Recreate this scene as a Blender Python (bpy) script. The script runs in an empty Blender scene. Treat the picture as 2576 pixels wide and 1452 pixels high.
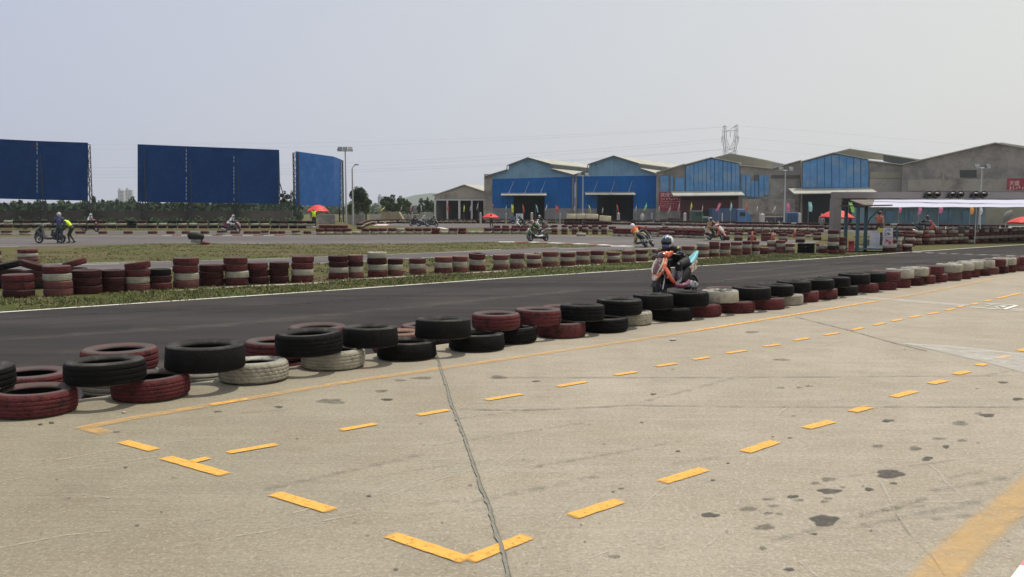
import bpy, math, random
import numpy as np
from mathutils import Vector, Matrix, Euler
R = math.radians
random.seed(7); rng = np.random.default_rng(7)
S = bpy.context.scene
COL = S.collection

# ------------------------------------------------------------------ camera, sky, sun, exposure
CAM_H, F, CX, CY, HOR = 1.6, 2254.0, 1288.0, 726.0, 529.0      # measured on the photograph (2576 px wide)
PITCH = math.atan((CY - HOR) / F)
cd = bpy.data.cameras.new('camera'); cam = bpy.data.objects.new('camera', cd); COL.objects.link(cam)
cd.lens = 36 * F / 2576; cd.sensor_width = 36; cd.clip_start = 0.05; cd.clip_end = 6000
cam.location = (0, 0, CAM_H); cam.rotation_euler = (R(90) - PITCH, 0, 0)
S.camera = cam
SUN_EL, SUN_AZ = R(72), R(62)                                  # azimuth from +Y towards +X
W = bpy.data.worlds.new('World'); S.world = W; W.use_nodes = True
wt = W.node_tree; wt.nodes.clear()
wo = wt.nodes.new('ShaderNodeOutputWorld'); wb = wt.nodes.new('ShaderNodeBackground')
sk = wt.nodes.new('ShaderNodeTexSky'); sk.sky_type = 'NISHITA'; sk.sun_disc = False
sk.sun_elevation = SUN_EL; sk.sun_rotation = SUN_AZ; sk.dust_density = 6; sk.air_density = 1.4; sk.ozone_density = 1.0; sk.altitude = 50
mx = wt.nodes.new('ShaderNodeMix'); mx.data_type = 'RGBA'
mx.inputs[0].default_value = 0.85
tc = wt.nodes.new('ShaderNodeTexCoord'); sp = wt.nodes.new('ShaderNodeSeparateXYZ')
cr = wt.nodes.new('ShaderNodeValToRGB')                        # hazy sky: cooler away from the sun, whiter towards it
cr.color_ramp.elements[0].position = 0.22; cr.color_ramp.elements[0].color = (5.45, 5.92, 7.4, 1)
cr.color_ramp.elements[1].position = 0.75; cr.color_ramp.elements[1].color = (8.1, 8.15, 7.9, 1)
ma = wt.nodes.new('ShaderNodeMath'); ma.operation = 'MULTIPLY_ADD'; ma.inputs[1].default_value = 0.5; ma.inputs[2].default_value = 0.5
wt.links.new(tc.outputs['Generated'], sp.inputs[0]); wt.links.new(sp.outputs['X'], ma.inputs[0]); wt.links.new(ma.outputs[0], cr.inputs[0])
wt.links.new(sk.outputs[0], mx.inputs[6]); wt.links.new(cr.outputs[0], mx.inputs[7])
wt.links.new(mx.outputs[2], wb.inputs[0]); wb.inputs[1].default_value = 0.10
wt.links.new(wb.outputs[0], wo.inputs[0])
sl = bpy.data.lights.new('sun', 'SUN'); sun = bpy.data.objects.new('sun', sl); COL.objects.link(sun)
sl.energy = 3.0; sl.angle = R(2.0); sl.color = (1.0, 0.95, 0.86)
sd = Vector((math.sin(SUN_AZ) * math.cos(SUN_EL), math.cos(SUN_AZ) * math.cos(SUN_EL), math.sin(SUN_EL)))
sun.rotation_euler = sd.to_track_quat('Z', 'Y').to_euler(); sun.location = (0, 0, 60)
S.view_settings.view_transform = 'Standard'; S.view_settings.look = 'None'
S.view_settings.exposure = 0.0; S.view_settings.gamma = 1.0
S.cycles.use_denoising = True; S.cycles.max_bounces = 6; S.cycles.transparent_max_bounces = 12
S.cycles.volume_bounces = 0; S.render.film_transparent = False
S.cycles.use_adaptive_sampling = True

# ------------------------------------------------------------------ measuring helpers
CP, SP_ = math.cos(PITCH), math.sin(PITCH)
def ray(x, y):
    u, v = (x - CX) / F, (y - CY) / F
    return Vector((u, CP - v * SP_, -SP_ - v * CP))
def on(x, y, z=0.0):                       # where the plane at height z shows at that point of the photograph
    d = ray(x, y); t = (z - CAM_H) / d.z
    return Vector((0, 0, CAM_H)) + d * t
def at(x, y, dep):                         # the point at that distance (along +Y)
    d = ray(x, y); return Vector((0, 0, CAM_H)) + d * (dep / d.y)
def px(dep): return dep / F                # metres that one pixel covers there
TZ = -0.35                                 # level of the race track below the paddock slab

# ------------------------------------------------------------------ materials
def mat(name, c, rough=0.7, var=0.12, scale=6.0, c2=None, f2=(0.5, 0.62), s2=3.0, bump=0.0, bs=40.0, metal=0.0, spec=0.5, per=True, coat=0.0):
    m = bpy.data.materials.new(name); m.use_nodes = True; nt = m.node_tree; N = nt.nodes; L = nt.links
    b = N['Principled BSDF']; b.inputs['Roughness'].default_value = rough; b.inputs['Metallic'].default_value = metal
    b.inputs['Specular IOR Level'].default_value = spec
    b.inputs['Coat Weight'].default_value = coat
    t = N.new('ShaderNodeTexCoord'); vec = t.outputs['Object']
    if per:
        oi = N.new('ShaderNodeObjectInfo'); ad = N.new('ShaderNodeVectorMath'); ad.operation = 'ADD'
        ml = N.new('ShaderNodeMath'); ml.operation = 'MULTIPLY'; ml.inputs[1].default_value = 37.0
        L.new(oi.outputs['Random'], ml.inputs[0]); L.new(vec, ad.inputs[0]); L.new(ml.outputs[0], ad.inputs[1]); vec = ad.outputs[0]
    n = N.new('ShaderNodeTexNoise'); n.inputs['Scale'].default_value = scale; n.inputs['Detail'].default_value = 8; n.inputs['Roughness'].default_value = 0.65
    L.new(vec, n.inputs['Vector'])
    mr = N.new('ShaderNodeMapRange'); mr.inputs[1].default_value = 0.25; mr.inputs[2].default_value = 0.75
    mr.inputs[3].default_value = 1 - var; mr.inputs[4].default_value = 1 + var; L.new(n.outputs[0], mr.inputs[0])
    hs = N.new('ShaderNodeHueSaturation'); hs.inputs['Color'].default_value = (*c, 1); L.new(mr.outputs[0], hs.inputs['Value'])
    out = hs.outputs[0]
    if c2 is not None:
        n2 = N.new('ShaderNodeTexNoise'); n2.inputs['Scale'].default_value = s2; n2.inputs['Detail'].default_value = 9; n2.inputs['Roughness'].default_value = 0.7
        L.new(vec, n2.inputs['Vector'])
        r2 = N.new('ShaderNodeMapRange'); r2.inputs[1].default_value = f2[0]; r2.inputs[2].default_value = f2[1]; L.new(n2.outputs[0], r2.inputs[0])
        x = N.new('ShaderNodeMix'); x.data_type = 'RGBA'; L.new(r2.outputs[0], x.inputs[0]); L.new(out, x.inputs[6]); x.inputs[7].default_value = (*c2, 1)
        out = x.outputs[2]
    L.new(out, b.inputs['Base Color'])
    if bump:
        nb = N.new('ShaderNodeTexNoise'); nb.inputs['Scale'].default_value = bs; nb.inputs['Detail'].default_value = 5
        L.new(vec, nb.inputs['Vector']); bp = N.new('ShaderNodeBump'); bp.inputs['Strength'].default_value = bump; bp.inputs['Distance'].default_value = 0.02
        L.new(nb.outputs[0], bp.inputs['Height']); L.new(bp.outputs[0], b.inputs['Normal'])
    return m

def corr(m, period=0.25, depth=0.03, axis='X', strength=0.6, streak=(.10, .13, .16)):    # corrugated sheet metal
    nt = m.node_tree; N = nt.nodes; L = nt.links; b = N['Principled BSDF']
    t = N.new('ShaderNodeTexCoord'); w = N.new('ShaderNodeTexWave'); w.wave_type = 'BANDS'; w.bands_direction = axis
    w.inputs['Scale'].default_value = 0.314 / period * 1.0; L.new(t.outputs['Object'], w.inputs['Vector'])
    mp = N.new('ShaderNodeMapping'); mp.inputs['Scale'].default_value = (1.6, 1.6, .10); L.new(t.outputs['Object'], mp.inputs[0])     # rain streaks run down the sheet
    ns = N.new('ShaderNodeTexNoise'); ns.inputs['Scale'].default_value = 1.0; ns.inputs['Detail'].default_value = 8; ns.inputs['Roughness'].default_value = .75; L.new(mp.outputs[0], ns.inputs['Vector'])
    rs = N.new('ShaderNodeMapRange'); rs.inputs[1].default_value = .52; rs.inputs[2].default_value = .74; rs.inputs[3].default_value = 0; rs.inputs[4].default_value = .55; L.new(ns.outputs[0], rs.inputs[0])
    src = b.inputs['Base Color'].links[0].from_socket; sm = N.new('ShaderNodeMix'); sm.data_type = 'RGBA'; L.new(rs.outputs[0], sm.inputs[0]); L.new(src, sm.inputs[6]); sm.inputs[7].default_value = (*streak, 1); L.new(sm.outputs[2], b.inputs['Base Color'])
    bp = N.new('ShaderNodeBump'); bp.inputs['Strength'].default_value = strength; bp.inputs['Distance'].default_value = depth
    L.new(w.outputs[0], bp.inputs['Height']); L.new(bp.outputs[0], b.inputs['Normal'])
    return m

# ------------------------------------------------------------------ mesh builder
class MB:
    def __init__(s): s.v, s.f, s.m, s.sm = [], [], [], []
    def add(s, vs, fs, mi=0, smooth=False, M=None):
        o = len(s.v); s.v += [tuple(M @ Vector(p)) if M else tuple(p) for p in vs]
        for i, f in enumerate(fs):
            s.f.append(tuple(o + k for k in f)); s.m.append(mi if isinstance(mi, int) else mi[i]); s.sm.append(smooth)
        return s
    def box(s, c, d, mi=0, rot=None, M=None):
        x, y, z = d[0] / 2, d[1] / 2, d[2] / 2
        vs = [Vector((a * x, b * y, e * z)) for e in (-1, 1) for b in (-1, 1) for a in (-1, 1)]
        if rot: q = Euler(rot).to_matrix(); vs = [q @ p for p in vs]
        vs = [p + Vector(c) for p in vs]
        return s.add(vs, [(0, 2, 3, 1), (4, 5, 7, 6), (0, 1, 5, 4), (2, 6, 7, 3), (0, 4, 6, 2), (1, 3, 7, 5)], mi, False, M)
    def tube(s, p0, p1, r0, r1=None, n=10, mi=0, M=None, caps=True):
        p0, p1 = Vector(p0), Vector(p1); r1 = r0 if r1 is None else r1
        d = (p1 - p0).normalized(); a = d.orthogonal().normalized(); b = d.cross(a)
        vs = []
        for p, r in ((p0, r0), (p1, r1)):
            vs += [p + (a * math.cos(t) + b * math.sin(t)) * r for t in [2 * math.pi * i / n for i in range(n)]]
        s.add(vs, [(i, (i + 1) % n, n + (i + 1) % n, n + i) for i in range(n)], mi, n > 5, M)
        if caps: s.add(vs[:n], [tuple(range(n))[::-1]], mi, False, M); s.add(vs[n:], [tuple(range(n))], mi, False, M)
        return s
    def path(s, pts, r, n=8, mi=0, M=None):
        for i in range(len(pts) - 1): s.tube(pts[i], pts[i + 1], r, r, n, mi, M)
        return s
    def lathe(s, prof, n=32, mi=0, M=None, closed=True, smooth=True, a0=0.0, a1=2 * math.pi, notch=None):
        # prof: (radius, z[, material]); closed ring of profile points
        k = len(prof); full = abs(a1 - a0 - 2 * math.pi) < 1e-6; cols = n if full else n + 1
        vs = []
        for i in range(cols):
            t = a0 + (a1 - a0) * i / n
            for j, p in enumerate(prof):
                r = p[0] - (notch(i, j) if notch else 0)
                vs.append((r * math.cos(t), r * math.sin(t), p[1]))
        fs, ms = [], []
        for i in range(n):
            i2 = (i + 1) % cols
            for j in range(k if closed else k - 1):
                j2 = (j + 1) % k
                fs.append((i * k + j, i2 * k + j, i2 * k + j2, i * k + j2)); ms.append(prof[j][2] if len(prof[j]) > 2 else mi)
        return s.add(vs, fs, ms, smooth, M)
    def ell(s, c, r, n=16, m=10, mi=0, M=None, rot=None):
        vs = [(0, 0, -1)]
        for j in range(1, m):
            ph = -math.pi / 2 + math.pi * j / m
            vs += [(math.cos(ph) * math.cos(2 * math.pi * i / n), math.cos(ph) * math.sin(2 * math.pi * i / n), math.sin(ph)) for i in range(n)]
        vs.append((0, 0, 1))
        fs = [(0, 1 + (i + 1) % n, 1 + i) for i in range(n)]
        for j in range(m - 2):
            fs += [(1 + j * n + i, 1 + j * n + (i + 1) % n, 1 + (j + 1) * n + (i + 1) % n, 1 + (j + 1) * n + i) for i in range(n)]
        top = len(vs) - 1; b = 1 + (m - 2) * n
        fs += [(b + i, b + (i + 1) % n, top) for i in range(n)]
        q = Euler(rot).to_matrix() if rot else Matrix.Identity(3)
        vs = [q @ Vector((p[0] * r[0], p[1] * r[1], p[2] * r[2])) + Vector(c) for p in vs]
        return s.add(vs, fs, mi, True, M)
    def loft(s, secs, n=16, e=2.6, mi=0, M=None, cap=True):
        # secs: (centre(x,y,z), half width along y, half thickness across the path in xz)
        C = [Vector(a[0]) for a in secs]; vs = []
        for i, a in enumerate(secs):
            t = (C[min(i + 1, len(C) - 1)] - C[max(i - 1, 0)]).normalized()
            yv = Vector((0, 1, 0)); nv = t.cross(yv).normalized()
            for k in range(n):
                th = 2 * math.pi * k / n; cs, sn = math.cos(th), math.sin(th)
                w = math.copysign(abs(cs) ** (2 / e), cs) * a[1]; h = math.copysign(abs(sn) ** (2 / e), sn) * a[2]
                vs.append(C[i] + yv * w + nv * h)
        fs = [(i * n + k, i * n + (k + 1) % n, (i + 1) * n + (k + 1) % n, (i + 1) * n + k) for i in range(len(secs) - 1) for k in range(n)]
        s.add(vs, fs, mi, True, M)
        if cap: s.add(vs[:n], [tuple(range(n))[::-1]], mi, False, M); s.add(vs[-n:], [tuple(range(n))], mi, False, M)
        return s
    def prism(s, poly, z0, z1, mi=0, M=None):     # polygon in xy
        n = len(poly); vs = [(p[0], p[1], z0) for p in poly] + [(p[0], p[1], z1) for p in poly]
        return s.add(vs, [tuple(range(n))[::-1], tuple(range(n, 2 * n))] + [(i, (i + 1) % n, n + (i + 1) % n, n + i) for i in range(n)], mi, False, M)
    def quad(s, a, b, c, d, mi=0): return s.add([a, b, c, d], [(0, 1, 2, 3)], mi)
    def build(s, name, mats, parent=None, loc=None):
        me = bpy.data.meshes.new(name); vs = s.v
        if loc is not None: vs = [(p[0] - loc[0], p[1] - loc[1], p[2] - loc[2]) for p in vs]
        me.from_pydata(vs, [], s.f); me.validate(verbose=False) if False else None
        for m in (mats if isinstance(mats, (list, tuple)) else [mats]): me.materials.append(m)
        me.polygons.foreach_set('material_index', s.m); me.polygons.foreach_set('use_smooth', s.sm); me.update()
        o = bpy.data.objects.new(name, me); COL.objects.link(o)
        if loc is not None: o.location = loc
        if parent is not None: o.parent = parent
        return o
def tag(o, label=None, cat=None, group=None, kind=None):
    if label: o['label'] = label
    if cat: o['category'] = cat
    if group: o['group'] = group
    if kind: o['kind'] = kind
    return o
def empty(name, loc=(0, 0, 0), rz=0.0, label=None, cat=None, group=None):
    o = bpy.data.objects.new(name, None); COL.objects.link(o); o.location = loc; o.rotation_euler = (0, 0, rz)
    return tag(o, label, cat, group)
def struct(name, mb, m): return tag(mb.build(name, m), kind='structure')
def flat(name, poly, z, m):
    mb = MB(); mb.add([(p.x, p.y, z) for p in poly], [tuple(range(len(poly)))]); o = struct(name, mb, m)
    if o.data.polygons[0].normal.z < 0: o.data.flip_normals()
    return o
def ribbon(mb, pts, w, z, mi=0, w2=None):
    n = len(pts)
    for i in range(n - 1):
        a, b = pts[i], pts[i + 1]; d = Vector((b.x - a.x, b.y - a.y)); 
        if d.length < 1e-6: continue
        q = Vector((-d.y, d.x)).normalized()
        wa = w / 2; wb_ = (w2 if w2 else w) / 2
        mb.add([(a.x - q.x * wa, a.y - q.y * wa, z), (b.x - q.x * wb_, b.y - q.y * wb_, z), (b.x + q.x * wb_, b.y + q.y * wb_, z), (a.x + q.x * wa, a.y + q.y * wa, z)], [(0, 1, 2, 3)], mi)
    return mb
ORD = 'first second third fourth fifth sixth seventh eighth ninth tenth eleventh twelfth thirteenth fourteenth fifteenth sixteenth seventeenth eighteenth nineteenth twentieth'.split()
TENS = {2: ('twenty', 'twentieth'), 3: ('thirty', 'thirtieth'), 4: ('forty', 'fortieth'), 5: ('fifty', 'fiftieth')}
def ordn(i):                               # 1 -> first
    if i <= 20: return ORD[i - 1]
    t, u = divmod(i, 10); return TENS[t][1] if u == 0 else TENS[t][0] + '-' + ORD[u - 1]
# ------------------------------------------------------------------ ground materials
def ground_concrete():
    m = bpy.data.materials.new('paddock_concrete'); m.use_nodes = True; nt = m.node_tree; N = nt.nodes; L = nt.links
    b = N['Principled BSDF']; b.inputs['Roughness'].default_value = 0.85; b.inputs['Specular IOR Level'].default_value = 0.3
    t = N.new('ShaderNodeTexCoord'); V = t.outputs['Object']
    def noise(sc, det=8, rough=0.6, vec=None, dist=0.0):
        n = N.new('ShaderNodeTexNoise'); n.inputs['Scale'].default_value = sc; n.inputs['Detail'].default_value = det; n.inputs['Roughness'].default_value = rough
        n.inputs['Distortion'].default_value = dist; L.new(vec or V, n.inputs['Vector']); return n.outputs[0]
    def mapr(s, a, b_, c, d):
        r = N.new('ShaderNodeMapRange'); 
        for k, v in zip((1, 2, 3, 4), (a, b_, c, d)): r.inputs[k].default_value = v
        L.new(s, r.inputs[0]); return r.outputs[0]
    def mix(f, a, c2, mode='MIX'):
        x = N.new('ShaderNodeMix'); x.data_type = 'RGBA'; x.blend_type = mode
        L.new(f, x.inputs[0]) if not isinstance(f, float) else setattr(x.inputs[0], 'default_value', f)
        L.new(a, x.inputs[6]) if not isinstance(a, tuple) else setattr(x.inputs[6], 'default_value', (*a, 1))
        L.new(c2, x.inputs[7]) if not isinstance(c2, tuple) else setattr(x.inputs[7], 'default_value', (*c2, 1))
        return x.outputs[2]
    mp = N.new('ShaderNodeMapping'); mp.inputs['Rotation'].default_value = (0, 0, R(-28)); mp.inputs['Scale'].default_value = (0.35, 5.0, 1); L.new(V, mp.inputs[0])
    c = mix(mapr(noise(0.35, 6), 0.35, 0.65, 0, 1), (0.325, 0.282, 0.210), (0.395, 0.346, 0.265))
    c = mix(mapr(noise(1.7, 9, 0.7), 0.45, 0.72, 0, 0.7), c, (0.262, 0.226, 0.168))
    c = mix(mapr(noise(1.6, 8, 0.7, mp.outputs[0]), 0.50, 0.80, 0, 0.62), c, (0.47, 0.42, 0.335))
    c = mix(mapr(noise(3.1, 6, 0.8, mp.outputs[0], 1.5), 0.56, 0.70, 0, 0.45), c, (0.235, 0.205, 0.155))
    # worn black tyre scuffs and fine speckle
    c = mix(mapr(noise(0.9, 10, 0.78), 0.50, 0.62, 0, 0.38), c, (0.27, 0.205, 0.135))
    c = mix(mapr(noise(26, 4, 0.85), 0.51, 0.64, 0, 0.50), c, (0.19, 0.165, 0.13))
    c = mix(mapr(noise(70, 3, 0.8), 0.51, 0.64, 0, 0.50), c, (0.15, 0.13, 0.10))
    c = mix(mapr(noise(42, 3, 0.8), 0.52, 0.65, 0, 0.60), c, (0.52, 0.47, 0.38))
    # broom finish: fine parallel ridges
    mp2 = N.new('ShaderNodeMapping'); mp2.inputs['Scale'].default_value = (1.2, 60.0, 1); L.new(V, mp2.inputs[0])
    br = noise(1.0, 4, 0.7, mp2.outputs[0])
    pt = mapr(noise(0.5, 3), 0.48, 0.62, 0, 1)
    ml = N.new('ShaderNodeMath'); ml.operation = 'MULTIPLY'; L.new(mapr(br, 0.52, 0.66, 0, 0.5), ml.inputs[0]); L.new(pt, ml.inputs[1])
    c = mix(ml.outputs[0], c, (0.20, 0.175, 0.135))
    # broad brightness falloff to the left, painted into the slab colour
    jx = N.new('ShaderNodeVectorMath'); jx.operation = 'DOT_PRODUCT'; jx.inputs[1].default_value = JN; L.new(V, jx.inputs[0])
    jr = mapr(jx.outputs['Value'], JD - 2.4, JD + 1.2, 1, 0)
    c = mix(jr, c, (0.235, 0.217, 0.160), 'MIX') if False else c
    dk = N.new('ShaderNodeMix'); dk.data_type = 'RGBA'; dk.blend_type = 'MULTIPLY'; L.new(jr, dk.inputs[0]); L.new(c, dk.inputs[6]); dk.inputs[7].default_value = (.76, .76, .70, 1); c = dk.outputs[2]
    L.new(c, b.inputs['Base Color'])
    bp = N.new('ShaderNodeBump'); bp.inputs['Strength'].default_value = 0.35; bp.inputs['Distance'].default_value = 0.006
    L.new(noise(45, 6, 0.75), bp.inputs['Height']); L.new(bp.outputs[0], b.inputs['Normal'])
    return m
def ground_grass(name, green, dirt, f=(0.40, 0.62)):
    m = bpy.data.materials.new(name); m.use_nodes = True; nt = m.node_tree; N = nt.nodes; L = nt.links
    b = N['Principled BSDF']; b.inputs['Roughness'].default_value = 0.95; b.inputs['Specular IOR Level'].default_value = 0.15
    t = N.new('ShaderNodeTexCoord'); V = t.outputs['Object']
    def noise(sc, det=9, rough=0.7):
        n = N.new('ShaderNodeTexNoise'); n.inputs['Scale'].default_value = sc; n.inputs['Detail'].default_value = det; n.inputs['Roughness'].default_value = rough
        L.new(V, n.inputs['Vector']); return n.outputs[0]
    def mapr(s, a, b_, c, d):
        r = N.new('ShaderNodeMapRange')
        for k, v in zip((1, 2, 3, 4), (a, b_, c, d)): r.inputs[k].default_value = v
        L.new(s, r.inputs[0]); return r.outputs[0]
    def mix(f_, a, c2):
        x = N.new('ShaderNodeMix'); x.data_type = 'RGBA'; L.new(f_, x.inputs[0])
        L.new(a, x.inputs[6]) if not isinstance(a, tuple) else setattr(x.inputs[6], 'default_value', (*a, 1))
        x.inputs[7].default_value = (*c2, 1); return x.outputs[2]
    c = mix(mapr(noise(0.22), f[0], f[1], 0, 1), green, dirt)
    c = mix(mapr(noise(1.5), 0.46, 0.60, 0, 0.75), c, tuple(g * 0.62 for g in green))
    c = mix(mapr(noise(4.5), 0.52, 0.70, 0, 0.8), c, tuple(min(1, g * 1.5) for g in dirt))
    c = mix(mapr(noise(14), 0.55, 0.7, 0, 0.8), c, tuple(g * 0.45 for g in dirt))
    L.new(c, b.inputs['Base Color'])
    bp = N.new('ShaderNodeBump'); bp.inputs['Strength'].default_value = 0.9; bp.inputs['Distance'].default_value = 0.08
    L.new(noise(7, 8, 0.8), bp.inputs['Height']); L.new(bp.outputs[0], b.inputs['Normal'])
    return m
def asphalt(name, c, c2, streak=R(-18)):
    m = bpy.data.materials.new(name); m.use_nodes = True; nt = m.node_tree; N = nt.nodes; L = nt.links
    b = N['Principled BSDF']; b.inputs['Roughness'].default_value = 0.72; b.inputs['Specular IOR Level'].default_value = 0.18
    t = N.new('ShaderNodeTexCoord'); V = t.outputs['Object']
    mp = N.new('ShaderNodeMapping'); mp.vector_type = 'POINT'; mp.inputs['Rotation'].default_value = (0, 0, streak); mp.inputs['Scale'].default_value = (0.06, 1.1, 1); L.new(V, mp.inputs[0])
    def noise(sc, vec, det=7, rough=0.65):
        n = N.new('ShaderNodeTexNoise'); n.inputs['Scale'].default_value = sc; n.inputs['Detail'].default_value = det; n.inputs['Roughness'].default_value = rough
        L.new(vec, n.inputs['Vector']); return n.outputs[0]
    def mapr(s, a, b_, c_, d):
        r = N.new('ShaderNodeMapRange')
        for k, v in zip((1, 2, 3, 4), (a, b_, c_, d)): r.inputs[k].default_value = v
        L.new(s, r.inputs[0]); return r.outputs[0]
    x = N.new('ShaderNodeMix'); x.data_type = 'RGBA'; L.new(mapr(noise(1.6, mp.outputs[0]), 0.38, 0.66, 0, 1), x.inputs[0])
    x.inputs[6].default_value = (*c, 1); x.inputs[7].default_value = (*c2, 1)
    y = N.new('ShaderNodeMix'); y.data_type = 'RGBA'; L.new(mapr(noise(60, V, 4, 0.8), 0.58, 0.72, 0, 0.5), y.inputs[0])
    L.new(x.outputs[2], y.inputs[6]); y.inputs[7].default_value = (0.13, 0.12, 0.11, 1)
    q = N.new('ShaderNodeMix'); q.data_type = 'RGBA'; L.new(mapr(noise(0.35, V, 8, 0.7), 0.50, 0.66, 0, 0.6), q.inputs[0]); L.new(y.outputs[2], q.inputs[6]); q.inputs[7].default_value = (c2[0] * 1.35, c2[1] * 1.28, c2[2] * 1.15, 1)
    mp3 = N.new('ShaderNodeMapping'); mp3.inputs['Rotation'].default_value = (0, 0, streak); mp3.inputs['Scale'].default_value = (0.02, 0.55, 1); L.new(V, mp3.inputs[0])
    rl = N.new('ShaderNodeMix'); rl.data_type = 'RGBA'; L.new(mapr(noise(1.0, mp3.outputs[0], 3, 0.5), 0.46, 0.60, 0, 0.7), rl.inputs[0]); L.new(q.outputs[2], rl.inputs[6]); rl.inputs[7].default_value = (c[0] * .72, c[1] * .72, c[2] * .74, 1)
    L.new(rl.outputs[2], b.inputs['Base Color'])
    L.new(mapr(noise(0.7, mp.outputs[0]), 0.3, 0.7, 0.80, 0.95), b.inputs['Roughness'])
    bp = N.new('ShaderNodeBump'); bp.inputs['Strength'].default_value = 0.5; bp.inputs['Distance'].default_value = 0.01
    L.new(noise(70, V, 4, 0.8), bp.inputs['Height']); L.new(bp.outputs[0], b.inputs['Normal'])
    return m
def worn_paint(name, c, lo=0.30, hi=0.55, sc=9.0, soft=True, top=1.0):
    m = bpy.data.materials.new(name); m.use_nodes = True; nt = m.node_tree; N = nt.nodes; L = nt.links
    b = N['Principled BSDF']; b.inputs['Roughness'].default_value = 0.7; b.inputs['Base Color'].default_value = (*c, 1)
    t = N.new('ShaderNodeTexCoord'); n = N.new('ShaderNodeTexNoise'); n.inputs['Scale'].default_value = sc; n.inputs['Detail'].default_value = 9; n.inputs['Roughness'].default_value = 0.75
    L.new(t.outputs['Object'], n.inputs['Vector']); r = N.new('ShaderNodeMapRange')
    for k, v in zip((1, 2, 3, 4), (lo, hi, 0, top)): r.inputs[k].default_value = v
    L.new(n.outputs[0], r.inputs[0]); o = r.outputs[0]
    a = N.new('ShaderNodeAttribute'); a.attribute_name = 'soft'; ml = N.new('ShaderNodeMath'); ml.operation = 'MULTIPLY'
    if soft: L.new(o, ml.inputs[0]); L.new(a.outputs['Fac'], ml.inputs[1]); o = ml.outputs[0]
    L.new(o, b.inputs['Alpha']); 
    return m
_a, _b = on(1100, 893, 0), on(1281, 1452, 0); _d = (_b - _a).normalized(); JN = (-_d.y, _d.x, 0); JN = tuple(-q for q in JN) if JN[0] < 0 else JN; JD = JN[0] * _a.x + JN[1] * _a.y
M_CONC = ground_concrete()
M_GRASS = ground_grass('infield_grass', (0.095, 0.105, 0.030), (0.150, 0.110, 0.062), (0.42, 0.62))
M_TURF = ground_grass('verge_grass', (0.075, 0.105, 0.022), (0.140, 0.108, 0.050), (0.47, 0.68))
M_ASPH = asphalt('asphalt_straight', (0.028, 0.024, 0.022), (0.050, 0.043, 0.040))
M_ASPH2 = asphalt('asphalt_infield', (0.120, 0.108, 0.104), (0.150, 0.136, 0.131), 0.0)
M_PATCH = asphalt('asphalt_patch', (0.024, 0.021, 0.020), (0.036, 0.031, 0.029))
M_WHITE = mat('white_line_paint', (0.72, 0.70, 0.60), 0.6, 0.15, 8, c2=(0.35, 0.32, 0.28), f2=(0.60, 0.68), s2=14, per=False)
M_YEL = worn_paint('yellow_line_paint', (0.78, 0.40, 0.065), 0.20, 0.50, 30)
M_YELW = worn_paint('worn_yellow_paint', (0.74, 0.42, 0.13), 0.28, 0.62, 7, top=0.60); M_YELB = worn_paint('faded_yellow_band', (0.72, 0.45, 0.16), 0.10, 0.80, 5.0, top=0.74)
M_WHW = worn_paint('worn_white_paint', (0.66, 0.63, 0.58), 0.32, 0.66, 6, top=0.55)
M_OIL = worn_paint('oil_stain', (0.062, 0.056, 0.045), 0.22, 0.55, 14, top=0.80)
M_OILW = worn_paint('old_oil_stain', (0.095, 0.085, 0.066), 0.25, 0.60, 12, top=0.55)
M_CRACK = mat('crack_filler', (0.215, 0.205, 0.165), 0.95, 0.3, 25, per=False)
M_CRACKD = mat('crack_dark', (0.135, 0.12, 0.095), 0.95, 0.3, 25, per=False)
M_YARD = mat('yard_concrete', (0.26, 0.24, 0.21), 0.9, 0.2, 0.3, per=False)
M_STRIP = mat('kerb_concrete', (0.42, 0.37, 0.30), 0.9, 0.2, 3, c2=(0.24, 0.20, 0.14), f2=(0.56, 0.66), s2=2.2, per=False)

# ------------------------------------------------------------------ the ground
mb = MB(); mb.add([(-1500, -60, TZ - .012), (1500, -60, TZ - .012), (1500, 2920, TZ - .012), (-1500, 2920, TZ - .012)], [(0, 1, 2, 3)])
struct('ground', mb, M_GRASS)
EDGE = [on(x, y, 0) for x, y in ((-900, 1170), (-400, 1094), (191, 1007), (537, 956), (755, 914), (917, 893), (1121, 865), (1522, 823), (2021, 759), (2576, 677), (3000, 621))]
# broken edge of the slab
ed = []
for a, b in zip(EDGE[:-1], EDGE[1:]):
    n = max(1, int((b - a).length / 0.35))
    for i in range(n):
        p = a.lerp(b, i / n); ed.append((p.x + random.uniform(-.02, .02), p.y + random.uniform(-.025, .025)))
ed.append((EDGE[-1].x, EDGE[-1].y))
poly = ed + [(40, EDGE[-1].y), (40, -6), (-30, -6), (-30, ed[0][1])]
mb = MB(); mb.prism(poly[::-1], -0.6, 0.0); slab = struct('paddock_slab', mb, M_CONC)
LINE = [(-500, 817), (0, 786), (473, 755), (868, 728.5), (1262, 700.5), (1642, 676.4), (2052, 651.5), (2292, 634), (2576, 615.5), (3100, 582)]
LINEW = [on(x, y, TZ) for x, y in LINE]
flat('track', LINEW + [Vector((EDGE[i].x + .3, EDGE[i].y - .6, 0)) for i in range(len(EDGE) - 1, -1, -1)], TZ, M_ASPH)
mb = MB(); ribbon(mb, LINEW, 0.13, TZ + .004); struct('white_edge_line', mb, M_WHITE)
mb = MB(); a, b = on(2292, 634.8, TZ), on(2600, 645.5, TZ)
for i in range(9):
    p, q = a.lerp(b, i / 9 + .015), a.lerp(b, i / 9 + .085); ribbon(mb, [p, q], 0.42, TZ + .004)
START_ = struct('start_line', mb, worn_paint('start_line_paint', (0.7, 0.68, 0.64), 0.36, 0.6, 3, soft=False, top=0.7))
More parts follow.
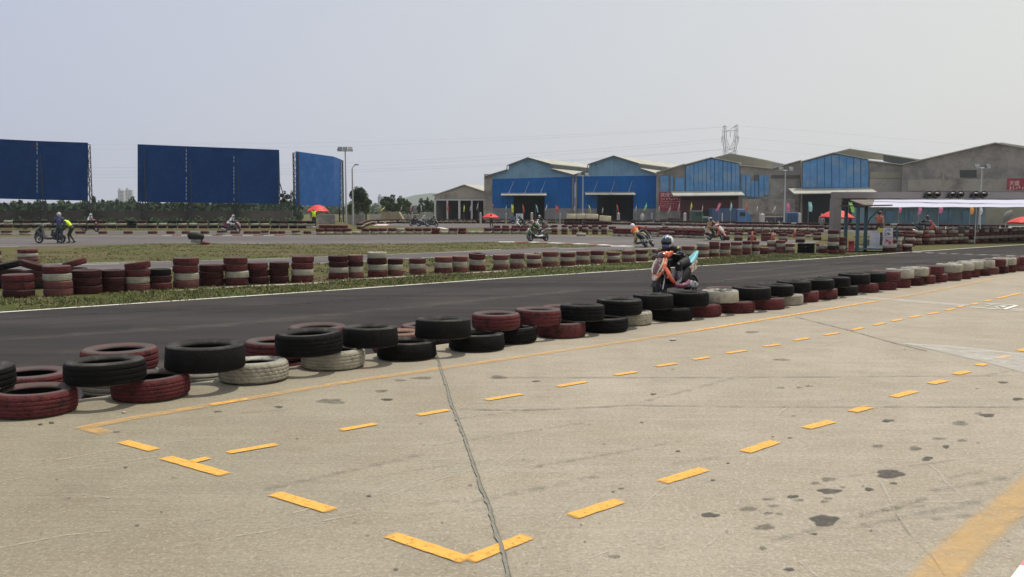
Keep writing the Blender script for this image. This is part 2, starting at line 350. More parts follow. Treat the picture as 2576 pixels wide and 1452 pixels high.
# verge between the white line and the second row of tyres
BASE2 = [(-500, 775), (0, 752), (180, 742), (430, 729), (620, 718), (780, 711), (890, 701), (1070, 691), (1260, 680), (1480, 665), (1640, 655), (1840, 643), (1990, 638), (2110, 640), (2300, 634)]
B2W = [on(x, y, TZ) for x, y in BASE2]
flat('grass_verge', LINEW[:8] + B2W[::-1], TZ - .004, M_TURF)
mb = MB(); ribbon(mb, [on(x, y + 2.0, TZ) for x, y in BASE2[3:13]], 0.30, TZ + .001); struct('kerb_strip', mb, M_STRIP)
# infield lanes (from the photograph's edges)
def P_(l, z=TZ): return [on(x, y, z) for x, y in l]
near2 = [(-500, 728), (0, 700), (180, 690), (427, 677), (789, 663), (923, 657.5), (1061, 649), (1241, 643), (1315, 638.8), (1448, 633), (1640, 626), (1745, 621), (1915, 615.5), (2050, 611)]
far2 = [(1394, 622.2), (1262, 627.5), (1138, 634), (1018, 638.5), (912, 642.5), (784, 647.5), (622, 652.5), (434, 658), (305, 660), (105, 665), (-100, 676), (-500, 690)]
top3 = [(-500, 626), (-100, 623), (60, 620.5), (400, 612.5), (605, 613), (946, 613.5), (1256, 608.8), (1335, 609), (1360, 610.2), (1446, 613.4), (1510, 616), (1548, 619.5)]
far3 = [(-500, 600), (0, 598), (213, 592.5), (473, 592), (777, 592.4), (946, 591.2), (1329, 591), (1464, 593), (1642, 597), (1735, 600.5), (1835, 602), (1960, 604), (2060, 607)]
flat('infield_track', P_(top3) + P_([(1500, 621.5), (1440, 622.8)]) + P_(far2[::1]) + P_(near2) + P_(far3[::-1]), TZ - .006, M_ASPH2)
island = P_(top3) + P_([(1500, 621.5), (1440, 622.8)]) + P_(far2)
flat('grass_island', island, TZ - .002, M_GRASS)
# short grass and dry patches standing a little above the lanes
mb = MB()
ribbon(mb, P_(near2), 0.13, TZ + .003); ribbon(mb, P_(far2[1:]), 0.11, TZ + .003); ribbon(mb, P_(far3), 0.14, TZ + .003)
ribbon(mb, P_([(1375, 622.6), (1407, 621.6)]), 0.1, TZ + .003); ribbon(mb, P_([(1407, 627), (1470, 624.6)]), 0.1, TZ + .003)
ribbon(mb, P_([(0, 621.8), (46, 620.6)]), 0.14, TZ + .003); ribbon(mb, P_([(605, 613), (700, 613.2)]), 0.14, TZ + .003)
ribbon(mb, P_([(120, 668), (300, 664)]), 0.12, TZ + .003)
struct('infield_lines', mb, M_WHITE)
lane4 = P_([(-500, 592), (0, 590.5), (480, 589.5), (900, 588.8), (1180, 588)]) + P_([(1180, 583.5), (873, 582.5), (473, 581.4), (0, 581), (-500, 581)])
flat('far_track', lane4, TZ - .004, M_ASPH2)
lane5 = P_([(965, 568.5), (975, 564.5), (1000, 563), (1340, 563.6), (1650, 566.5), (1900, 571), (2200, 577), (2700, 590), (2700, 598), (2300, 590), (2060, 585.5), (1830, 582), (1640, 580), (1500, 578.5), (1341, 575.5), (1210, 573.5), (1108, 573), (1060, 572)])
flat('far_bend', lane5, TZ - .003, M_ASPH2)
mb = MB(); ribbon(mb, P_([(-500, 581), (0, 581), (473, 581.4), (873, 582.4), (1180, 583.6)]), 0.16, TZ + .004)
ribbon(mb, P_([(970, 568), (976, 564.3), (1000, 562.9), (1180, 562.6), (1340, 563.5), (1650, 566.5), (1900, 571), (2200, 577)]), 0.3, TZ + .004)
ribbon(mb, P_([(1104, 572.2), (1124, 576.2)]), 0.5, TZ + .004); ribbon(mb, P_([(1500, 578.5), (1640, 580), (1830, 582.5), (2060, 586), (2110, 586)]), 0.2, TZ + .004)
ribbon(mb, P_([(1560, 585.5), (1604, 586.8)]), 0.5, TZ + .004)
struct('far_lines', mb, M_WHITE)
flat('yard', P_([(900, 561), (1400, 561), (1650, 565), (2100, 574), (2600, 580), (3400, 598)]) + [Vector((220, 110, 0)), Vector((260, 190, 0)), Vector((-30, 230, 0))], TZ - .005, M_YARD)
# painted race kerbs
M_KR = mat('kerb_red', (0.42, 0.13, 0.10), 0.7, 0.2, 5, c2=(0.5, 0.42, 0.36), f2=(0.5, 0.62)); M_KW = mat('kerb_white', (0.82, 0.80, 0.72), 0.7, 0.1, 5)
def kerb(pts, w=0.45, blk=0.8, z=TZ):
    mb = MB(); k = 0
    for a, b in zip(pts[:-1], pts[1:]):
        n = max(1, round((b - a).length / blk))
        for i in range(n):
            p, q = a.lerp(b, i / n), a.lerp(b, (i + 1) / n); c = (p + q) / 2; d = q - p
            mb.box((c.x, c.y, z + .02), (d.length * .985, w, .05), k % 2, (0, 0, math.atan2(d.y, d.x))); k += 1
    return struct('race_kerb', mb, [M_KW, M_KR])
kerb(P_([(1254, 610.2), (1335, 610.4), (1354, 611.6), (1446, 614.8), (1510, 617.4), (1552, 620.6)]), 0.5, 0.9)
kerb(P_([(410, 593), (480, 593), (717, 593)]), 0.3, 0.8)
kerb(P_([(955, 568.2), (966, 564.3)]), 1.6, 0.9)
kerb(P_([(1540, 620.6), (1600, 621.4)]), 0.9, 1.0)
kerb([on(2572, 1530, 0), on(2680, 1370, 0)], 0.20, 0.45, -.03).data.materials[1] = mat('kerb_pink', (0.75, 0.22, 0.26), 0.7, 0.1, 5)
# soft edged painted and stained patches
def soft_patch(mb_list, outline, z, core=0.7):
    c = sum(outline, Vector()) / len(outline); n = len(outline)
    vs = [(c.x, c.y, z)] + [((p.x - c.x) * core + c.x, (p.y - c.y) * core + c.y, z) for p in outline] + [(p.x, p.y, z) for p in outline]
    fs = [(0, 1 + i, 1 + (i + 1) % n) for i in range(n)] + [(1 + i, 1 + n + i, 1 + n + (i + 1) % n, 1 + (i + 1) % n) for i in range(n)]
    mb_list.append((vs, fs, [1.0] * (n + 1) + [0.0] * n))
def soft_build(name, lst, m, z):
    mb = MB(); w = []
    for vs, fs, ww in lst: mb.add(vs, fs); w += ww
    o = struct(name, mb, m); a = o.data.attributes.new('soft', 'FLOAT', 'POINT'); a.data.foreach_set('value', w)
    if o.data.polygons[0].normal.z < 0: o.data.flip_normals()
    return o
def blob(cx, cy, rx, ry, n=18, j=.22):
    out = []; ph = [random.uniform(0, 6.28) for _ in range(3)]
    for i in range(n):
        t = 2 * math.pi * i / n; r = 1 + j * (math.sin(2 * t + ph[0]) * .5 + math.sin(3 * t + ph[1]) * .6 + math.sin(5 * t + ph[2]) * .4) + random.uniform(-.06, .06)
        out.append(on(cx + rx * math.cos(t) * r, cy + ry * math.sin(t) * r, 0))
    return out
def z3(x, y): return 1736.3 + x * .4565, 789.2 + y * .4565
def z2(x, y): return 947.1 + x * .4023, 868.2 + y * .4023
def z1(x, y): return x * .3983, 978.6 + y * .3983
dark, old = [], []
for x, y, rx, ry in ((740, 1142, 85, 30), (110, 1112, 52, 13), (770, 980, 66, 15), (1100, 885, 88, 22), (1120, 937, 23, 6), (985, 970, 25, 9), (565, 1010, 32, 9), (1090, 591, 38, 8), (1640, 562, 45, 9), (1410, 735, 20, 9), (1310, 797, 35, 7), (1300, 808, 25, 5), (1805, 472, 32, 8), (550, 686, 13, 4), (455, 680, 10, 3), (125, 920, 15, 4), (208, 826, 11, 4), (1725, 380, 28, 6), (545, 1412, 36, 8), (685, 1217, 16, 5)):
    c = z3(x, y); soft_patch(dark, blob(*c, rx * .4565, ry * .4565), .004, .86)
for x, y, rx, ry in ((320, 1078, 52, 16), (760, 915, 42, 14), (690, 937, 36, 8), (760, 1020, 34, 6), (740, 1038, 26, 9), (410, 1178, 62, 19), (1490, 606, 55, 13), (1240, 745, 36, 15), (1370, 690, 42, 8), (1500, 700, 30, 9), (430, 1025, 36, 9), (490, 1105, 26, 7), (460, 1062, 40, 8), (1590, 552, 30, 8), (430, 1102, 30, 9), (400, 1295, 26, 12), (340, 103, 45, 7), (500, 410, 26, 5), (600, 408, 20, 5), (655, 400, 25, 5), (840, 957, 18, 5), (600, 1030, 35, 8), (500, 255, 60, 6), (1035, 732, 40, 10)):
    c = z3(x, y); soft_patch(old, blob(*c, rx * .4565, ry * .4565), .0045, .7)
for x, y, rx, ry in ((285, 208, 66, 9), (150, 222, 38, 6), (765, 203, 60, 11), (1000, 228, 30, 5), (65, 343, 36, 7), (1480, 920, 12, 5), (1530, 900, 22, 4), (1490, 1325, 38, 12), (1885, 667, 20, 5), (1730, 309, 22, 5), (1660, 486, 12, 4), (1420, 622, 6, 3)):
    c = z2(x, y); soft_patch(dark if rx < 37 else old, blob(*c, rx * .4023, ry * .4023), .005, .82)
for x, y, rx, ry in ((2090, 80, 92, 18), (2450, 68, 38, 7), (2410, 15, 42, 9), (1760, 116, 30, 7), (1375, 145, 28, 5), (735, 273, 25, 4), (2330, 680, 18, 6), (1020, 782, 12, 4), (865, 865, 18, 5), (305, 1360, 25, 9)):
    c = z1(x, y); soft_patch(old if rx > 30 else dark, blob(*c, rx * .3983, ry * .3983), .0052, .8)
for _ in range(55):                              # small drips and specks
    x, y = random.uniform(100, 2560), random.uniform(860, 1440)
    if y < 1090 - x * .12: continue
    r = random.uniform(1.2, 4.5); soft_patch(old if random.random() < .6 else dark, blob(x, y, r * 1.8, r * .45 * (y - 529) / 500, 8), .0056, .6)
# dusty ring marks and the oily patch beside the near tyres are old stains
soft_build('oil_stains', dark, M_OIL, .004); soft_build('old_oil_stains', old, M_OILW, .0045)
def soft_ribbon(pts, w, z, core=.6):
    vs, fs, ww = [], [], []
    for i, p in enumerate(pts):
        a, b = pts[max(i - 1, 0)], pts[min(i + 1, len(pts) - 1)]; d = b - a; q = Vector((-d.y, d.x, 0)).normalized()
        wi = w[i] if isinstance(w, (list, tuple)) else w
        for k, s_ in zip((-.5, -.5 * core, .5 * core, .5), (0, 1, 1, 0)): vs.append((p.x + q.x * wi * k, p.y + q.y * wi * k, z)); ww.append(s_)
    for i in range(len(pts) - 1): fs += [(i * 4 + k, i * 4 + k + 1, i * 4 + 5 + k, i * 4 + 4 + k) for k in range(3)]
    return [(vs, fs, ww)]
# painted yellow dashes: (x0,y0)-(x1,y1) and width in metres
D = [((980, 1347), (1175, 1412)), ((1175, 1412), (1330, 1351)), ((688, 1243), (835, 1287)), ((415, 1152), (568, 1196)), ((308, 1112), (390, 1134)), ((1437, 1302), (1562, 1261)), ((1664, 1215), (1775, 1181)),
     ((1872, 1139), (1952, 1112)), ((2025, 1079), (2094, 1061)), ((2142, 1037), (2190, 1024)), ((2245, 1000), (2302, 985)), ((2340, 967), (2378, 958)), ((2402, 943), (2436, 935)), ((2460, 921), (2480, 916)), ((2508, 903), (2540, 895)), ((2562, 884), (2590, 878)),
     ((2640, 864), (2690, 852))]
mb = MB(); dashes = []
def dash(a, b, w=.085):
    p, q = on(*a, 0), on(*b, 0); n = max(3, int((q - p).length / .05)); e = (q - p).normalized() * .008
    pts = [p - e] + [p.lerp(q, (i + .5) / n) for i in range(n)] + [q + e]
    vs, fs, ww = soft_ribbon(pts, [w * random.uniform(.93, 1.05) for _ in pts], .006 + random.uniform(0, .0006), .80)[0]
    for k in range(4): ww[k] = 0.0; ww[-1 - k] = 0.0
    dashes.append((vs, fs, ww))
for a, b in D: dash(a, b, .10)
if False: mb.add([(p.x + .05 * math.cos(t), p.y + .05 * math.sin(t), .0062) for t in [k * math.pi / 5 for k in range(10)]], [tuple(range(10))])
for a, b in (((480, 1164), (527, 1153)), ((570, 1141), (698, 1119)), ((855, 1084), (948, 1067)), ((1050, 1046), (1130, 1032)), ((1220, 1008), (1315, 992)), ((1400, 974), (1476, 961)), ((1545, 945), (1603, 936)), ((1650, 923), (1701, 915)),
             ((1742, 906), (1785, 899)), ((1828, 890), (1878, 882)), ((1922, 873), (1962, 867)), ((1995, 858), (2036, 851)), ((2072, 844), (2112, 838)), ((2142, 831), (2172, 825)), ((2198, 819), (2226, 813)), ((2244, 809), (2271, 803)), ((2288, 800), (2316, 794.5)), ((2334, 791), (2362, 786)), ((2378, 782), (2402, 777)), ((2408, 774), (2428, 769.5)), ((2444, 767), (2462, 763)), ((2478, 759), (2494, 755)), ((2506, 752), (2568, 738)), ((2584, 735), (2640, 722))):
    dash(a, b, .085)
soft_build('yellow_dashes', dashes, M_YEL, .006)
YL = P_([(205, 1078), (350, 1051), (520, 1022), (700, 991), (900, 958), (1110, 928), (1300, 900), (1500, 871), (1600, 856.5), (1800, 825), (2067, 781), (2290, 744), (2500, 703), (2560, 700)], 0)
soft_build('worn_yellow_line', soft_ribbon(YL, .14, .0065) + soft_ribbon(P_([(205, 1074), (270, 1092)], 0), .14, .0066), M_YELW, .0065)
soft_build('faded_yellow_band', soft_ribbon(P_([(2290, 1540), (2345, 1465), (2390, 1410), (2470, 1335), (2640, 1190)], 0), .23, .0064, .55), M_YELB, .0064)
dd = MB(); ribbon(dd, P_([(530, 1020), (622, 1005)], 0), .07, .0068); ribbon(dd, P_([(1750, 833), (2067, 781), (2200, 759)], 0), .06, .0068)
struct('yellow_line', dd, worn_paint('line_yellow', (0.80, 0.43, 0.09), 0.30, 0.55, 12, soft=False))
wl = []
wl += soft_ribbon(P_([(2125, 745), (2200, 751), (2280, 758), (2360, 764), (2432, 770)], 0), .42, .0074, .75)
wl += soft_ribbon(P_([(2545, 780), (2600, 783)], 0), .55, .0074, .8)
soft_build('worn_white_bands', wl, M_WHW, .0074)
mb = MB(); q = P_([(2266, 864.5), (2400, 872), (2576, 892), (2760, 916), (2760, 985), (2576, 939), (2476, 912), (2380, 889), (2310, 873)], 0)
mb.add([(p.x, p.y, .0072) for p in q], [tuple(range(len(q)))]); o = struct('white_wedge', mb, worn_paint('wedge_white', (0.60, 0.59, 0.54), 0.20, 0.66, 4, soft=False, top=.62))
if o.data.polygons[0].normal.z < 0: o.data.flip_normals()
mb = MB()
for l in ([(2441, 774), (2525, 779.4), (2558, 769), (2476, 764)], [(2478, 770), (2520, 774)], [(2488, 767), (2530, 771), (2508, 775)]): ribbon(mb, P_(l, 0), .07, .0076)
ribbon(mb, P_([(2558, 769), (2476, 764)], 0), .05, .0077); struct('white_box_mark', mb, M_WHITE)
# cracks and the filled joint
def crack(pts, w, z, m, name, jag=.6, step=.05):
    mb = MB(); L_, R_ = [], []; P = P_(pts, 0); k = 0
    for a, b in zip(P[:-1], P[1:]):
        n = max(2, int((b - a).length / step)); d = (b - a).normalized(); q = Vector((-d.y, d.x, 0))
        for i in range(n):
            p = a.lerp(b, i / n) + q * random.uniform(-w, w) * .25
            L_.append(p + q * w * (.5 + random.uniform(-jag, jag) * .5)); R_.append(p - q * w * (.5 + random.uniform(-jag, jag) * .5))
            if random.random() < .05: R_[-1] = p - q * w * 1.1
    n = len(L_); mb.add([(p.x, p.y, z) for p in L_ + R_], [(i, n + i, n + i + 1, i + 1) for i in range(n - 1)])
    o = struct(name, mb, m)
    if o.data.polygons[0].normal.z < 0: o.data.flip_normals()
crack([(1096, 880), (1108, 928.5), (1124, 973), (1136, 1021), (1148, 1049), (1168, 1101.5), (1188.5, 1162), (1208.6, 1222), (1229, 1270.5), (1245, 1331), (1265, 1387), (1284, 1470)], .020, .008, M_CRACK, 'filled_joint', .35)
crack([(1097, 884), (1111, 930), (1126.5, 973), (1139, 1021), (1151, 1049), (1171, 1101.5), (1191.5, 1162), (1211.6, 1222), (1232.5, 1270.5), (1248.5, 1331), (1269, 1387), (1288, 1470)], .005, .0085, M_CRACKD, 'joint_crack', .9)
crack([(1156, 1031), (1309, 1033), (1430, 1029), (1591, 1021), (1815, 1024), (1960, 1025), (2576, 1025), (2700, 1026)], .009, .008, M_CRACKD, 'hairline_crack', .9)
crack([(1229, 951), (1815, 951), (2576, 946), (2700, 946)], .010, .008, M_CRACKD, 'hairline_crack', .9, .09)
crack([(2001, 798), (2138, 832.6), (2261, 867), (2343, 887)], .012, .008, M_CRACKD, 'hairline_crack', .9, .07)
crack([(2252, 1291), (2293, 1351), (2343, 1401), (2385, 1465)], .0022, .008, M_CRACK, 'hairline_crack', .9)

# pale scratches and faint dark scuffs left by wheels
M_SCR_ = worn_paint('pale_scratch', (0.56, 0.52, 0.44), 0.40, 0.62, 14, top=0.55); M_SCF = worn_paint('rubber_scuff', (0.10, 0.09, 0.075), 0.42, 0.68, 10, top=0.38)
sc1, sc2 = [], []
for l in ([(1050, 930), (1090, 1010), (1130, 1100), (1220, 1230)], [(1310, 830), (1375, 880), (1400, 925), (1560, 1060)], [(330, 790), (300, 890), (270, 1030), (200, 1190), (100, 1280)], [(540, 515), (480, 560), (465, 640)], [(600, 1370), (700, 1452)]):
    sc1 += soft_ribbon(P_([z3(*q) for q in l], 0), .020, .0058, .3)
for l in ([(520, 670), (690, 692)], [(700, 640), (800, 618)], [(0, 520), (350, 455), (900, 360), (1400, 300)], [(0, 590), (500, 500), (1000, 430)], [(0, 1010), (400, 930), (700, 900)], [(1100, 1000), (1700, 900), (2300, 790)], [(1850, 790), (1990, 750)]):
    sc1 += soft_ribbon(P_([z1(*q) for q in l], 0), .016, .0059, .3)
for l in ([(700, 800), (1060, 560), (1300, 480)], [(60, 950), (330, 860), (700, 760)], [(1620, 1050), (1810, 880)], [(1000, 1452), (1060, 1200), (1250, 950)], [(1330, 1340), (1560, 1250)]):
    sc1 += soft_ribbon(P_([z2(*q) for q in l], 0), .012, .0060, .3)
for _ in range(26):
    x, y = random.uniform(250, 2500), random.uniform(930, 1430)
    if y < 1110 - x * .12: continue
    a = random.uniform(-.3, .5); L_ = random.uniform(60, 420); k = random.uniform(-.12, .12)
    sc2 += soft_ribbon(P_([(x + L_ * t, y - L_ * t * (.16 + .2 * a) + k * L_ * t * t * .5) for t in (0, .25, .5, .75, 1)], 0), random.uniform(.02, .09), .0061 + random.uniform(0, .0004), .3)
soft_build('pale_scratches', sc1, M_SCR_, .0058); soft_build('rubber_scuffs', sc2, M_SCF, .0061)

# rubber lines, patches and dust on the straight
sk_, du_ = [], []
def TL(a, k): return a.lerp(Vector((a.x * .2, 0, 0)), 0)
for i in range(16):
    f = random.uniform(.25, .85); x0 = random.uniform(-14, 10); L_ = random.uniform(5, 22); pts = []
    for j in range(7):
        x = x0 + L_ * j / 6; kx = [q.x for q in LINEW]; ky = [q.y for q in LINEW]; ex = [q.x for q in EDGE]; ey = [q.y for q in EDGE]
        yl, ye = float(np.interp(x, kx, ky)), float(np.interp(x, ex, ey)); pts.append(Vector((x, ye + (yl - ye) * (f + .05 * math.sin(j * .5 + i)), 0)))
    (sk_ if i % 3 else du_).extend(soft_ribbon(pts, random.uniform(.10, .30) if i % 3 else random.uniform(.3, .9), TZ + .0025 + i * .00008, .25))
soft_build('rubber_lines', sk_, worn_paint('rubber_line', (.014, .013, .013), .30, .62, 2.2, top=.55), TZ); soft_build('dust_streaks', du_, worn_paint('dust_streak', (.15, .125, .10), .34, .66, 2.0, top=.38), TZ)
for i, (x, y, w, d) in enumerate(((-3.5, 14.5, 2.6, 1.3), (4.5, 20.5, 3.4, 1.0), (-9, 13.2, 3.0, 1.1))):
    a_ = .30; c, s_ = math.cos(a_), math.sin(a_)
    flat('asphalt_patch', [Vector((x + u * c - v * s_, y + u * s_ + v * c, 0)) for u, v in ((0, 0), (w, 0), (w, d), (0, d))], TZ + .0018, M_PATCH)
# grass tufts standing on the verge, the island and the strip behind the second row
def tufts(name, label, polys, n, hgt, mats):
    mb = MB()
    def inside(x, y, P):
        c = False; j = len(P) - 1
        for i in range(len(P)):
            if (P[i].y > y) != (P[j].y > y) and x < (P[j].x - P[i].x) * (y - P[i].y) / (P[j].y - P[i].y) + P[i].x: c = not c
            j = i
        return c
    for P, share in polys:
        P = [p for p in P]; x0, x1 = max(-22, min(p.x for p in P)), min(34, max(p.x for p in P)); y0, y1 = min(p.y for p in P), max(p.y for p in P); k = 0; tries = 0
        while k < n * share and tries < n * 30:
            tries += 1; x, y = random.uniform(x0, x1), random.uniform(y0, y1)
            if math.sin(x * 1.3 + 2 * math.sin(y * .9)) + math.sin(y * 1.7 + x * .6) < random.uniform(-1.6, .9) or not inside(x, y, P): continue
            k += 1; mi = random.randrange(len(mats))
            for b in range(4):
                a = random.uniform(0, 6.28); h = hgt * random.uniform(.4, 1.3); l = h * random.uniform(.2, .9); w = .012 + .012 * random.random(); bx, by = x + random.gauss(0, .03), y + random.gauss(0, .03)
                mb.add([(bx - w * math.sin(a), by + w * math.cos(a), TZ - .01), (bx + w * math.sin(a), by - w * math.cos(a), TZ - .01), (bx + l * math.cos(a), by + l * math.sin(a), TZ + h)], [(0, 1, 2)], mi)
    return tag(mb.build(name, mats), label, 'grass', kind='stuff')
GM = [mat('blade_green', (.11, .13, .032), .8, .3, .8, per=False), mat('blade_dark', (.085, .10, .03), .8, .3, .8, per=False), mat('blade_dry', (.21, .17, .085), .85, .3, .8, per=False)]
tufts('grass', 'uneven green and dry tufts on the verge and the infield islands', [(LINEW[:8] + B2W[::-1], .52), (island, .22), (B2W[:13] + P_(near2)[:13][::-1], .26)], 19000, .045, GM)
# ------------------------------------------------------------------ tyres
def tread_mat(name, c, wear, f2=(0.5, 0.66)):
    m = mat(name, c, 0.82, 0.22, 7, c2=wear, f2=f2, s2=9, bump=0.5, bs=60, spec=0.12); return m
RB = (0.0065, 0.0064, 0.0062)
TM = {'red': (tread_mat('red_tyre_paint', (0.105, 0.029, 0.030), (0.030, 0.019, 0.018), (0.52, 0.64)), mat('red_tyre_wall', (0.105, 0.058, 0.053), 0.85, 0.2, 8, c2=(0.07, 0.062, 0.055), f2=(0.44, 0.60), s2=6, bump=.3)),
      'dark red': (tread_mat('dark_red_tyre_paint', (0.045, 0.014, 0.014), (0.024, 0.013, 0.012)), mat('dark_red_tyre_wall', (0.062, 0.035, 0.032), 0.85, 0.2, 8, bump=.3)),
      'dusty-hazed red': (tread_mat('dusty_hazed_red_tyre_paint', (0.135, 0.052, 0.048), (0.16, 0.095, 0.075), (0.55, 0.72)), mat('dusty_hazed_red_tyre_wall', (0.21, 0.125, 0.09), 0.9, 0.2, 8, bump=.3)),
      'white': (tread_mat('white_tyre_paint', (0.335, 0.31, 0.245), (0.17, 0.16, 0.125), (0.52, 0.72)), mat('white_tyre_wall', (0.36, 0.345, 0.28), 0.85, 0.2, 8, c2=(0.08, 0.078, 0.07), f2=(0.46, 0.60), s2=6, bump=.3)),
      'black': (tread_mat('black_tyre_rubber', RB, (0.014, 0.0135, 0.012), (0.5, 0.75)), mat('black_tyre_wall', (0.030, 0.028, 0.025), 0.85, 0.3, 8, spec=.25, c2=(0.085, 0.080, 0.068), f2=(0.48, 0.66), s2=5, bump=.3))}
M_INS = mat('tyre_inside', (0.012, 0.012, 0.012), 0.9, 0.2, 5)
def tyre_mesh(name, seg, grooves=3, block=0, shoulder=.032, near=True, bead=.205, rw=.32, w=.18):
    h = w / 2; pr = []
    g = .006
    if near:
        zs = np.linspace(-h + .026, h - .026, grooves * 3 + 1)
        T = []
        for i, z in enumerate(zs):
            crown = rw - .010 * (z / h) ** 2
            if i % 3 == 1 and grooves: T += [(crown, z - .004, 0), (crown - g, z - .002, 0), (crown - g, z + .003, 0), (crown, z + .005, 0)]
            else: T.append((crown, z, 0))
        S_ = [(rw - .016, h - .012, 1 if shoulder < .03 else 0), (rw - .030, h - .003, 1), (rw - .045, h, 1), (rw - .048, h - .003, 1), (rw - .075, h + .001, 1), (bead + .022, h - .012, 1), (bead + .016, h - .010, 1), (bead + .004, h - .022, 1), (bead, h - .032, 2)]
    else:
        T = [(rw - .008, -h + .03, 0), (rw, -h + .06, 0), (rw, h - .06, 0), (rw - .008, h - .03, 0)]
        S_ = [(rw - .03, h - .004, 1), (rw - .06, h, 1), (bead + .01, h - .014, 1), (bead, h - .03, 2)]
    low = [(a, -b, c) for a, b, c in S_][::-1]
    low = [(low[i][0], low[i][1], 2 if i == 0 else (1 if low[i][0] < rw - .028 else 0)) for i in range(len(low))]
    ins = [(bead + .004, h - .040, 2), (rw - .035, h - .028, 2), (rw - .022, 0, 2), (rw - .035, -h + .028, 2), (bead + .004, -h + .040, 2)]
    prof = T + S_ + ins + low
    nT = len(T)
    def notch(i, j):
        if not block: return 0
        if j >= nT: return 0
        e = min(j, nT - 1 - j)
        if block == 1 and e <= 2 and i % 3 == 0: return .007
        if block == 2 and (i + (j // 4)) % 4 == 0: return .006
        return 0
    mb = MB(); mb.lathe(prof, seg, 0, notch=notch if near else None)
    me_o = mb.build(name, [TM['black'][0], TM['black'][1], M_INS]); me = me_o.data; bpy.data.objects.remove(me_o); return me
TY_N = [tyre_mesh('tyre', 108, 4, 1), tyre_mesh('tyre', 60, 3, 0, .02), tyre_mesh('tyre', 120, 4, 2), tyre_mesh('tyre', 60, 0, 0, .02)]
TY_F = tyre_mesh('tyre', 24, near=False)
TYRES = []
def tyre(loc, D, w, col, label, group, near=True, tilt=(0, 0), me=None):
    me = me or (random.choice(TY_N) if near else TY_F)
    o = bpy.data.objects.new('tyre', me); COL.objects.link(o)
    sq = random.uniform(-.012, .012) if near else 0; o.location = loc; o.scale = (D / .64 * (1 + sq), D / .64 * (1 - sq), w / .18)
    o.rotation_euler = (tilt[0] + random.uniform(-.012, .012), tilt[1] + random.uniform(-.012, .012), random.uniform(0, 6.28))
    a, b = TM[col]
    for s_, m in zip(o.material_slots, (a, b, M_INS)): s_.link = 'OBJECT'; s_.material = m
    tag(o, label, 'tyre', group); TYRES.append(o); return o

# --- near barrier, layer standing on the slab: (right edge, bottom, colour)
LOW = [(173, 1060, 'red'), (465, 1017, 'red'), (719, 972, 'white'), (915, 936, 'white'), (1098, 912, 'black'), (1271, 889, 'black'), (1352, 869, 'black'), (1476, 854, 'red'), (1582, 840, 'black'), (1642, 822, 'white'), (1745, 811, 'black'), (1817, 800, 'red'), (1901, 790, 'red'), (1976, 781, 'red'), (2021, 770, 'white'),
       (2061, 762, 'red'), (2108, 755, 'red'), (2159, 746, 'black'), (2211, 738, 'red'), (2255, 731, 'red'), (2290, 725, 'red'), (2322, 720, 'dark red'), (2351, 715.6, 'red'), (2382, 711, 'red'), (2417, 707, 'dusty-hazed red'), (2441, 703, 'red'), (2462, 698.5, 'red'), (2489, 695, 'dark red'), (2507, 692, 'dusty-hazed red'), (2527, 689.5, 'dark red'), (2550, 686, 'red'), (2572, 683.5, 'dusty-hazed red'), (2590, 681, 'red'), (2608, 678, 'red')]
LOWW = .185
G1 = 'tyres of the barrier between paddock and track'
lowpos = []
for i, (rx, by, c) in enumerate(LOW):
    Dm = .65 if c != 'black' else .66
    f = on(rx - 60 if i < 6 else rx - 30, by, 0); dc = f.y + Dm / 2; x = (rx - CX) / F * (dc) * 1.002 - Dm / 2
    if lowpos:                                        # keep neighbours from running into each other
        q = lowpos[-1]; v = Vector((x - q[0], dc - q[1]))
        if v.length < Dm * .99: v = v.normalized() * Dm * .99; x, dc = q[0] + v.x, q[1] + v.y
    lowpos.append((x, dc, Dm))
    mi = {2: TY_N[2], 3: TY_N[0], 0: TY_N[0], 1: TY_N[0], 4: TY_N[3], 5: TY_N[3]}.get(i)
    tyre((x, dc, LOWW / 2 + .004), Dm, LOWW, c, f'{c} tyre on the slab, {ordn(i + 1)} from left in the near barrier', G1, me=mi, tilt=(.02 if i in (0, 1, 2) else 0, 0))
# --- upper layer: (left, right, top, colour)
UP = [(-190, 14, 905, 'black'), (127, 327, 897, 'black'), (405, 607, 851, 'black'), (664, 840, 835, 'black'), (852, 998, 814, 'black'), (1041, 1186, 792, 'black'), (1186, 1309, 780, 'red'), (1303, 1412, 770, 'red'), (1413, 1523, 760, 'black'), (1503, 1621, 748, 'black'), (1591, 1696, 735, 'black'), (1684, 1790, 731, 'black'),
      (1765, 1861, 733, 'white'), (1846, 1946, 718, 'black'), (1906, 1997, 711, 'black'), (1955, 2040, 702.5, 'black'), (2017, 2101, 698.5, 'black'), (2065, 2146, 694.5, 'black'), (2109, 2189, 684.5, 'black'), (2158, 2235, 684.5, 'black'), (2195, 2269, 680, 'red'), (2240, 2310, 676, 'white'), (2268, 2334, 674.5, 'white'), (2302, 2367, 673.5, 'red'), (2340, 2402, 671, 'red'),
      (2366, 2429, 663, 'white'), (2398, 2457, 661, 'white'), (2420, 2476, 659, 'white'), (2442, 2497, 658, 'white'), (2463, 2517, 655, 'white'), (2484, 2537, 652.5, 'red'), (2504, 2555, 651.5, 'white'), (2524, 2573, 650, 'white'), (2543, 2592, 649, 'red'), (2562, 2610, 647, 'red')]
uppos = []
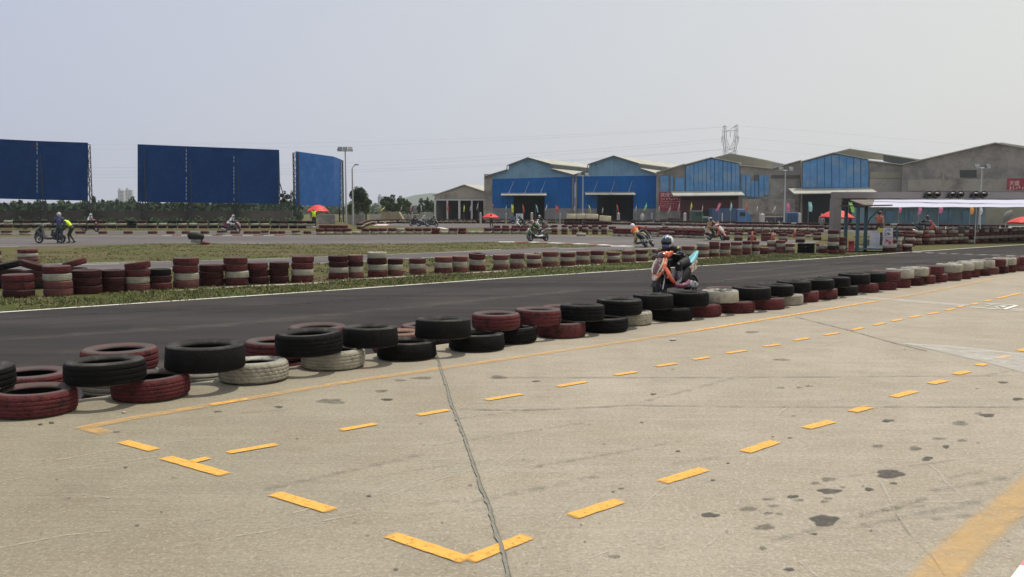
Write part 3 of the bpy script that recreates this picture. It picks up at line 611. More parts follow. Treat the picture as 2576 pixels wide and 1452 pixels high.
for i, (l, r, ty, c) in enumerate(UP):
    z0 = LOWW + .006; w = {2: .225, 3: .215, 4: .205, 5: .215, 8: .205, 9: .21, 10: .205, 11: .21, 13: .20, 15: .20, 18: .205}.get(i, .188); dc = 8.0
    for _ in range(5):
        Dm = min(.72, max(.58, (r - l) * px(dc))); back = on((l + r) / 2, ty, z0 + w).y; dc = back - Dm / 2
    # trust the row of lower tyres where the top edge is uncertain
    x = (r - CX) / F * dc * 1.002 - Dm / 2
    if uppos:
        q = uppos[-1]; v = Vector((x - q[0], dc - q[1])); mn = (Dm + q[2]) / 2 * .995
        if v.length < mn: v = v.normalized() * mn; x, dc = q[0] + v.x, q[1] + v.y
    yl = float(np.interp(x, [q[0] for q in lowpos], [q[1] for q in lowpos])); dc = min(max(dc, yl - .12), yl + .34); uppos.append((x, dc, Dm))
    tyre((x, dc, z0 + w / 2), Dm, w, c, f'{c} tyre, {ordn(i + 1)} from left in the top layer of the near barrier', G1, me=TY_N[(1, 1, 3, 0, 3, 3, 1, 1)[i % 8]], tilt=(random.uniform(-.02, .02), random.uniform(-.02, .02)))
# --- rear file on the track side, standing at track level in piles of three: (centre x, distance, diameter, colours from below)
REAR = [(62, 7.9, .66, ('black', 'white', 'red'), .16), (291, 8.5, .70, ('black', 'white', 'red'), .285), (500, 9.0, .64, ('white', 'white'), .0), (690, 9.35, .66, ('black', 'red', 'red'), .235), (795, 10.1, .66, ('black', 'black', 'red'), .29), (1000, 10.75, .64, ('black', 'dusty-hazed red'), .14), (1070, 11.3, .64, ('black', 'black', 'red'), .15),
        (1420, 12.35, .64, ('black', 'red', 'red'), .27), (1825, 14.6, .64, ('black', 'red', 'red'), .33)]
for i, (cx, dd_, Dm, cs, dz) in enumerate(REAR):
    x = (cx - CX) / F * dd_; w = (dz - TZ) / len(cs)
    for k, c in enumerate(cs):
        tyre((x, dd_, TZ + w * (k + .5) + .004 * k), Dm, w, c, f'{c} tyre, {("bottom", "second", "top")[k]} of the {ordn(i + 1)} rear pile on the barrier’s track side', G1, me=TY_N[1])

# --- second row across the track: (left, right, top, base, colours from below)
r_, w_, d_, k_, u_ = 'red', 'white', 'dark red', 'black', 'dusty-hazed red'
ROW2 = [(5, 79, 688, 751, (d_, r_, r_)), (108, 176, 667, 747, (u_, u_, w_, r_)), (180, 251, 677, 741, (d_, d_, d_)), (252, 310, 677, 736, (d_, d_, d_)), (312, 374, 658, 733, (u_, w_, r_, r_)), (374, 428, 675, 730, (r_, d_, k_)), (434, 496, 647, 726, (u_, w_, r_, r_)), (499, 561, 664, 720, (d_, d_, d_)), (563, 622, 646, 718, (r_, w_, r_, r_)),
        (623, 674, 659, 715, (d_, d_, r_)), (676, 725, 658, 713, (d_, d_, d_)), (732, 787, 643, 711, (r_, w_, r_, r_)), (825, 875, 642, 702.5, (r_, w_, d_, d_)), (876, 914, 640, 700.5, (r_, w_, d_, r_)), (924, 974, 633, 697, (r_, w_, d_, w_)), (975, 1014, 650, 694.5, (r_, w_, d_)), (1029, 1071, 649, 690.5, (r_, w_, r_)), (1092, 1137, 645, 689, (r_, w_, r_)),
        (1138, 1177, 643, 686.5, (r_, w_, r_)), (1179, 1221, 636, 682, (r_, w_, r_)), (1240, 1280, 640, 679.5, (r_, w_, r_)), (1282, 1318, 637, 677, (r_, w_, r_)), (1325, 1362, 640, 674.5, (r_, w_, r_)), (1364, 1403, 632, 672, (r_, w_, r_)), (1409, 1447, 635, 669.5, (r_, w_, r_)), (1449, 1483, 631, 666, (r_, w_, r_)), (1485, 1519, 630, 664.5, (r_, w_, r_)),
        (1527, 1560, 633, 663, (r_, w_, u_)), (1565, 1599, 630, 660.5, (r_, w_, r_)), (1600, 1631, 627.5, 658.5, (r_, w_, r_)), (1640, 1671, 626, 655.5, (r_, w_, r_)), (1680, 1711, 621, 653.5, (r_, w_, r_)), (1714, 1746, 618, 651.5, (r_, w_, r_)), (1752, 1783, 611, 648, (r_, w_, r_, w_)), (1784, 1809, 607, 647, (r_, w_, r_, r_)), (1811, 1836, 610, 646, (r_, w_, r_, r_)),
        (1838, 1866, 608, 643.5, (r_, r_, w_, r_)), (1867, 1889, 606, 641.5, (r_, r_, w_, r_)), (1891, 1911, 606, 641, (w_, r_, w_, r_)), (1911, 1934, 622, 640, (r_, r_)), (1929, 1952, 605, 636.5, (r_, w_, r_, w_)), (1953, 1976, 604, 637, (r_, r_, w_, r_)), (1977, 1999, 612.5, 637.5, (u_, w_, r_)), (2006, 2028, 611.5, 637, (k_, k_, k_)), (2028, 2049, 611.5, 637, (k_, k_, k_)), (2053, 2079, 612, 635.5, (r_, w_, r_))]
G2 = 'tyre stacks along the far side of the straight'
def stack(l, r, ty, by, cols, z, lab, grp, tilt=None, near=False, me=None):
    f = on((l + r) / 2, by, z); d0 = f.y; D_ = (r - l) * px(d0 + .25); dc = d0 + D_ / 2; x = ((l + r) / 2 - CX) / F * dc; n = len(cols)
    ht = CAM_H - (ty - HOR) / F * (dc + D_ * .2) - z; h = ht / n; out = []
    P = ('bottom', 'second', 'third', 'fourth', 'fifth', 'sixth', 'seventh'); 
    for k, c in enumerate(cols):
        jit = .035 * D_ * (k > 0)
        pos = 'only' if n == 1 else 'top' if k == n - 1 else P[k]
        tl = (0, 0) if not (tilt and k >= tilt[0]) else (tilt[1], tilt[2])
        out.append(tyre((x + random.uniform(-jit, jit), dc + random.uniform(-jit, jit), z + h * (k + .5)), D_, h * 1.0, c, lab(c, pos), grp, near, tl, me))
    return out
for i, (l, r, ty, by, cols) in enumerate(ROW2):
    if i >= 13: cols = tuple(u_ if (c == r_ and (i * 7 + j * 3) % 5 < 3) else c for j, c in enumerate(cols))  # haze and glare over the further stacks, painted in as paler red
    stack(l, r, ty, by, cols, TZ, lambda c, p, i=i: f'{c} tyre, {p} of the {ordn(i + 1)} stack from the left behind the white track line', G2, near=True, me=TY_N[1] if i < 16 else TY_N[1], tilt={4: (3, .1, .08), 19: (1, 0, -.10), 18: (2, 0, -.03)}.get(i))
# loose pile at the left end of the row
for cx, d0, Dm, zs, c, tl, lab in ((22, 22.6, .62, .72, k_, (.22, -.06), 'black tyre tipped towards the track on the dark pile at the left end'), (82, 22.4, .62, .72, d_, (.30, .05), 'dark red tyre tilted forward with its hole showing, left end of the row'), (187, 23.4, .60, .70, r_, (.0, .28), 'red tyre leaning behind the tall white banded stack near the left end')):
    for k in range(3): tyre(((cx - CX) / F * d0, d0, TZ + .15 * (k + .5)), Dm, .148, d_ if k else k_, f'{"dark red" if k else "black"} tyre, {("bottom", "middle", "upper")[k]} in the pile under the {lab.split(" tyre")[0]} {"tipped" if "tipped" in lab else "leaning" if "leaning" in lab else "tilted"} tyre', G2, me=TY_N[1])
    tyre(((cx - CX) / F * d0, d0 - .02, TZ + .46 + .11), Dm, .16, c, lab, G2, me=TY_N[1], tilt=tl)
for i, (l, r, ty, by, cols) in enumerate(((-30, 1, 630, 664, (u_, w_, r_)), (46, 93, 626, 668, (r_, u_, w_, r_)))):
    stack(l, r, ty, by, cols, TZ, lambda c, p, i=i: f'{c} tyre, {p} of the {("edge", "lone")[i]} stack on the grass island at far left', 'stacks on the grass island')
# stacks in the bend behind the straight
G3 = 'tyre stacks inside the hairpin'
for i, (l, r, ty, by, cols) in enumerate(((1813, 1835, 583, 604.5, (r_, w_, r_)), (1846, 1867, 584, 606, (r_, w_, r_)), (1880, 1902, 583, 606, (r_, w_, r_)), (1914, 1939, 586, 607, (u_, u_, r_)), (1958, 1980, 587, 608, (u_, w_, r_)), (2001, 2024, 588, 610.5, (d_, w_, r_)), (2045, 2065, 586, 604.5, (r_, w_, r_)))):
    stack(l, r, ty, by, cols, TZ, lambda c, p, i=i: f'{c} tyre, {p} of the {ordn(i + 1)} spaced stack inside the hairpin', G3)
# tall cluster round the foot of the gantry and the marshal booth
for i, (l, r, ty, by, cols, tl) in enumerate(((2082, 2110, 578, 640, (r_, d_, w_, u_, w_, r_), None), (2104, 2127, 596, 639, (u_, w_, r_, r_), None), (2060, 2081, 615, 637, (r_, w_), None), (2221, 2253, 601, 635.5, (d_, w_, r_), (1, 0, .06)), (2246, 2268, 600, 634, (u_, u_, w_, w_), None), (2247, 2272, 586, 622, (d_, r_, w_, r_), None), (2270, 2294, 614, 634, (d_, d_, w_), None), (2276, 2300, 590, 620, (r_, r_, w_, r_), None))):
    stack(l, r, ty, by, cols, TZ, lambda c, p, i=i: f'{c} tyre, {p} of the {("tall gantry", "second gantry", "low gantry", "tilted booth", "corner booth", "rear booth", "short booth", "last booth")[i]} stack beside the marshal booth', 'tyre stacks by the marshal booth', tilt=tl)
# single tyres along the far edge of the middle lane
SG = [(5, 31, 1), (52, 78, 1), (192, 216, 0), (250, 271, 0), (313, 335, 0), (374, 397, 0), (420, 441, 0), (459, 479, 0), (506, 527, 0), (546, 569, 1), (581, 604, 0), (614, 635, 0), (636, 656, 0), (657, 677, 1), (680, 699, 0), (700, 718, 0), (735, 757, 1), (764, 784, 0)]
for i, (l, r, two) in enumerate(SG):
    stack(l, r, 581 if not two else 579.5, 588.5 if not two else 591, (r_,) if not two else (w_, r_), TZ, lambda c, p, i=i: f'{c} tyre{" on top" if p == "top" else " underneath" if p == "bottom" else ""}, {ordn(i + 1)} from the left along the far edge of the middle lane', 'low tyres along the middle lane')
N_IND = len(TYRES)
# everything further off reads as one continuous mass of tyres: one object
mb = MB(); V_far = None
pf = [(.31, -.07, 0), (.32, 0, 0), (.31, .07, 0), (.25, .088, 1), (.20, .07, 1), (.20, -.07, 1), (.25, -.088, 1)]
CI = {r_: 0, w_: 2, d_: 3, u_: 4, k_: 5}
def massed(x, y, z, D_, h, c):
    ci = CI[c]; M = Matrix.Translation((x, y, z)) @ Matrix.Diagonal((D_ / .64, D_ / .64, h / .18, 1))
    mb.lathe([(a, b, ci if t == 0 else 1 if ci != 2 else 6) for a, b, t in pf], 12, M=M)
def wall(pts, cols, D_, h, rows=1, gap=1.0, z=TZ, alt=None):
    P = [p if isinstance(p, Vector) else on(*p, z) for p in pts]; P = [Vector((p.x, p.y, 0)) for p in P]; k = 0; rem = 0
    for a, b in zip(P[:-1], P[1:]):
        L = (b - a).length; t = rem; q = (b - a).normalized(); nrm = Vector((-q.y, q.x, 0))
        while t < L:
            p = a + q * t
            for rr in range(rows):
                cc = cols if not alt or k % 2 == 0 else alt
                for j, c in enumerate(cc):
                    if random.random() < .10: c = random.choice(cols)
                    if j == len(cc) - 1 and random.random() < .12: continue
                    massed(p.x + nrm.x * rr * D_ + random.uniform(-.05, .05) * D_, p.y + nrm.y * rr * D_ + random.uniform(-.04, .04), z + h * (j + .5), D_ * random.uniform(.92, 1.06), h * .98, c)
            t += D_ * gap; k += 1
        rem = t - L
BANK = TZ + .35
wall([(-420, 572.0), (0, 573), (300, 574), (700, 574.5), (800, 575.5)], (k_, w_, k_), .80, .225, 1, 1.17, BANK, alt=(d_, w_, d_))
wall([(905, 577), (912, 571), (930, 564.5), (1000, 562.2), (1400, 562.5), (1650, 567), (1900, 572.5), (2100, 577.5), (2280, 580)], (d_, w_, d_), .70, .21, 1, 1.0)
wall([(2100, 577), (2300, 581), (2600, 586)], (r_, w_, d_), .66, .22, 1, 1.0)
wall([(806, 590.6), (880, 590), (1000, 589), (1300, 588.6), (1400, 588.8)], (w_, r_), .72, .25, 1, 1.0, TZ)
wall([(1250, 580), (1330, 581), (1420, 582), (1540, 583.5)], (w_, r_), .66, .25, 1, 1.5)
for l in (1387, 1412, 1438, 1464, 1489, 1512):
    p = on(l + 8, 589.5, TZ)
    for j, c in enumerate((u_, r_, w_, r_)): massed(p.x, p.y, TZ + .19 * (j + .5), .52, .185, c)
p = on(1462, 594, TZ); massed(p.x, p.y, TZ + .12, .75, .24, w_)
wall([(1552, 594.5), (1640, 596.5), (1740, 599), (1775, 600.5)], (w_, r_, r_), .66, .20, 1, 1.02)
wall([(1600, 590), (1700, 593), (1800, 594), (1830, 594)], (u_, w_, r_), .64, .19, 1, 1.02)
wall([(1660, 585), (1760, 588), (1900, 590), (2060, 593)], (w_, r_, w_), .62, .18, 1, 1.2)
wall([(1700, 578.5), (1850, 581), (2000, 583.5), (2075, 585)], (r_, w_, r_), .62, .20, 1, 1.2)
wall([(1830, 590.5), (1960, 595), (2075, 598.5)], (w_, r_), .6, .20, 1, 1.35)
wall([(2290, 617), (2380, 613.5), (2480, 609), (2600, 603.5), (2720, 598)], (d_, w_, u_, u_), .60, .20, 1, 1.05, alt=(u_, w_, u_, w_))
wall([(2300, 604), (2400, 601), (2600, 596)], (r_, w_, r_), .60, .19, 1, 1.3)
wall([(2205, 602), (2290, 605)], (r_, w_, r_), .60, .19, 1, 1.2)
p0 = on(845, 583, TZ)
wall([(812, 582), (872, 583.5)], (d_, r_, r_), .78, .20, 1, .8)
far_t = mb.build('tyre_barriers', [TM[r_][0], TM[r_][1], TM[w_][0], TM[d_][0], TM[u_][0], TM[k_][0], TM[w_][1]])
tag(far_t, 'long continuous red and white tyre walls round the far bends', 'tyre wall', kind='stuff')
print('individual tyres', N_IND)
# grass bank below the far left tyre wall
mb = MB(); a = P_([(-700, 577.5), (0, 579), (500, 579.5), (780, 580.5), (880, 582)]); 
n = len(a); b = [Vector((p.x * 1.06, p.y + 4.5, 0)) for p in a]; c = [Vector((p.x * 1.8, p.y + 60, 0)) for p in a]
a.append(Vector((a[-1].x + 1.2, a[-1].y + 2, 0))); b.append(Vector((b[-1].x + 1.2, b[-1].y, 0))); c.append(Vector((c[-1].x + 1.2, c[-1].y, 0))); n += 1
mb.add([(p.x, p.y, TZ - .01) for p in a] + [(p.x, p.y, BANK - .004 if i_ < n - 1 else TZ - .02) for i_, p in enumerate(b)] + [(p.x, p.y, BANK if i_ < n - 1 else TZ - .02) for i_, p in enumerate(c)], [(i, i + 1, n + i + 1, n + i) for i in range(n - 1)] + [(n + i, n + i + 1, 2 * n + i + 1, 2 * n + i) for i in range(n - 1)])
struct('grass_bank', mb, M_GRASS)
# ------------------------------------------------------------------ warehouses
M_BLUE = corr(mat('blue_sheet', (0.006, 0.115, 0.36), 0.6, 0.14, 0.8, c2=(0.010, 0.135, 0.40), f2=(0.5, 0.62), s2=0.25, per=False, spec=.08), 0.3)
M_PALE = corr(mat('pale_blue_sheet', (0.19, 0.33, 0.45), 0.6, 0.14, 0.6, c2=(0.15, 0.27, 0.38), f2=(0.5, 0.6), s2=0.4, per=False, spec=.15), 0.3)
M_PAN = mat('panel_light', (0.11, 0.27, 0.48), 0.6, 0.2, 0.7, c2=(0.20, 0.31, 0.43), f2=(0.5, 0.6), s2=0.5, per=False, spec=.15)
M_PAN2 = mat('panel_dark', (0.035, 0.11, 0.22), 0.6, 0.2, 1.0, per=False)
M_RF = corr(mat('roof_sheet', (0.42, 0.41, 0.34), 0.6, 0.12, 0.4, c2=(0.28, 0.25, 0.20), f2=(0.56, 0.68), s2=0.35, per=False), 0.4)
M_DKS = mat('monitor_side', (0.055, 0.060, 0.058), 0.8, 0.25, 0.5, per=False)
M_GW = mat('grey_blockwork', (0.29, 0.27, 0.23), 0.9, 0.24, 1.2, c2=(0.19, 0.18, 0.16), f2=(0.46, 0.60), s2=0.35, bump=.4, bs=3, per=False)
M_GW2 = mat('plaster_wall', (0.36, 0.33, 0.27), 0.9, 0.2, 0.6, c2=(0.17, 0.155, 0.13), f2=(0.48, 0.62), s2=0.3, per=False)
M_DADO = mat('dado_render', (0.235, 0.235, 0.24), 0.9, 0.15, 0.8, c2=(0.18, 0.18, 0.18), f2=(0.5, 0.62), s2=0.5, per=False)
M_VOID = mat('dark_interior', (0.020, 0.022, 0.022), 0.9, 0.2, 1, per=False)  # near-black colour stands in for the shade inside the doorways
M_STEEL = mat('galvanised_steel', (0.42, 0.43, 0.42), 0.5, 0.15, 3, metal=0.4)
M_CREAM = mat('cream_infill', (0.30, 0.285, 0.20), 0.8, 0.15, 0.6, per=False)
M_MAROON = mat('maroon_shutter', (0.085, 0.028, 0.030), 0.8, 0.2, 0.7, per=False)
M_TRIM = mat('roof_trim', (0.10, 0.11, 0.12), 0.7, 0.1, 2, per=False)
DV = Vector((0.47, 0.885, 0)).normalized()
def pd(x, y, d0, d1, x0, x1):                # point on a facade whose distance runs from d0 (at x0) to d1 (at x1)
    # the facade is straight in plan: interpolate 1/d linearly in x
    k = (x - x0) / (x1 - x0); return at(x, y, 1 / ((1 - k) / d0 + k / d1))
def facade(mb, pts, mi, base=None, off=0.0):    # polygon in the facade plane
    mb.add([(p.x, p.y - off, p.z) for p in pts], [tuple(range(len(pts)))], mi)
def slabq(mb, a, b, depth, mi, th=.12):           # roof sheet from front edge a-b back along depth vector, with thickness
    c, d = b + depth, a + depth; up = Vector((0, 0, th))
    mb.add([a, b, c, d, a + up, b + up, c + up, d + up], [(3, 2, 1, 0), (4, 5, 6, 7), (0, 1, 5, 4), (1, 2, 6, 5), (2, 3, 7, 6), (3, 0, 4, 7)], mi)
def box3(mb, a, b, thick, mi):                   # box between two opposite corners of a facade rectangle, proud by thick
    lo, hi = min(a.z, b.z), max(a.z, b.z); t = Vector((0, -thick, 0))
    P = [Vector((a.x, a.y, lo)), Vector((b.x, b.y, lo)), Vector((b.x, b.y, hi)), Vector((a.x, a.y, hi))]; Q = [p + t for p in P]
    mb.add(P + Q, [(4, 5, 6, 7), (0, 3, 2, 1), (0, 1, 5, 4), (1, 2, 6, 5), (2, 3, 7, 6), (3, 0, 4, 7)], mi)
ZB = TZ
def base_of(p): return Vector((p.x, p.y, ZB))

def blue_hall(name, prof, d0, d1, x0, x1, door, canopy, split, label, corner):
    """prof: photograph points along the roof outline, left to right, with 'm' marking vertical steps of the raised monitor."""
    G = lambda x, y: pd(x, y, d0, d1, x0, x1)
    o = G(*prof[0]); root = empty(name, (o.x, o.y, ZB), 0, label, 'warehouse', 'row of warehouses behind the circuit')
    L0 = Vector(root.location); P = [G(*p) for p in prof]; dep = DV * 34
    mb = MB(); dl, dr, dt = door
    A, B = P[0], P[-1]; bot = ZB
    # wall around the door opening: pale gable above the split, blue below, dado at the foot
    sA, sB = G(x0, split[0]), G(x1, split[1]); gA, gB = G(x0, split[2]), G(x1, split[2])
    def zat(p, q, x): k = (x - x0) / (x1 - x0); r = G(x, 500); return Vector((r.x, r.y, p.z * (1 - k) + q.z * k))
    top = [sA, sB] + P[::-1]
    facade(mb, top, 1)
    for (xa, xb, zt) in ((x0, dl, None), (dr, x1, None), (dl, dr, dt)):
        a0, b0 = zat(sA, sB, xa), zat(sA, sB, xb); ga, gb = zat(gA, gB, xa), zat(gA, gB, xb)
        if zt is None:
            facade(mb, [ga, gb, b0, a0], 0); facade(mb, [base_of(ga), base_of(gb), gb, ga], 2)
        else:
            facade(mb, [G(xa, zt), G(xb, zt), b0, a0], 0)
    w = mb.build('wall', [M_BLUE, M_PALE, M_DADO], root, L0); w.location = (0, 0, 0)
    mb = MB(); ms = MB()
    for p, q in zip(P[:-1], P[1:]):
        if abs(p.x - q.x) < 1.2 and abs(p.z - q.z) > .3:
            lo, hi = (p, q) if p.z < q.z else (q, p); c, d = hi + dep, lo + dep
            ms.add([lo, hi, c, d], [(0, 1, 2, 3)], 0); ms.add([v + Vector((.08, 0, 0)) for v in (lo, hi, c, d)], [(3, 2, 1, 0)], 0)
        else: slabq(mb, p - DV * .5, q - DV * .5, dep + DV * .5, 0)
    o = mb.build('roof', [M_RF], root, L0); o.location = (0, 0, 0)
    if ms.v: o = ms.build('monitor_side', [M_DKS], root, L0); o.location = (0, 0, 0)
    mb = MB()
    for p, q in zip(P[:-1], P[1:]): mb.tube(p - DV * .55, q - DV * .55, .09, .09, 4)
    o = mb.build('verge_trim', [M_TRIM], root, L0); o.location = (0, 0, 0)
    # door recess
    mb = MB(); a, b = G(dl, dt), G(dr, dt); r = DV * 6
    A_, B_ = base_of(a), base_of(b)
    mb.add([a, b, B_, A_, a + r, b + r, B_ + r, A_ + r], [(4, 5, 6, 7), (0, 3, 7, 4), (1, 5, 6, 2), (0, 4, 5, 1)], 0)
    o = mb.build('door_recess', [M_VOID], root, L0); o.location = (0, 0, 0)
    if canopy:
        cl, cr_, ct, cb = canopy; mb = MB(); a, b = G(cl, ct), G(cr_, ct); out = Vector((-.1, -2.6, -.28 * (cb - ct)/3 )); 
        slabq(mb, a + out, b + out, -out + Vector((0, -.01, 0)), 0, .10)
        for k in (.15, .5, .85):
            p = a.lerp(b, k); mb.tube(p + out * .9, p + Vector((.9, -.02, 2.0)), .03, .03, 5, 1)
        o = mb.build('canopy', [M_RF, M_STEEL], root, L0); o.location = (0, 0, 0)
    if corner:
        mb = MB()
        for cx, cy in corner: p = G(cx, cy); mb.tube(Vector((p.x, p.y - .18, ZB)), Vector((p.x, p.y - .18, p.z)), .13, .13, 8)
        o = mb.build('drain_pipe', [M_DADO], root, L0); o.location = (0, 0, 0)
    return root
blue_hall('blue_warehouse', [(1222.6, 446), (1242, 439), (1279, 428), (1280, 417.3), (1331, 397.8), (1389, 414.0), (1390, 426), (1446, 441)], 142, 139.5, 1222.6, 1446, (1292, 1370, 491), (1262, 1375, 487, 491), (451, 444.5, 524), 'blue sheet warehouse with pale gable, left one of the bright blue pair', [(1441, 446)])
blue_hall('blue_warehouse', [(1447, 441), (1481, 430.4), (1482, 415), (1546.4, 393.4), (1610.5, 413), (1611.5, 425), (1651, 437)], 139.5, 136, 1447, 1651, (1502, 1593, 491), (1471, 1595, 485, 489), (444, 442, 525), 'blue sheet warehouse with pale gable, beside the red banner', [(1450, 446)])
mb = MB(); a = at(1222.6, 438, 141.8); b = at(1242, 439, 141.8); mb.prism([(a.x - .3, a.y + .02), (b.x, b.y + .02), (b.x, b.y + .5), (a.x - .3, a.y + .5)], ZB, a.z)
tag(mb.build('parapet_wall', [M_GW2]), 'narrow grey end wall at the left corner of the blue warehouse', 'wall')

def mixed_hall(name, label, outline, ref, parts, roofs, extra=()):
    """outline: wall outline; parts: list of (part name, [polygons], material, proud); roofs: list of front edges."""
    d0, d1, x0, x1 = ref; G = lambda x, y: pd(x, y, d0, d1, x0, x1)
    o = G(*outline[0]); L0 = Vector((o.x, o.y, ZB)); root = empty(name, L0, 0, label, 'warehouse', 'row of warehouses behind the circuit')
    mb = MB(); P = [G(*p) for p in outline]; facade(mb, [base_of(P[0]), base_of(P[-1])] + P[::-1], 0)
    # returns of the wall, so that it is a volume
    for p in (P[0], P[-1]): q = p + DV * 34; mb.add([base_of(p), p, q, base_of(q)], [(0, 1, 2, 3)], 0)
    w = mb.build('wall', [M_GW], root, L0); w.location = (0, 0, 0)
    for nm, polys, m, proud in parts:
        mb = MB()
        for k, pl in enumerate(polys):
            Q = [G(*p) for p in pl]; F_ = [Vector((p.x, p.y - proud - .14, p.z)) for p in Q]; n = len(Q)
            mi = k % (len(m) if isinstance(m, list) else 1)
            mb.add(F_ + Q, [tuple(range(n))] + [(i, (i + 1) % n, n + (i + 1) % n, n + i) for i in range(n)], mi)
        q = mb.build(nm, m, root, L0); q.location = (0, 0, 0)
    mb = MB(); k = 0
    for pa, pb, back in roofs:
        a, b = G(*pa), G(*pb); slabq(mb, a - DV * .5 + Vector((0, 0, .02)), b - DV * .5 + Vector((0, 0, .02)), DV * back, 0)
    if mb.v: q = mb.build('roof', [M_RF], root, L0); q.location = (0, 0, 0)
    return root, G, L0
def strips(x0, x1, topf, bot, n, gap=.16):
    out = []; xs = [x0 + (x1 - x0) * i / n for i in range(n + 1)]
    for i in range(n):
        a, b = xs[i], xs[i + 1] - (x1 - x0) / n * gap * random.uniform(.4, 1.6); out.append([(a, bot), (b, bot), (b, topf(b)), (a, topf(a))])
    return out
def lin(pts):
    def f(x):
        for (xa, ya), (xb, yb) in zip(pts[:-1], pts[1:]):
            if x <= xb: return ya + (yb - ya) * (x - xa) / (xb - xa)
        return pts[-1][1]
    return f
t3 = lin([(1723.6, 417), (1791.4, 398.5), (1860.5, 412)])
M_RAW = mat('raised_roof_gable', (0.27, 0.255, 0.19), 0.85, 0.12, 0.7, per=False)
# hall 3: patchwork blue panels, small awning, grey shoulders
r3, G, L0 = mixed_hall('striped_warehouse', 'grey warehouse patched with blue strip panels, between the blue pair and the tall gable', [(1652, 436), (1723.6, 414.7), (1723.7, 416.2), (1791.4, 397.6), (1860.5, 411.5), (1862, 417), (1944, 425.5), (2014.5, 405.6)], (134, 129, 1652, 2016),
    [('panel_backing', [[(1723.6, 481), (1860.5, 481), (1860.5, 412.8), (1791.4, 399), (1723.6, 417.5)]], M_PAN2, .08), ('blue_panel', strips(1724.6, 1860, lambda x: t3(x) + 1.5, 480.5, 13, .13), [M_PAN, M_PAN, M_PAN], .16),
     ('side_panel', [[(1661, 483), (1681, 483), (1681, 443), (1661, 443)], [(1686, 483), (1692, 483), (1692, 443), (1686, 443)], [(1698, 484), (1721, 484), (1721, 447), (1698, 447)]], M_PAN, .12),
     ('right_panel', [[(1864, 494), (1874, 494), (1874, 441), (1864, 441)], [(1876, 494), (1887, 494), (1887, 441), (1876, 441)], [(1888, 496), (1897, 496), (1897, 455), (1888, 455)], [(1898.5, 496), (1906, 496), (1906, 455), (1898.5, 455)], [(1909, 496), (1920, 496), (1920, 441), (1909, 441)], [(1921.5, 491), (1933, 491), (1933, 443), (1921.5, 443)]], M_PAN, .12),
     ('window_opening', [[(1897.5, 454), (1908, 454), (1908, 441), (1897.5, 441)], [(1941, 448), (2012, 448), (2012, 441), (1941, 441)]], mat('barred_window', (0.10, 0.095, 0.09), 0.8, .3, 2, per=False), .10),
     ('lower_plaster', [[(1866, 540), (2010, 540), (2010, 501), (1866, 501)]], M_GW2, .06),
     ('red_lettering', [[(1999, 538), (2010, 538), (2010, 486), (1999, 486)]], mat('faded_red_letters', (0.22, 0.13, 0.11), 0.9, .3, 2.5, c2=(0.25, 0.23, 0.2), f2=(.45, .5), s2=1.6, per=False), .10),
     ('door_recess', [[(1712, 562), (1857, 562), (1857, 484), (1712, 484)]], M_VOID, .05), ('shutter', [[(1712, 562), (1735, 562), (1735, 503), (1712, 503)], [(1736, 530), (1856, 530), (1856, 503), (1736, 503)]], M_MAROON, .14)],  # this doorway's shade is a flat dark sheet on the wall
    [((1723.6, 416.5), (1791.4, 398), 1.5), ((1791.4, 398), (1860.5, 411.8), 1.5), ((1652, 436), (1723.6, 414.7), 34), ((1862, 417), (1944, 425.5), 34), ((1944, 425.5), (2014.5, 405.6), 34)])
mb = MB(); a, b = G(1687, 483), G(1862, 481); o_ = Vector((-.2, -3.4, -.7)); slabq(mb, a + o_, b + o_, -o_, 0, .12)
q = mb.build('canopy', [M_RF], r3, L0); q.location = (0, 0, 0)
# raised roof behind hall 3
mb = MB(); d_ = 141; g = [(1800.5, 397.0), (1838, 388.2), (1934, 406.5), (1948, 424), (1862, 416), (1800, 404)]
facade(mb, [at(x, y, d_) for x, y in g], 0)
slabq(mb, at(1798, 397.8, d_), at(1838, 387.6, d_), DV * 22, 1, .14); slabq(mb, at(1838, 387.6, d_), at(1934, 406, d_), DV * 22, 1, .14)
a, b = at(1934, 406.5, d_), at(1948, 424, d_); c = a + DV * 22; mb.add([a, b, b + DV * 22, c], [(0, 1, 2, 3)], 2)
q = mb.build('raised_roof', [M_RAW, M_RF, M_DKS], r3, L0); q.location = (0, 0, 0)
# hall 4
t4 = lin([(2017, 408), (2099, 386.5), (2184, 402)])
r4, G, L0 = mixed_hall('tall_gable_warehouse', 'warehouse with tall blue panelled gable and long awning over a dark bay, behind the gantry', [(2016.5, 408.5), (2099, 386), (2184, 401.8), (2185, 406), (2271, 416)], (127, 122, 2016.5, 2271),
    [('panel_backing', [[(2017.5, 473), (2183.5, 473), (2183.5, 403), (2099, 387.5), (2017.5, 409.3)]], M_PAN2, .08), ('blue_panel', strips(2018, 2183, lambda x: t4(x) + 1.6, 472.5, 9, .09), [M_PAN, M_PAN], .16),
     ('cream_band', [[(2188, 449), (2268, 449), (2268, 433), (2188, 433)]], M_CREAM, .06), ('plaster', [[(2187, 500), (2270, 500), (2270, 450), (2187, 450)]], M_GW2, .05),
     ('door_recess', [[(2018, 563), (2180, 563), (2180, 479), (2018, 479)]], M_VOID, .05)],  # dark bay: shade painted as a flat sheet, no real depth
    [((2016.5, 408.5), (2099, 386), 1.5), ((2099, 386), (2184, 401.8), 1.5), ((2185, 406), (2271, 416), 30)])
mb = MB(); a, b = G(1983, 476.5), G(2187, 473.5); o_ = Vector((-.3, -3.6, -.75)); slabq(mb, a + o_, b + o_, -o_, 0, .12)
q = mb.build('canopy', [M_RF], r4, L0); q.location = (0, 0, 0)
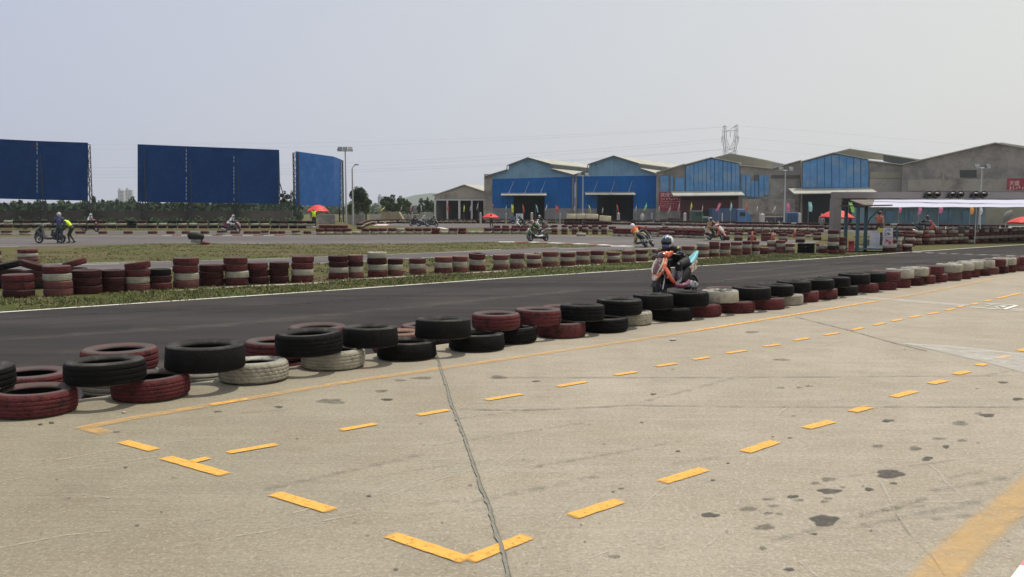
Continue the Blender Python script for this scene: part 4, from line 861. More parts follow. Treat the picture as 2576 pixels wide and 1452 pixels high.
mb = MB(); d_ = 131; facade(mb, [at(x, y, d_) for x, y in ((2104, 385.5), (2137, 376.8), (2222, 390.2), (2222, 403), (2184, 400))], 0); facade(mb, [at(x, y, d_) for x, y in ((2222, 390.2), (2318, 404), (2275, 416), (2222, 406))], 2)
slabq(mb, at(2085, 389.5, d_), at(2137, 376.2, d_), DV * 20, 1, .14); slabq(mb, at(2137, 376.2, d_), at(2320, 404.3, d_), DV * 20, 1, .14)
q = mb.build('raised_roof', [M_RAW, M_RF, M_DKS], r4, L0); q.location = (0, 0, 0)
# hall 5
r5, G, L0 = mixed_hall('grey_warehouse', 'long grey blockwork warehouse with low wide gable, rightmost in the row', [(2271, 415), (2503, 361.5), (2740, 403), (2950, 446)], (120, 112, 2271, 2700),
    [('pale_band', [[(2283, 480), (2700, 484), (2700, 448), (2283, 452)]], M_GW2, .05), ('pilaster', [[(2368, 469), (2374, 469), (2374, 434), (2368, 434)], [(2467, 476), (2472, 476), (2472, 432), (2467, 432)]], M_CREAM, .12), ('slate_band', [[(2415, 446), (2455, 446), (2455, 428), (2415, 428)]], M_DKS, .03),
     ('cream_wall', [[(2475, 566), (2760, 572), (2760, 520), (2475, 520)]], M_CREAM, .05)],
    [((2271, 415), (2503, 361.5), 26), ((2503, 361.5), (2740, 403), 26), ((2740, 403), (2950, 446), 26)])
mb = MB(); d_ = 126; facade(mb, [at(x, y, d_) for x, y in ((2480, 371), (2519, 361.6), (2700, 389), (2700, 402))], 0); slabq(mb, at(2480, 370.5, d_), at(2519, 361, d_), DV * 12, 1, .14); slabq(mb, at(2519, 361, d_), at(2760, 398, d_), DV * 12, 1, .14)
q = mb.build('raised_roof', [M_RAW, M_RF], r5, L0); q.location = (0, 0, 0)
# lean-to of blue grey panels in front of the right halls
M_P3 = mat('teal_panel', (0.13, 0.21, 0.24), 0.6, 0.15, 0.8, per=False); M_P4 = mat('teal_panel_dark', (0.045, 0.11, 0.155), 0.6, 0.15, 0.8, per=False)
root = empty('panel_shed', tuple(base_of(at(2182, 560, 112))), 0, 'low shed of teal and dark blue panels below the long grey warehouse', 'shed'); L0 = Vector(root.location)
mb = MB(); a, b = at(2182, 522, 112), at(2480, 520, 108); mb.add([base_of(a), base_of(b), b, a, base_of(a) + Vector((0, 5, 0)), base_of(b) + Vector((0, 5, 0)), b + Vector((0, 5, 0)), a + Vector((0, 5, 0))], [(0, 1, 2, 3), (0, 3, 7, 4), (1, 5, 6, 2)], 0)
q = mb.build('wall', [M_P3], root, L0); q.location = (0, 0, 0)
mb = MB()
for xa, xb, mi in ((2236, 2255, 0), (2284, 2290, 0), (2296, 2303, 0), (2340, 2346, 0), (2372, 2392, 0), (2394, 2402, 0), (2430, 2446, 0), (2462, 2470, 0)):
    p, r = at(xa, 526, 110.6 - (xa - 2182) / 300 * 4), at(xb, 526, 110.6 - (xb - 2182) / 300 * 4); box3(mb, Vector((p.x, p.y + .8, ZB + .5)), Vector((r.x, r.y + .8, p.z - .2)), .1, 0)
q = mb.build('dark_panel', [M_P4], root, L0); q.location = (0, 0, 0)
mb = MB(); slabq(mb, a + Vector((0, -1.2, -.1)), b + Vector((0, -1.2, -.1)), Vector((0, 7, 1.0)), 0, .12); q = mb.build('roof', [mat('rusty_roof', (0.16, 0.135, 0.11), .8, .3, .5, per=False)], root, L0); q.location = (0, 0, 0)
# open shed at the left of the blue pair
root = empty('open_shed', tuple(base_of(at(1093, 550, 150))), 0, 'open fronted grey shed with white columns, left of the blue warehouses', 'shed'); L0 = Vector(root.location)
d_ = 150; q_ = lambda x, y: at(x, y, d_)
mb = MB(); facade(mb, [q_(x, y) for x, y in ((1093, 492.5), (1093, 502.5), (1222, 502), (1222, 484.5), (1170.5, 467.5))], 0); q = mb.build('gable', [M_GW2], root, L0); q.location = (0, 0, 0)
mb = MB()
for x in (1094.5, 1125.5, 1155.5, 1187, 1218.5):
    p = q_(x, 502); mb.box((p.x, p.y - .15, (p.z + ZB) / 2), (.26 if x != 1155.5 else .34, .3, p.z - ZB), 0)
p, r = q_(1092, 503), q_(1223, 503); mb.box(((p.x + r.x) / 2, p.y - .2, p.z), (r.x - p.x, .2, .22), 0)
q = mb.build('column_frame', [mat('white_column', (0.50, 0.50, 0.47), .8, .15, 1, per=False)], root, L0); q.location = (0, 0, 0)
mb = MB()
for a, b in (((1091.5, 493), (1170.5, 466)), ((1170.5, 466), (1224, 484))): slabq(mb, q_(*a) - DV * .4, q_(*b) - DV * .4, DV * 24, 0)
q = mb.build('roof', [M_RF], root, L0); q.location = (0, 0, 0)
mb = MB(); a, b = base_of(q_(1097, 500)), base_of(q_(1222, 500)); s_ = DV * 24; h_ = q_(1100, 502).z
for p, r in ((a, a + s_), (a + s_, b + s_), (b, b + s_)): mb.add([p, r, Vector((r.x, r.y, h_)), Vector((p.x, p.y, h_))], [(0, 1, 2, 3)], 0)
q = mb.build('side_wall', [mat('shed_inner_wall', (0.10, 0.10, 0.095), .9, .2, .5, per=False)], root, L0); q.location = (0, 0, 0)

# ------------------------------------------------------------------ writing
def text_mesh(s, size, M, mi=0):
    c = bpy.data.curves.new('t', 'FONT'); c.body = s; c.size = size; c.extrude = .01; c.align_x = 'LEFT'; c.resolution_u = 3
    o = bpy.data.objects.new('t', c); COL.objects.link(o); dg = bpy.context.evaluated_depsgraph_get(); me = bpy.data.meshes.new_from_object(o.evaluated_get(dg))
    vs = [M @ v.co for v in me.vertices]; fs = [tuple(p.vertices) for p in me.polygons]
    bpy.data.objects.remove(o); bpy.data.curves.remove(c); bpy.data.meshes.remove(me); return vs, fs
UPR = Matrix.Rotation(math.pi / 2, 4, 'X')
M_SIGN = mat('red_banner', (0.27, 0.022, 0.040), 0.7, 0.15, 1.5, per=False); M_LET = mat('banner_lettering', (0.62, 0.52, 0.50), 0.7, 0.1, 3, per=False)
def sign(name, label, x0, y0, x1, y1, d, rows, marks):
    a, b = at(x0, y0, d), at(x1, y1, d); root = empty(name, (a.x, a.y, b.z), 0, label, 'sign')
    w, h = b.x - a.x, a.z - b.z
    mb = MB(); mb.box((w / 2, 0, h / 2), (w, .05, h), 0); mb.build('banner', [M_SIGN], root)
    mb = MB()
    for s, fx, fy, sz in rows:
        vs, fs = text_mesh(s, sz * h, Matrix.Translation((fx * w, -.04, fy * h)) @ UPR); mb.add(vs, fs, 0)
    for y, n, mw, mh in marks:                         # rows too small and blurred to read: short strokes only
        for i in range(n):
            cx = w * (.06 + .88 * (i + .5) / n)
            for k in range(4):
                mb.box((cx + random.uniform(-.3, .3) * mw * w, -.035, y * h + random.uniform(-.4, .4) * mh * h), (mw * w * random.choice((.25, .8)), .02, mh * h * random.choice((.2, .15, .6))), 0)
    mb.build('lettering', [M_LET], root); return root
sign('red_banner', 'large red banner with pale Chinese lettering beside the second blue warehouse', 1658, 484, 1715, 529, 133.0, [('庆隆物流', .06, .76, .27)], [(.62, 8, .075, .10), (.48, 13, .03, .08), (.38, 13, .03, .08), (.28, 12, .03, .07), (.18, 10, .04, .05)])
sign('red_wall_sign', 'red sign with white characters high on the grey warehouse at the right edge', 2534, 449, 2610, 478, 113.0, [('天盛', .06, .42, .46)], [(.2, 9, .05, .26)])

# ------------------------------------------------------------------ blue screens on lattice posts, wall and fence at left
M_SCR = mat('blue_screen_sheet', (0.006, 0.038, 0.140), 0.8, 0.22, 1.6, spec=.08, bump=.6, bs=1.1, c2=(0.009, 0.050, 0.170), f2=(0.45, 0.6), s2=0.35, per=False)
M_SCR3 = mat('sunlit_blue_sheet', (0.016, 0.10, 0.33), 0.7, 0.18, 0.8, spec=.2, bump=.5, bs=1.1, c2=(0.04, 0.12, 0.32), f2=(0.5, 0.64), s2=0.8, per=False)  # lighter copy of the screen blue, sunlight painted into the colour
M_RUSTY = mat('rust_streaked_sheet', (0.006, 0.037, 0.132), 0.8, 0.22, 1.6, spec=.1, bump=.5, bs=1.1, c2=(0.085, 0.055, 0.030), f2=(0.54, 0.66), s2=0.30, per=False)
M_SCRW = mat('faded_blue_sheet', (0.20, 0.30, 0.42), 0.6, 0.16, 0.6, per=False)
M_LAT = mat('dark_lattice_steel', (0.03, 0.034, 0.038), 0.7, 0.2, 3, per=False); M_SEAM = mat('pale_seam', (0.35, 0.42, 0.50), 0.7, 0.3, 2, per=False)
def lattice(mb, x, y, z0, z1, w=.55, r=.035, mi=0, step=.9):
    c = [(x - w / 2, y + .1), (x + w / 2, y + .1), (x - w / 2, y + .1 + w), (x + w / 2, y + .1 + w)]
    for a in c: mb.tube((a[0], a[1], z0), (a[0], a[1], z1), r * 1.4, r * 1.4, 5, mi)
    n = int((z1 - z0) / step)
    for i in range(n):
        za, zb = z0 + (z1 - z0) * i / n, z0 + (z1 - z0) * (i + 1) / n
        for p, q in ((0, 1), (1, 3), (3, 2), (2, 0)):
            mb.tube((*c[p], za), (*c[q], zb), r, r, 4, mi, caps=False); mb.tube((*c[p], zb), (*c[q], zb), r, r, 4, mi, caps=False)
def screen(label, pts, m, posts, seams, stays=(), extra=None):
    # pts: (x, y top, y bottom, distance)
    P = [(at(x, yt, d), at(x, yb, d)) for x, yt, yb, d in pts]; o = P[0][1]; L0 = Vector((o.x, o.y, BANK)); root = empty('blue_screen', L0, 0, label, 'billboard', 'blue sheet screens on lattice posts')
    for i, ((t0, b0), (t1, b1)) in enumerate(zip(P[:-1], P[1:])):
        mb = MB(); k = Vector((0, .12, 0)); mb.add([b0, b1, t1, t0, b0 + k, b1 + k, t1 + k, t0 + k], [(0, 1, 2, 3), (7, 6, 5, 4), (0, 4, 5, 1), (1, 5, 6, 2), (2, 6, 7, 3), (3, 7, 4, 0)], 0)
        q = mb.build('sheet', [m[i] if isinstance(m, list) else m], root, L0); q.location = (0, 0, 0)
    def G(x, f):
        for (xa, ta, ba, da), (xb, tb, bb, db) in zip(pts[:-1], pts[1:]):
            if x <= xb + 3 or xb == pts[-1][0]:
                k = (x - xa) / (xb - xa); d = 1 / ((1 - k) / da + k / db); yt, yb = ta + (tb - ta) * k, ba + (bb - ba) * k; return at(x, yt + (yb - yt) * f, d)
    for x in posts:
        mb = MB(); p = G(x, .03); lattice(mb, p.x, p.y + .15, BANK - .4, p.z); q = mb.build('lattice_post', [M_LAT], root, L0); q.location = (0, 0, 0)
    mb = MB()
    for x, f0, f1 in seams:
        n = 13
        for i in range(n):
            if random.random() < .22: continue
            a, b = G(x, f0 + (f1 - f0) * i / n), G(x, f0 + (f1 - f0) * (i + .72) / n); mb.box(((a.x + b.x) / 2, a.y - .01, (a.z + b.z) / 2), (.055, .03, abs(a.z - b.z)), 0)
    if mb.v: q = mb.build('seam', [M_SEAM], root, L0); q.location = (0, 0, 0)
    for a, b in stays:
        mb = MB(); mb.tube(at(*a), at(*b), .06, .06, 6); q = mb.build('stay', [M_LAT], root, L0); q.location = (0, 0, 0)
    return root
screen('blue screen with rusty streaks, cut off by the left edge', [(-140, 343, 496, 88), (92, 354.5, 502.5, 92.5), (220, 359, 505, 95)], [M_RUSTY, M_SCR], (91, 211), [(93.5, .03, .97)])
screen('widest dark blue screen, behind the rider in white on the purple scooter', [(346, 363, 508, 95), (468, 368, 510, 98), (588, 372.5, 511.5, 100.8), (701.5, 377, 513, 103.7)], M_SCR, (352, 468, 589, 691), [(468.5, .05, .97), (588.5, .15, .97)], [((702, 455, 104), (722, 520, 106))])
screen('brighter angled blue screen beside the tall floodlight pole', [(743.5, 380.5, 516.7, 106), (839.6, 394, 518.4, 116), (857, 400.8, 519, 122), (863.5, 404, 521, 130)], [M_SCR3, M_SCR3, M_SCRW], (741, 855), [], [((741, 470, 107), (724, 530, 107))])
M_WALL = mat('stained_boundary_wall', (0.105, 0.092, 0.082), 0.95, 0.25, 0.8, c2=(0.055, 0.055, 0.045), f2=(0.45, 0.60), s2=0.30, bump=.4, bs=4, per=False)
mb = MB()
WL = [at(-420, 552, 90), at(345, 552, 97), at(735, 552, 104)]
for a, b in zip(WL[:-1], WL[1:]):
    h = 1.55; mb.add([(a.x, a.y, BANK - .3), (b.x, b.y, BANK - .3), (b.x, b.y, h), (a.x, a.y, h), (a.x, a.y + .25, h), (b.x, b.y + .25, h), (b.x, b.y + .25, BANK - .3), (a.x, a.y + .25, BANK - .3)], [(0, 1, 2, 3), (3, 2, 5, 4), (4, 5, 6, 7), (0, 3, 4, 7), (1, 6, 5, 2)], 0)
tag(mb.build('boundary_wall', [M_WALL]), 'long stained concrete boundary wall below the blue screens', 'wall')
M_MESH = mat('green_fence_mesh', (0.045, 0.075, 0.062), 0.9, 0.3, 1.0, per=False)
def mesh_alpha(m, a):
    b = m.node_tree.nodes['Principled BSDF']; b.inputs['Alpha'].default_value = a; return m
mesh_alpha(M_MESH, .55)
root = empty('mesh_fence', (WL[0].x, WL[0].y, 1.5), 0, 'faded green mesh fence standing on the boundary wall', 'fence'); L0 = Vector(root.location)
mb = MB(); mp_ = MB()
for a, b in zip(WL[:-1], WL[1:]):
    mb.add([(a.x, a.y + .12, 1.56), (b.x, b.y + .12, 1.56), (b.x, b.y + .12, 2.35), (a.x, a.y + .12, 2.35)], [(0, 1, 2, 3)], 0); n = 14
    for i in range(n): p = a.lerp(b, i / n); mp_.tube((p.x, p.y + .12, 1.5), (p.x, p.y + .12, 2.4), .035, .035, 5)
q = mb.build('mesh', [M_MESH], root, L0); q.location = (0, 0, 0); q = mp_.build('post', [M_LAT], root, L0); q['kind'] = 'stuff'; q.location = (0, 0, 0)
def lowwall(label, xa, xb, yt, d, m=M_GW2, th=.3, zb=TZ):
    a, b = at(xa, yt, d), at(xb, yt, d); mb = MB(); mb.box(((a.x + b.x) / 2, a.y, (a.z + zb) / 2), (b.x - a.x, th, a.z - zb), 0)
    return tag(mb.build('low_wall', [m]), label, 'wall')
lowwall('grey block wall under the angled screen beside the umbrella', 800, 843, 540.5, 104, M_GW)
lowwall('short grey block wall behind the tall floodlight pole', 874, 918, 540, 118, M_GW)
lowwall('grey rendered wall between the tree line and the open shed', 930, 1094, 541, 152, M_GW2)
lowwall('pale grey wall with mossy top left of the open shed', 1058, 1090, 533.5, 146, mat('mossy_wall', (0.24, 0.25, 0.21), .95, .2, .8, per=False))
# tarpaulin covered stack
a, b = at(957, 533, 138), at(1018, 552, 138); mb = MB()
mb.add([(a.x, a.y, ZB), (b.x, a.y, ZB), (b.x - .9, a.y, a.z), (a.x + .1, a.y, a.z), (a.x, a.y + 2.5, ZB), (b.x, a.y + 2.5, ZB), (b.x - .9, a.y + 2.2, a.z), (a.x + .1, a.y + 2.2, a.z)], [(0, 1, 2, 3), (3, 2, 6, 7), (0, 3, 7, 4), (1, 5, 6, 2)], 0)
tag(mb.build('covered_stack', [mat('beige_tarpaulin', (0.30, 0.26, 0.17), .9, .2, .7, c2=(.2, .17, .12), f2=(.5, .6), s2=.6, bump=.5, bs=2)]), 'beige tarpaulin covered stack with sloping right end', 'tarpaulin stack')

# ------------------------------------------------------------------ floodlights, street lamps, fence posts, flags
M_LAMP = mat('lamp_housing', (0.12, 0.125, 0.13), 0.5, 0.1, 4); M_GLS = mat('lamp_glass', (0.30, 0.31, 0.32), 0.2, 0.05, 4)
def flood(label, x, yt, d, heads, thick=.085):
    t = at(x, yt, d); root = empty('floodlight_pole', (t.x, t.y, TZ), 0, label, 'floodlight', 'floodlight poles round the circuit'); H = t.z - TZ
    mb = MB(); mb.tube((0, 0, 0), (0, 0, H), thick * 1.3, thick * .8, 10); mb.tube((0, 0, 0), (0, 0, .12), .25, .25, 10); mb.build('pole', [M_STEEL], root)
    mb = MB(); mb.tube((-.9, 0, H), (.9, 0, H), .05, .05, 6); mb.build('cross_arm', [M_STEEL], root)
    for k, dx in enumerate(heads):
        mb = MB(); rot = (R(-35), 0, R(18 * (k - len(heads) / 2 + .5)))
        mb.box((dx, -.12, H + .22), (.50, .22, .42), 0, rot); mb.box((dx, -.25, H + .14), (.44, .03, .36), 1, rot); mb.build('lamp_head', [M_LAMP, M_GLS], root)
    return root
flood('tallest grey floodlight pole, right of the angled blue screen', 868.5, 380, 103, (-.6, 0, .6))
flood('thin white floodlight pole between the two blue warehouses', 1466.5, 443, 124, (-.5, .5))
flood('pale floodlight pole in front of the brick wall near the pink flag', 1976, 429, 112, (-.6, .6))
flood('floodlight pole rising behind the gantry spotlights', 2470, 423, 100, (-.6, .6))
t = at(886, 424, 110); root = empty('street_lamp', (t.x, t.y, TZ), 0, 'single arm street lamp right of the tallest floodlight pole', 'street lamp'); H = t.z - TZ
mb = MB(); mb.tube((0, 0, 0), (0, 0, H), .13, .08, 10); mb.path([(0, 0, H), (.18, 0, H + .28), (.42, 0, H + .42)], .05); mb.build('pole', [M_STEEL], root)
mb = MB(); mb.ell((.55, 0, H + .46), (.3, .13, .08)); mb.build('lamp_head', [M_LAMP], root)
M_POST = mat('concrete_fence_post', (0.40, 0.39, 0.36), .9, .15, 3)
for x, yt, d, w, lab in ((1037, 534, 138, .16, 'left of the riders'), (1069, 534, 138, .16, 'beside the mossy wall'), (1209, 536, 132, .30, 'under the shed corner'), (1273, 537, 130, .16, 'left of the small truck'), (1338, 536, 130, .36, 'before the first blue door'), (1409, 537, 128, .16, 'left of the mattresses'), (1556, 537, 126, .36, 'before the second blue door'), (1640, 537, 126, .14, 'right of the second blue door'), (1723, 537, 120, .34, 'left of the green truck'),
                        (1817, 537, 118, .14, 'before the blue truck'), (1911, 538, 118, .14, 'right of the blue truck'), (1918, 540, 116, .5, 'stout, before the flatbed'), (2012, 538, 114, .3, 'right of the blue skip'), (2117, 545, 96, .38, 'behind the gantry column')):
    t = at(x, yt, d); mb = MB(); mb.box((0, 0, (t.z - TZ) / 2), (w, w, t.z - TZ), 0); mb.add([(-w / 2, -w / 2, t.z - TZ), (w / 2, -w / 2, t.z - TZ), (w / 2, w / 2, t.z - TZ), (-w / 2, w / 2, t.z - TZ), (0, 0, t.z - TZ + w * .4)], [(0, 1, 4), (1, 2, 4), (2, 3, 4), (3, 0, 4)])
    tag(mb.build('fence_post', [M_POST]), f'pale concrete fence post {lab}', 'fence post', 'concrete posts along the yard').location = (t.x, t.y, TZ)
FC = {'yellow': (0.62, 0.62, 0.10), 'pink': (0.62, 0.17, 0.33), 'red': (0.62, 0.09, 0.07), 'white': (0.60, 0.58, 0.56), 'pale cyan': (0.30, 0.58, 0.60), 'green': (0.30, 0.72, 0.16), 'orange': (0.75, 0.30, 0.06), 'pinkish white': (0.58, 0.42, 0.42)}
FM = {k: mat(k.replace(' ', '_') + '_flag_cloth', v, .8, .12, 4) for k, v in FC.items()}
M_STICK = mat('flag_stick', (0.35, 0.33, 0.30), .7, .1, 5)
FL = [(968, 520, 532, -14, 4, 'yellow', 140, 'over the tarpaulin stack'), (1011, 517, 530, -4, 1.5, 'white', 138, 'right of the tarpaulin stack'), (1033, 517, 531, -2, 4.5, 'pink', 136, 'above the leading far riders'), (1058, 515, 531, 2, 2, 'white', 136, 'left of the open shed'), (1125, 512, 532, 0, 4, 'red', 134, 'before the open shed'), (1167, 516, 533, -2, 3.5, 'yellow', 134, 'before the open shed'), (1184, 517, 531, -3, 1.8, 'white', 134, 'by the fourth shed column'), (1203, 509, 527, -5, 2, 'white', 134, 'in the last shed bay'),
      (1239, 513, 520, 0, 2, 'red', 132, 'above the far umbrella'), (1274, 516, 530, -4, 2, 'pale cyan', 132, 'left of the first blue door'), (1286, 515, 534, 1, 5.5, 'yellow', 130, 'left of the first blue door'), (1315, 516, 535, 2, 3, 'red', 130, 'in the first blue doorway'), (1348, 515, 534, 4, 3, 'pale cyan', 130, 'in the first blue doorway'), (1376, 513, 529, -5, 2.5, 'white', 130, 'right of the first blue doorway'), (1398, 517, 535, 0, 6, 'red', 130, 'before the blue wall between the doors'), (1447, 517, 529, -5, 2, 'white', 128, 'beside the drain pipe'),
      (1481, 516, 535, 4, 3, 'yellow', 128, 'left of the second blue door'), (1516.5, 522, 535, -3, 2.4, 'white', 128, 'inside the second blue doorway'), (1552, 515, 536, 3, 2.6, 'red', 128, 'inside the second blue doorway'), (1601, 516, 532, -4, 2, 'white', 126, 'right of the second blue door'), (1626, 511, 530, -7, 4, 'green', 126, 'before the blue wall near the banner'), (1658, 516, 533, -2, 2.5, 'pinkish white', 124, 'at the left of the red banner'), (1687, 518, 536, -8, 2.8, 'pinkish white', 124, 'at the foot of the red banner'), (1710, 505, 531, -5, 2, 'pinkish white', 122, 'at the right of the red banner'),
      (1739, 509, 528.5, -3, 4, 'yellow', 120, 'above the green truck'), (1768, 515, 532, -3, 2, 'pinkish white', 120, 'between the two trucks'), (1809, 511, 531, -9, 6, 'pink', 118, 'above the blue truck'), (1839, 508, 530, -3, 4.5, 'pale cyan', 118, 'above the blue truck cab'), (1877, 510, 531, 0, 4.5, 'red', 118, 'right of the dark awning'), (1905, 516, 532, -2, 2.4, 'white', 116, 'before the plaster wall'), (1951, 516, 534, -8, 3, 'white', 116, 'above the flatbed'), (1979, 510, 533, 1, 7.5, 'pink', 110, 'at the pale floodlight pole'),
      (2034, 508, 532, 2, 8.5, 'pale cyan', 108, 'in the dark bay left of the gantry'), (2135, 509, 534, 8, 9, 'green', 100, 'behind the gantry column'), (2262, 519, 535, 0, 6, 'pink', 98, 'on the white pole of the teal shed'), (2312, 519, 539, -3, 8, 'pink', 98, 'below the canopy, second from the booth'), (2363, 517, 536, 0, 9, 'pink', 98, 'below the canopy, third from the booth'), (2441, 518, 539, 0, 9, 'orange', 98, 'below the canopy'), (2466, 520, 540, 0, 6, 'white', 98, 'beside the orange one')]
for x, yt, yb, lean, w, c, d, lab in FL:
    t, b = at(x, yt, d), at(x, yb, d); h = t.z - b.z; root = empty('flag', (t.x, t.y, TZ), 0, f'{c} flag {lab}', 'flag', 'coloured flags along the yard fence'); z0, z1 = b.z - TZ, t.z - TZ; W_ = w * px(d); l_ = lean * px(d)
    mb = MB(); n = 8; vs = []
    for i in range(n + 1):
        k = i / n; z = z1 + (z0 - z1) * k; wd = W_ * (.35 + .65 * min(1, k * 2.2)) * (1 - .25 * max(0, k - .75) * 4) if w < 5 else W_ * (1 if k < .9 else .9)
        sx = l_ * k; vs += [(sx, .03 * math.sin(k * 9), z), (sx + wd, .10 * math.sin(k * 7 + 1), z - .03)]
    mb.add(vs, [(2 * i, 2 * i + 1, 2 * i + 3, 2 * i + 2) for i in range(n)], 0, True); mb.build('cloth', [FM[c]], root)
    mb = MB(); mb.tube((0, .02, 0), (0, .02, z1 + .1), .018, .018, 5); mb.build('stick', [M_STICK], root)

# ------------------------------------------------------------------ trees
M_BARK = mat('bark', (0.09, 0.075, 0.055), .9, .3, 4, per=False)
def leafm(name, c, c2): 
    m = mat(name, c, .75, .35, 1.5, c2=c2, f2=(.42, .6), s2=.9, per=True); m.node_tree.nodes['Principled BSDF'].inputs['Specular IOR Level'].default_value = .25; return m
LM = [leafm('leaves_mid', (0.055, 0.095, 0.028), (0.085, 0.125, 0.040)), leafm('leaves_dark', (0.030, 0.055, 0.022), (0.048, 0.075, 0.030)), leafm('leaves_hazy', (0.060, 0.090, 0.050), (0.080, 0.110, 0.062)), leafm('leaves_light', (0.085, 0.13, 0.035), (0.12, 0.16, 0.05))]  # the hazy leaves have distance haze mixed into their green
def tree(x, yt, d, wpx, kind, label, leaf=.22, n=1500, zb=TZ, shape='round', trunk=.3, group='trees beyond the circuit'):
    t = at(x, yt, d); H = t.z - zb; W_ = wpx * px(d) / 2; root = empty('tree', (t.x, t.y + W_, zb), random.uniform(0, 6), label, 'tree', group)
    mb = MB(); mb.tube((0, 0, 0), (random.uniform(-.1, .1) * H, 0, H * .55), .03 * H + .03, .018 * H, 8); 
    cl = []
    k = 9 if shape == 'round' else 6
    for i in range(k):
        a = 6.28 * i / k + random.uniform(-.4, .4)
        if shape == 'round':
            rr = W_ * random.uniform(.35, .78); z = H * random.uniform(.42, .86); c = Vector((rr * math.cos(a), rr * math.sin(a), z)); s = W_ * random.uniform(.28, .46); cl.append((c, (s, s, min(s, H * .22))))
        else: z = H * (.25 + .72 * i / k); s = W_ * (1 - .7 * abs(i / k - .3)); c = Vector((random.uniform(-.2, .2) * W_, random.uniform(-.2, .2) * W_, z)); cl.append((c, (s, s, H * .13)))
        mb.tube((0, 0, H * random.uniform(.2, .45)), tuple(c), .012 * H, .005 * H, 5)
    if shape == 'round': cl += [(Vector((0, 0, H * .80)), (W_ * .45, W_ * .45, H * .2)), (Vector((0, 0, H * .5)), (W_ * .7, W_ * .7, H * .2))]
    mb.build('trunk', [M_BARK], root)
    N_ = n; idx = rng.integers(0, len(cl), N_); C = np.array([tuple(cl[i][0]) for i in idx]); Rr = np.array([cl[i][1] for i in idx])
    v = rng.normal(size=(N_, 3)); v /= np.linalg.norm(v, axis=1)[:, None]; rad = rng.uniform(.45, 1.08, N_) ** .6
    P = C + v * Rr * rad[:, None]; P[:, 2] = np.clip(P[:, 2], .05 * H, H)
    a1 = rng.normal(size=(N_, 3)); a1 /= np.linalg.norm(a1, axis=1)[:, None]; b1 = np.cross(a1, rng.normal(size=(N_, 3))); b1 /= np.linalg.norm(b1, axis=1)[:, None]
    s = (leaf * rng.uniform(.5, 1.3, N_))[:, None]; Q = np.stack([P - a1 * s, P + b1 * s * .55, P + a1 * s, P - b1 * s * .55], 1).reshape(-1, 3)
    me = bpy.data.meshes.new('crown'); me.from_pydata([], [], []); me.vertices.add(N_ * 4); me.vertices.foreach_set('co', Q.ravel()); me.loops.add(N_ * 4); me.loops.foreach_set('vertex_index', np.arange(N_ * 4)); me.polygons.add(N_)
    me.polygons.foreach_set('loop_start', np.arange(N_) * 4); me.polygons.foreach_set('loop_total', np.full(N_, 4)); me.update(calc_edges=True); me.materials.append(LM[kind])
    o = bpy.data.objects.new('crown', me); COL.objects.link(o); o.parent = root; return root
tree(893, 468, 122, 52, 1, 'dark green tree behind the street lamp', .16, 3500)
tree(916, 480, 128, 36, 0, 'rounded tree with open crown, right of the street lamp', .15, 2400)
tree(880, 505, 118, 22, 3, 'light green shrub at the foot of the screen by the floodlight pole', .14, 900)
for x, yt, w, n_ in ((968, 492, 26, 1200), (986, 488, 30, 1500), (1005, 492, 28, 1300), (1022, 500, 22, 900)): tree(x, yt, 172, w, 1 if x < 1000 else 0, f'{"dark" if x < 1000 else "mid green"} tree in the clump behind the tarpaulin stack, {"first" if x < 975 else "second" if x < 990 else "third" if x < 1010 else "fourth"} from the left', .22, n_)
tree(1031, 508, 190, 16, 2, 'small hazy tree right of the clump', .22, 500)
tree(1058, 498, 170, 26, 1, 'round topped tree left of the open shed', .2, 1200); tree(1073, 497, 172, 22, 1, 'second round topped tree left of the open shed', .2, 1000); tree(1086, 503, 165, 20, 0, 'low tree touching the open shed', .2, 900)
tree(712, 478, 122, 26, 1, 'bare stemmed tree seen between the screens, left one', .15, 1000); tree(731, 477, 126, 22, 1, 'bare stemmed tree seen between the screens, right one', .15, 900)
L_ = [(231, 492, 12, 'p'), (243, 504, 16, 'r'), (254, 500, 10, 'p'), (266, 506, 14, 'r'), (279, 503, 12, 'p'), (290, 498, 11, 'p'), (300, 504, 16, 'r'), (311, 506, 12, 'r'), (323, 500, 9, 'p'), (331, 494, 12, 'p'), (340, 506, 16, 'r')]
for i, (x, yt, w, s_) in enumerate(L_): tree(x, yt, 150, w * 1.3, (1, 2, 1, 0)[i % 4], f'{"slender" if s_ == "p" else "low round"} tree, {ordn(i + 1)} from the left in the gap between the first two screens', .2, 500 if s_ == 'p' else 700, shape='poplar' if s_ == 'p' else 'round')
# the wood behind the boundary wall reads as one mass
def wood(name, label, x0, x1, yt, d, n, leaf, kind, rag=10, yb=None):
    vs, fs = [], []; mb = MB()
    for k in range(n):
        x = random.uniform(x0, x1); top = yt + rag * (.5 * math.sin(x * .11) + .35 * math.sin(x * .31 + 1) + .25 * math.sin(x * .83)) 
        dd = d * random.uniform(.97, 1.12); t = at(x, top, dd); z = TZ + (t.z - TZ) * random.random() ** .55; s = leaf * random.uniform(.6, 1.5)
        a = Vector((random.gauss(0, 1), random.gauss(0, 1), random.gauss(0, 1))).normalized() * s; b = a.orthogonal().normalized() * s * .6; c = Vector((t.x, t.y, z)); o = len(vs)
        vs += [c - a, c + b, c + a, c - b]; fs.append((o, o + 1, o + 2, o + 3))
    mb.add(vs, fs); return tag(mb.build(name, [LM[kind]]), label, 'wood', kind='stuff')
wood('wood', 'dark thicket behind the boundary wall under the blue screens', -150, 760, 513, 124, 15000, .32, 2, 8)
wood('far_wood', 'hazy tree line on the horizon behind the left gap', -200, 1230, 521.5, 430, 7000, 1.6, 2, 4)
wood('hedge', 'dark overgrown bushes along the foot of the boundary wall', -100, 760, 552, 89.5, 6000, .13, 1, 9)
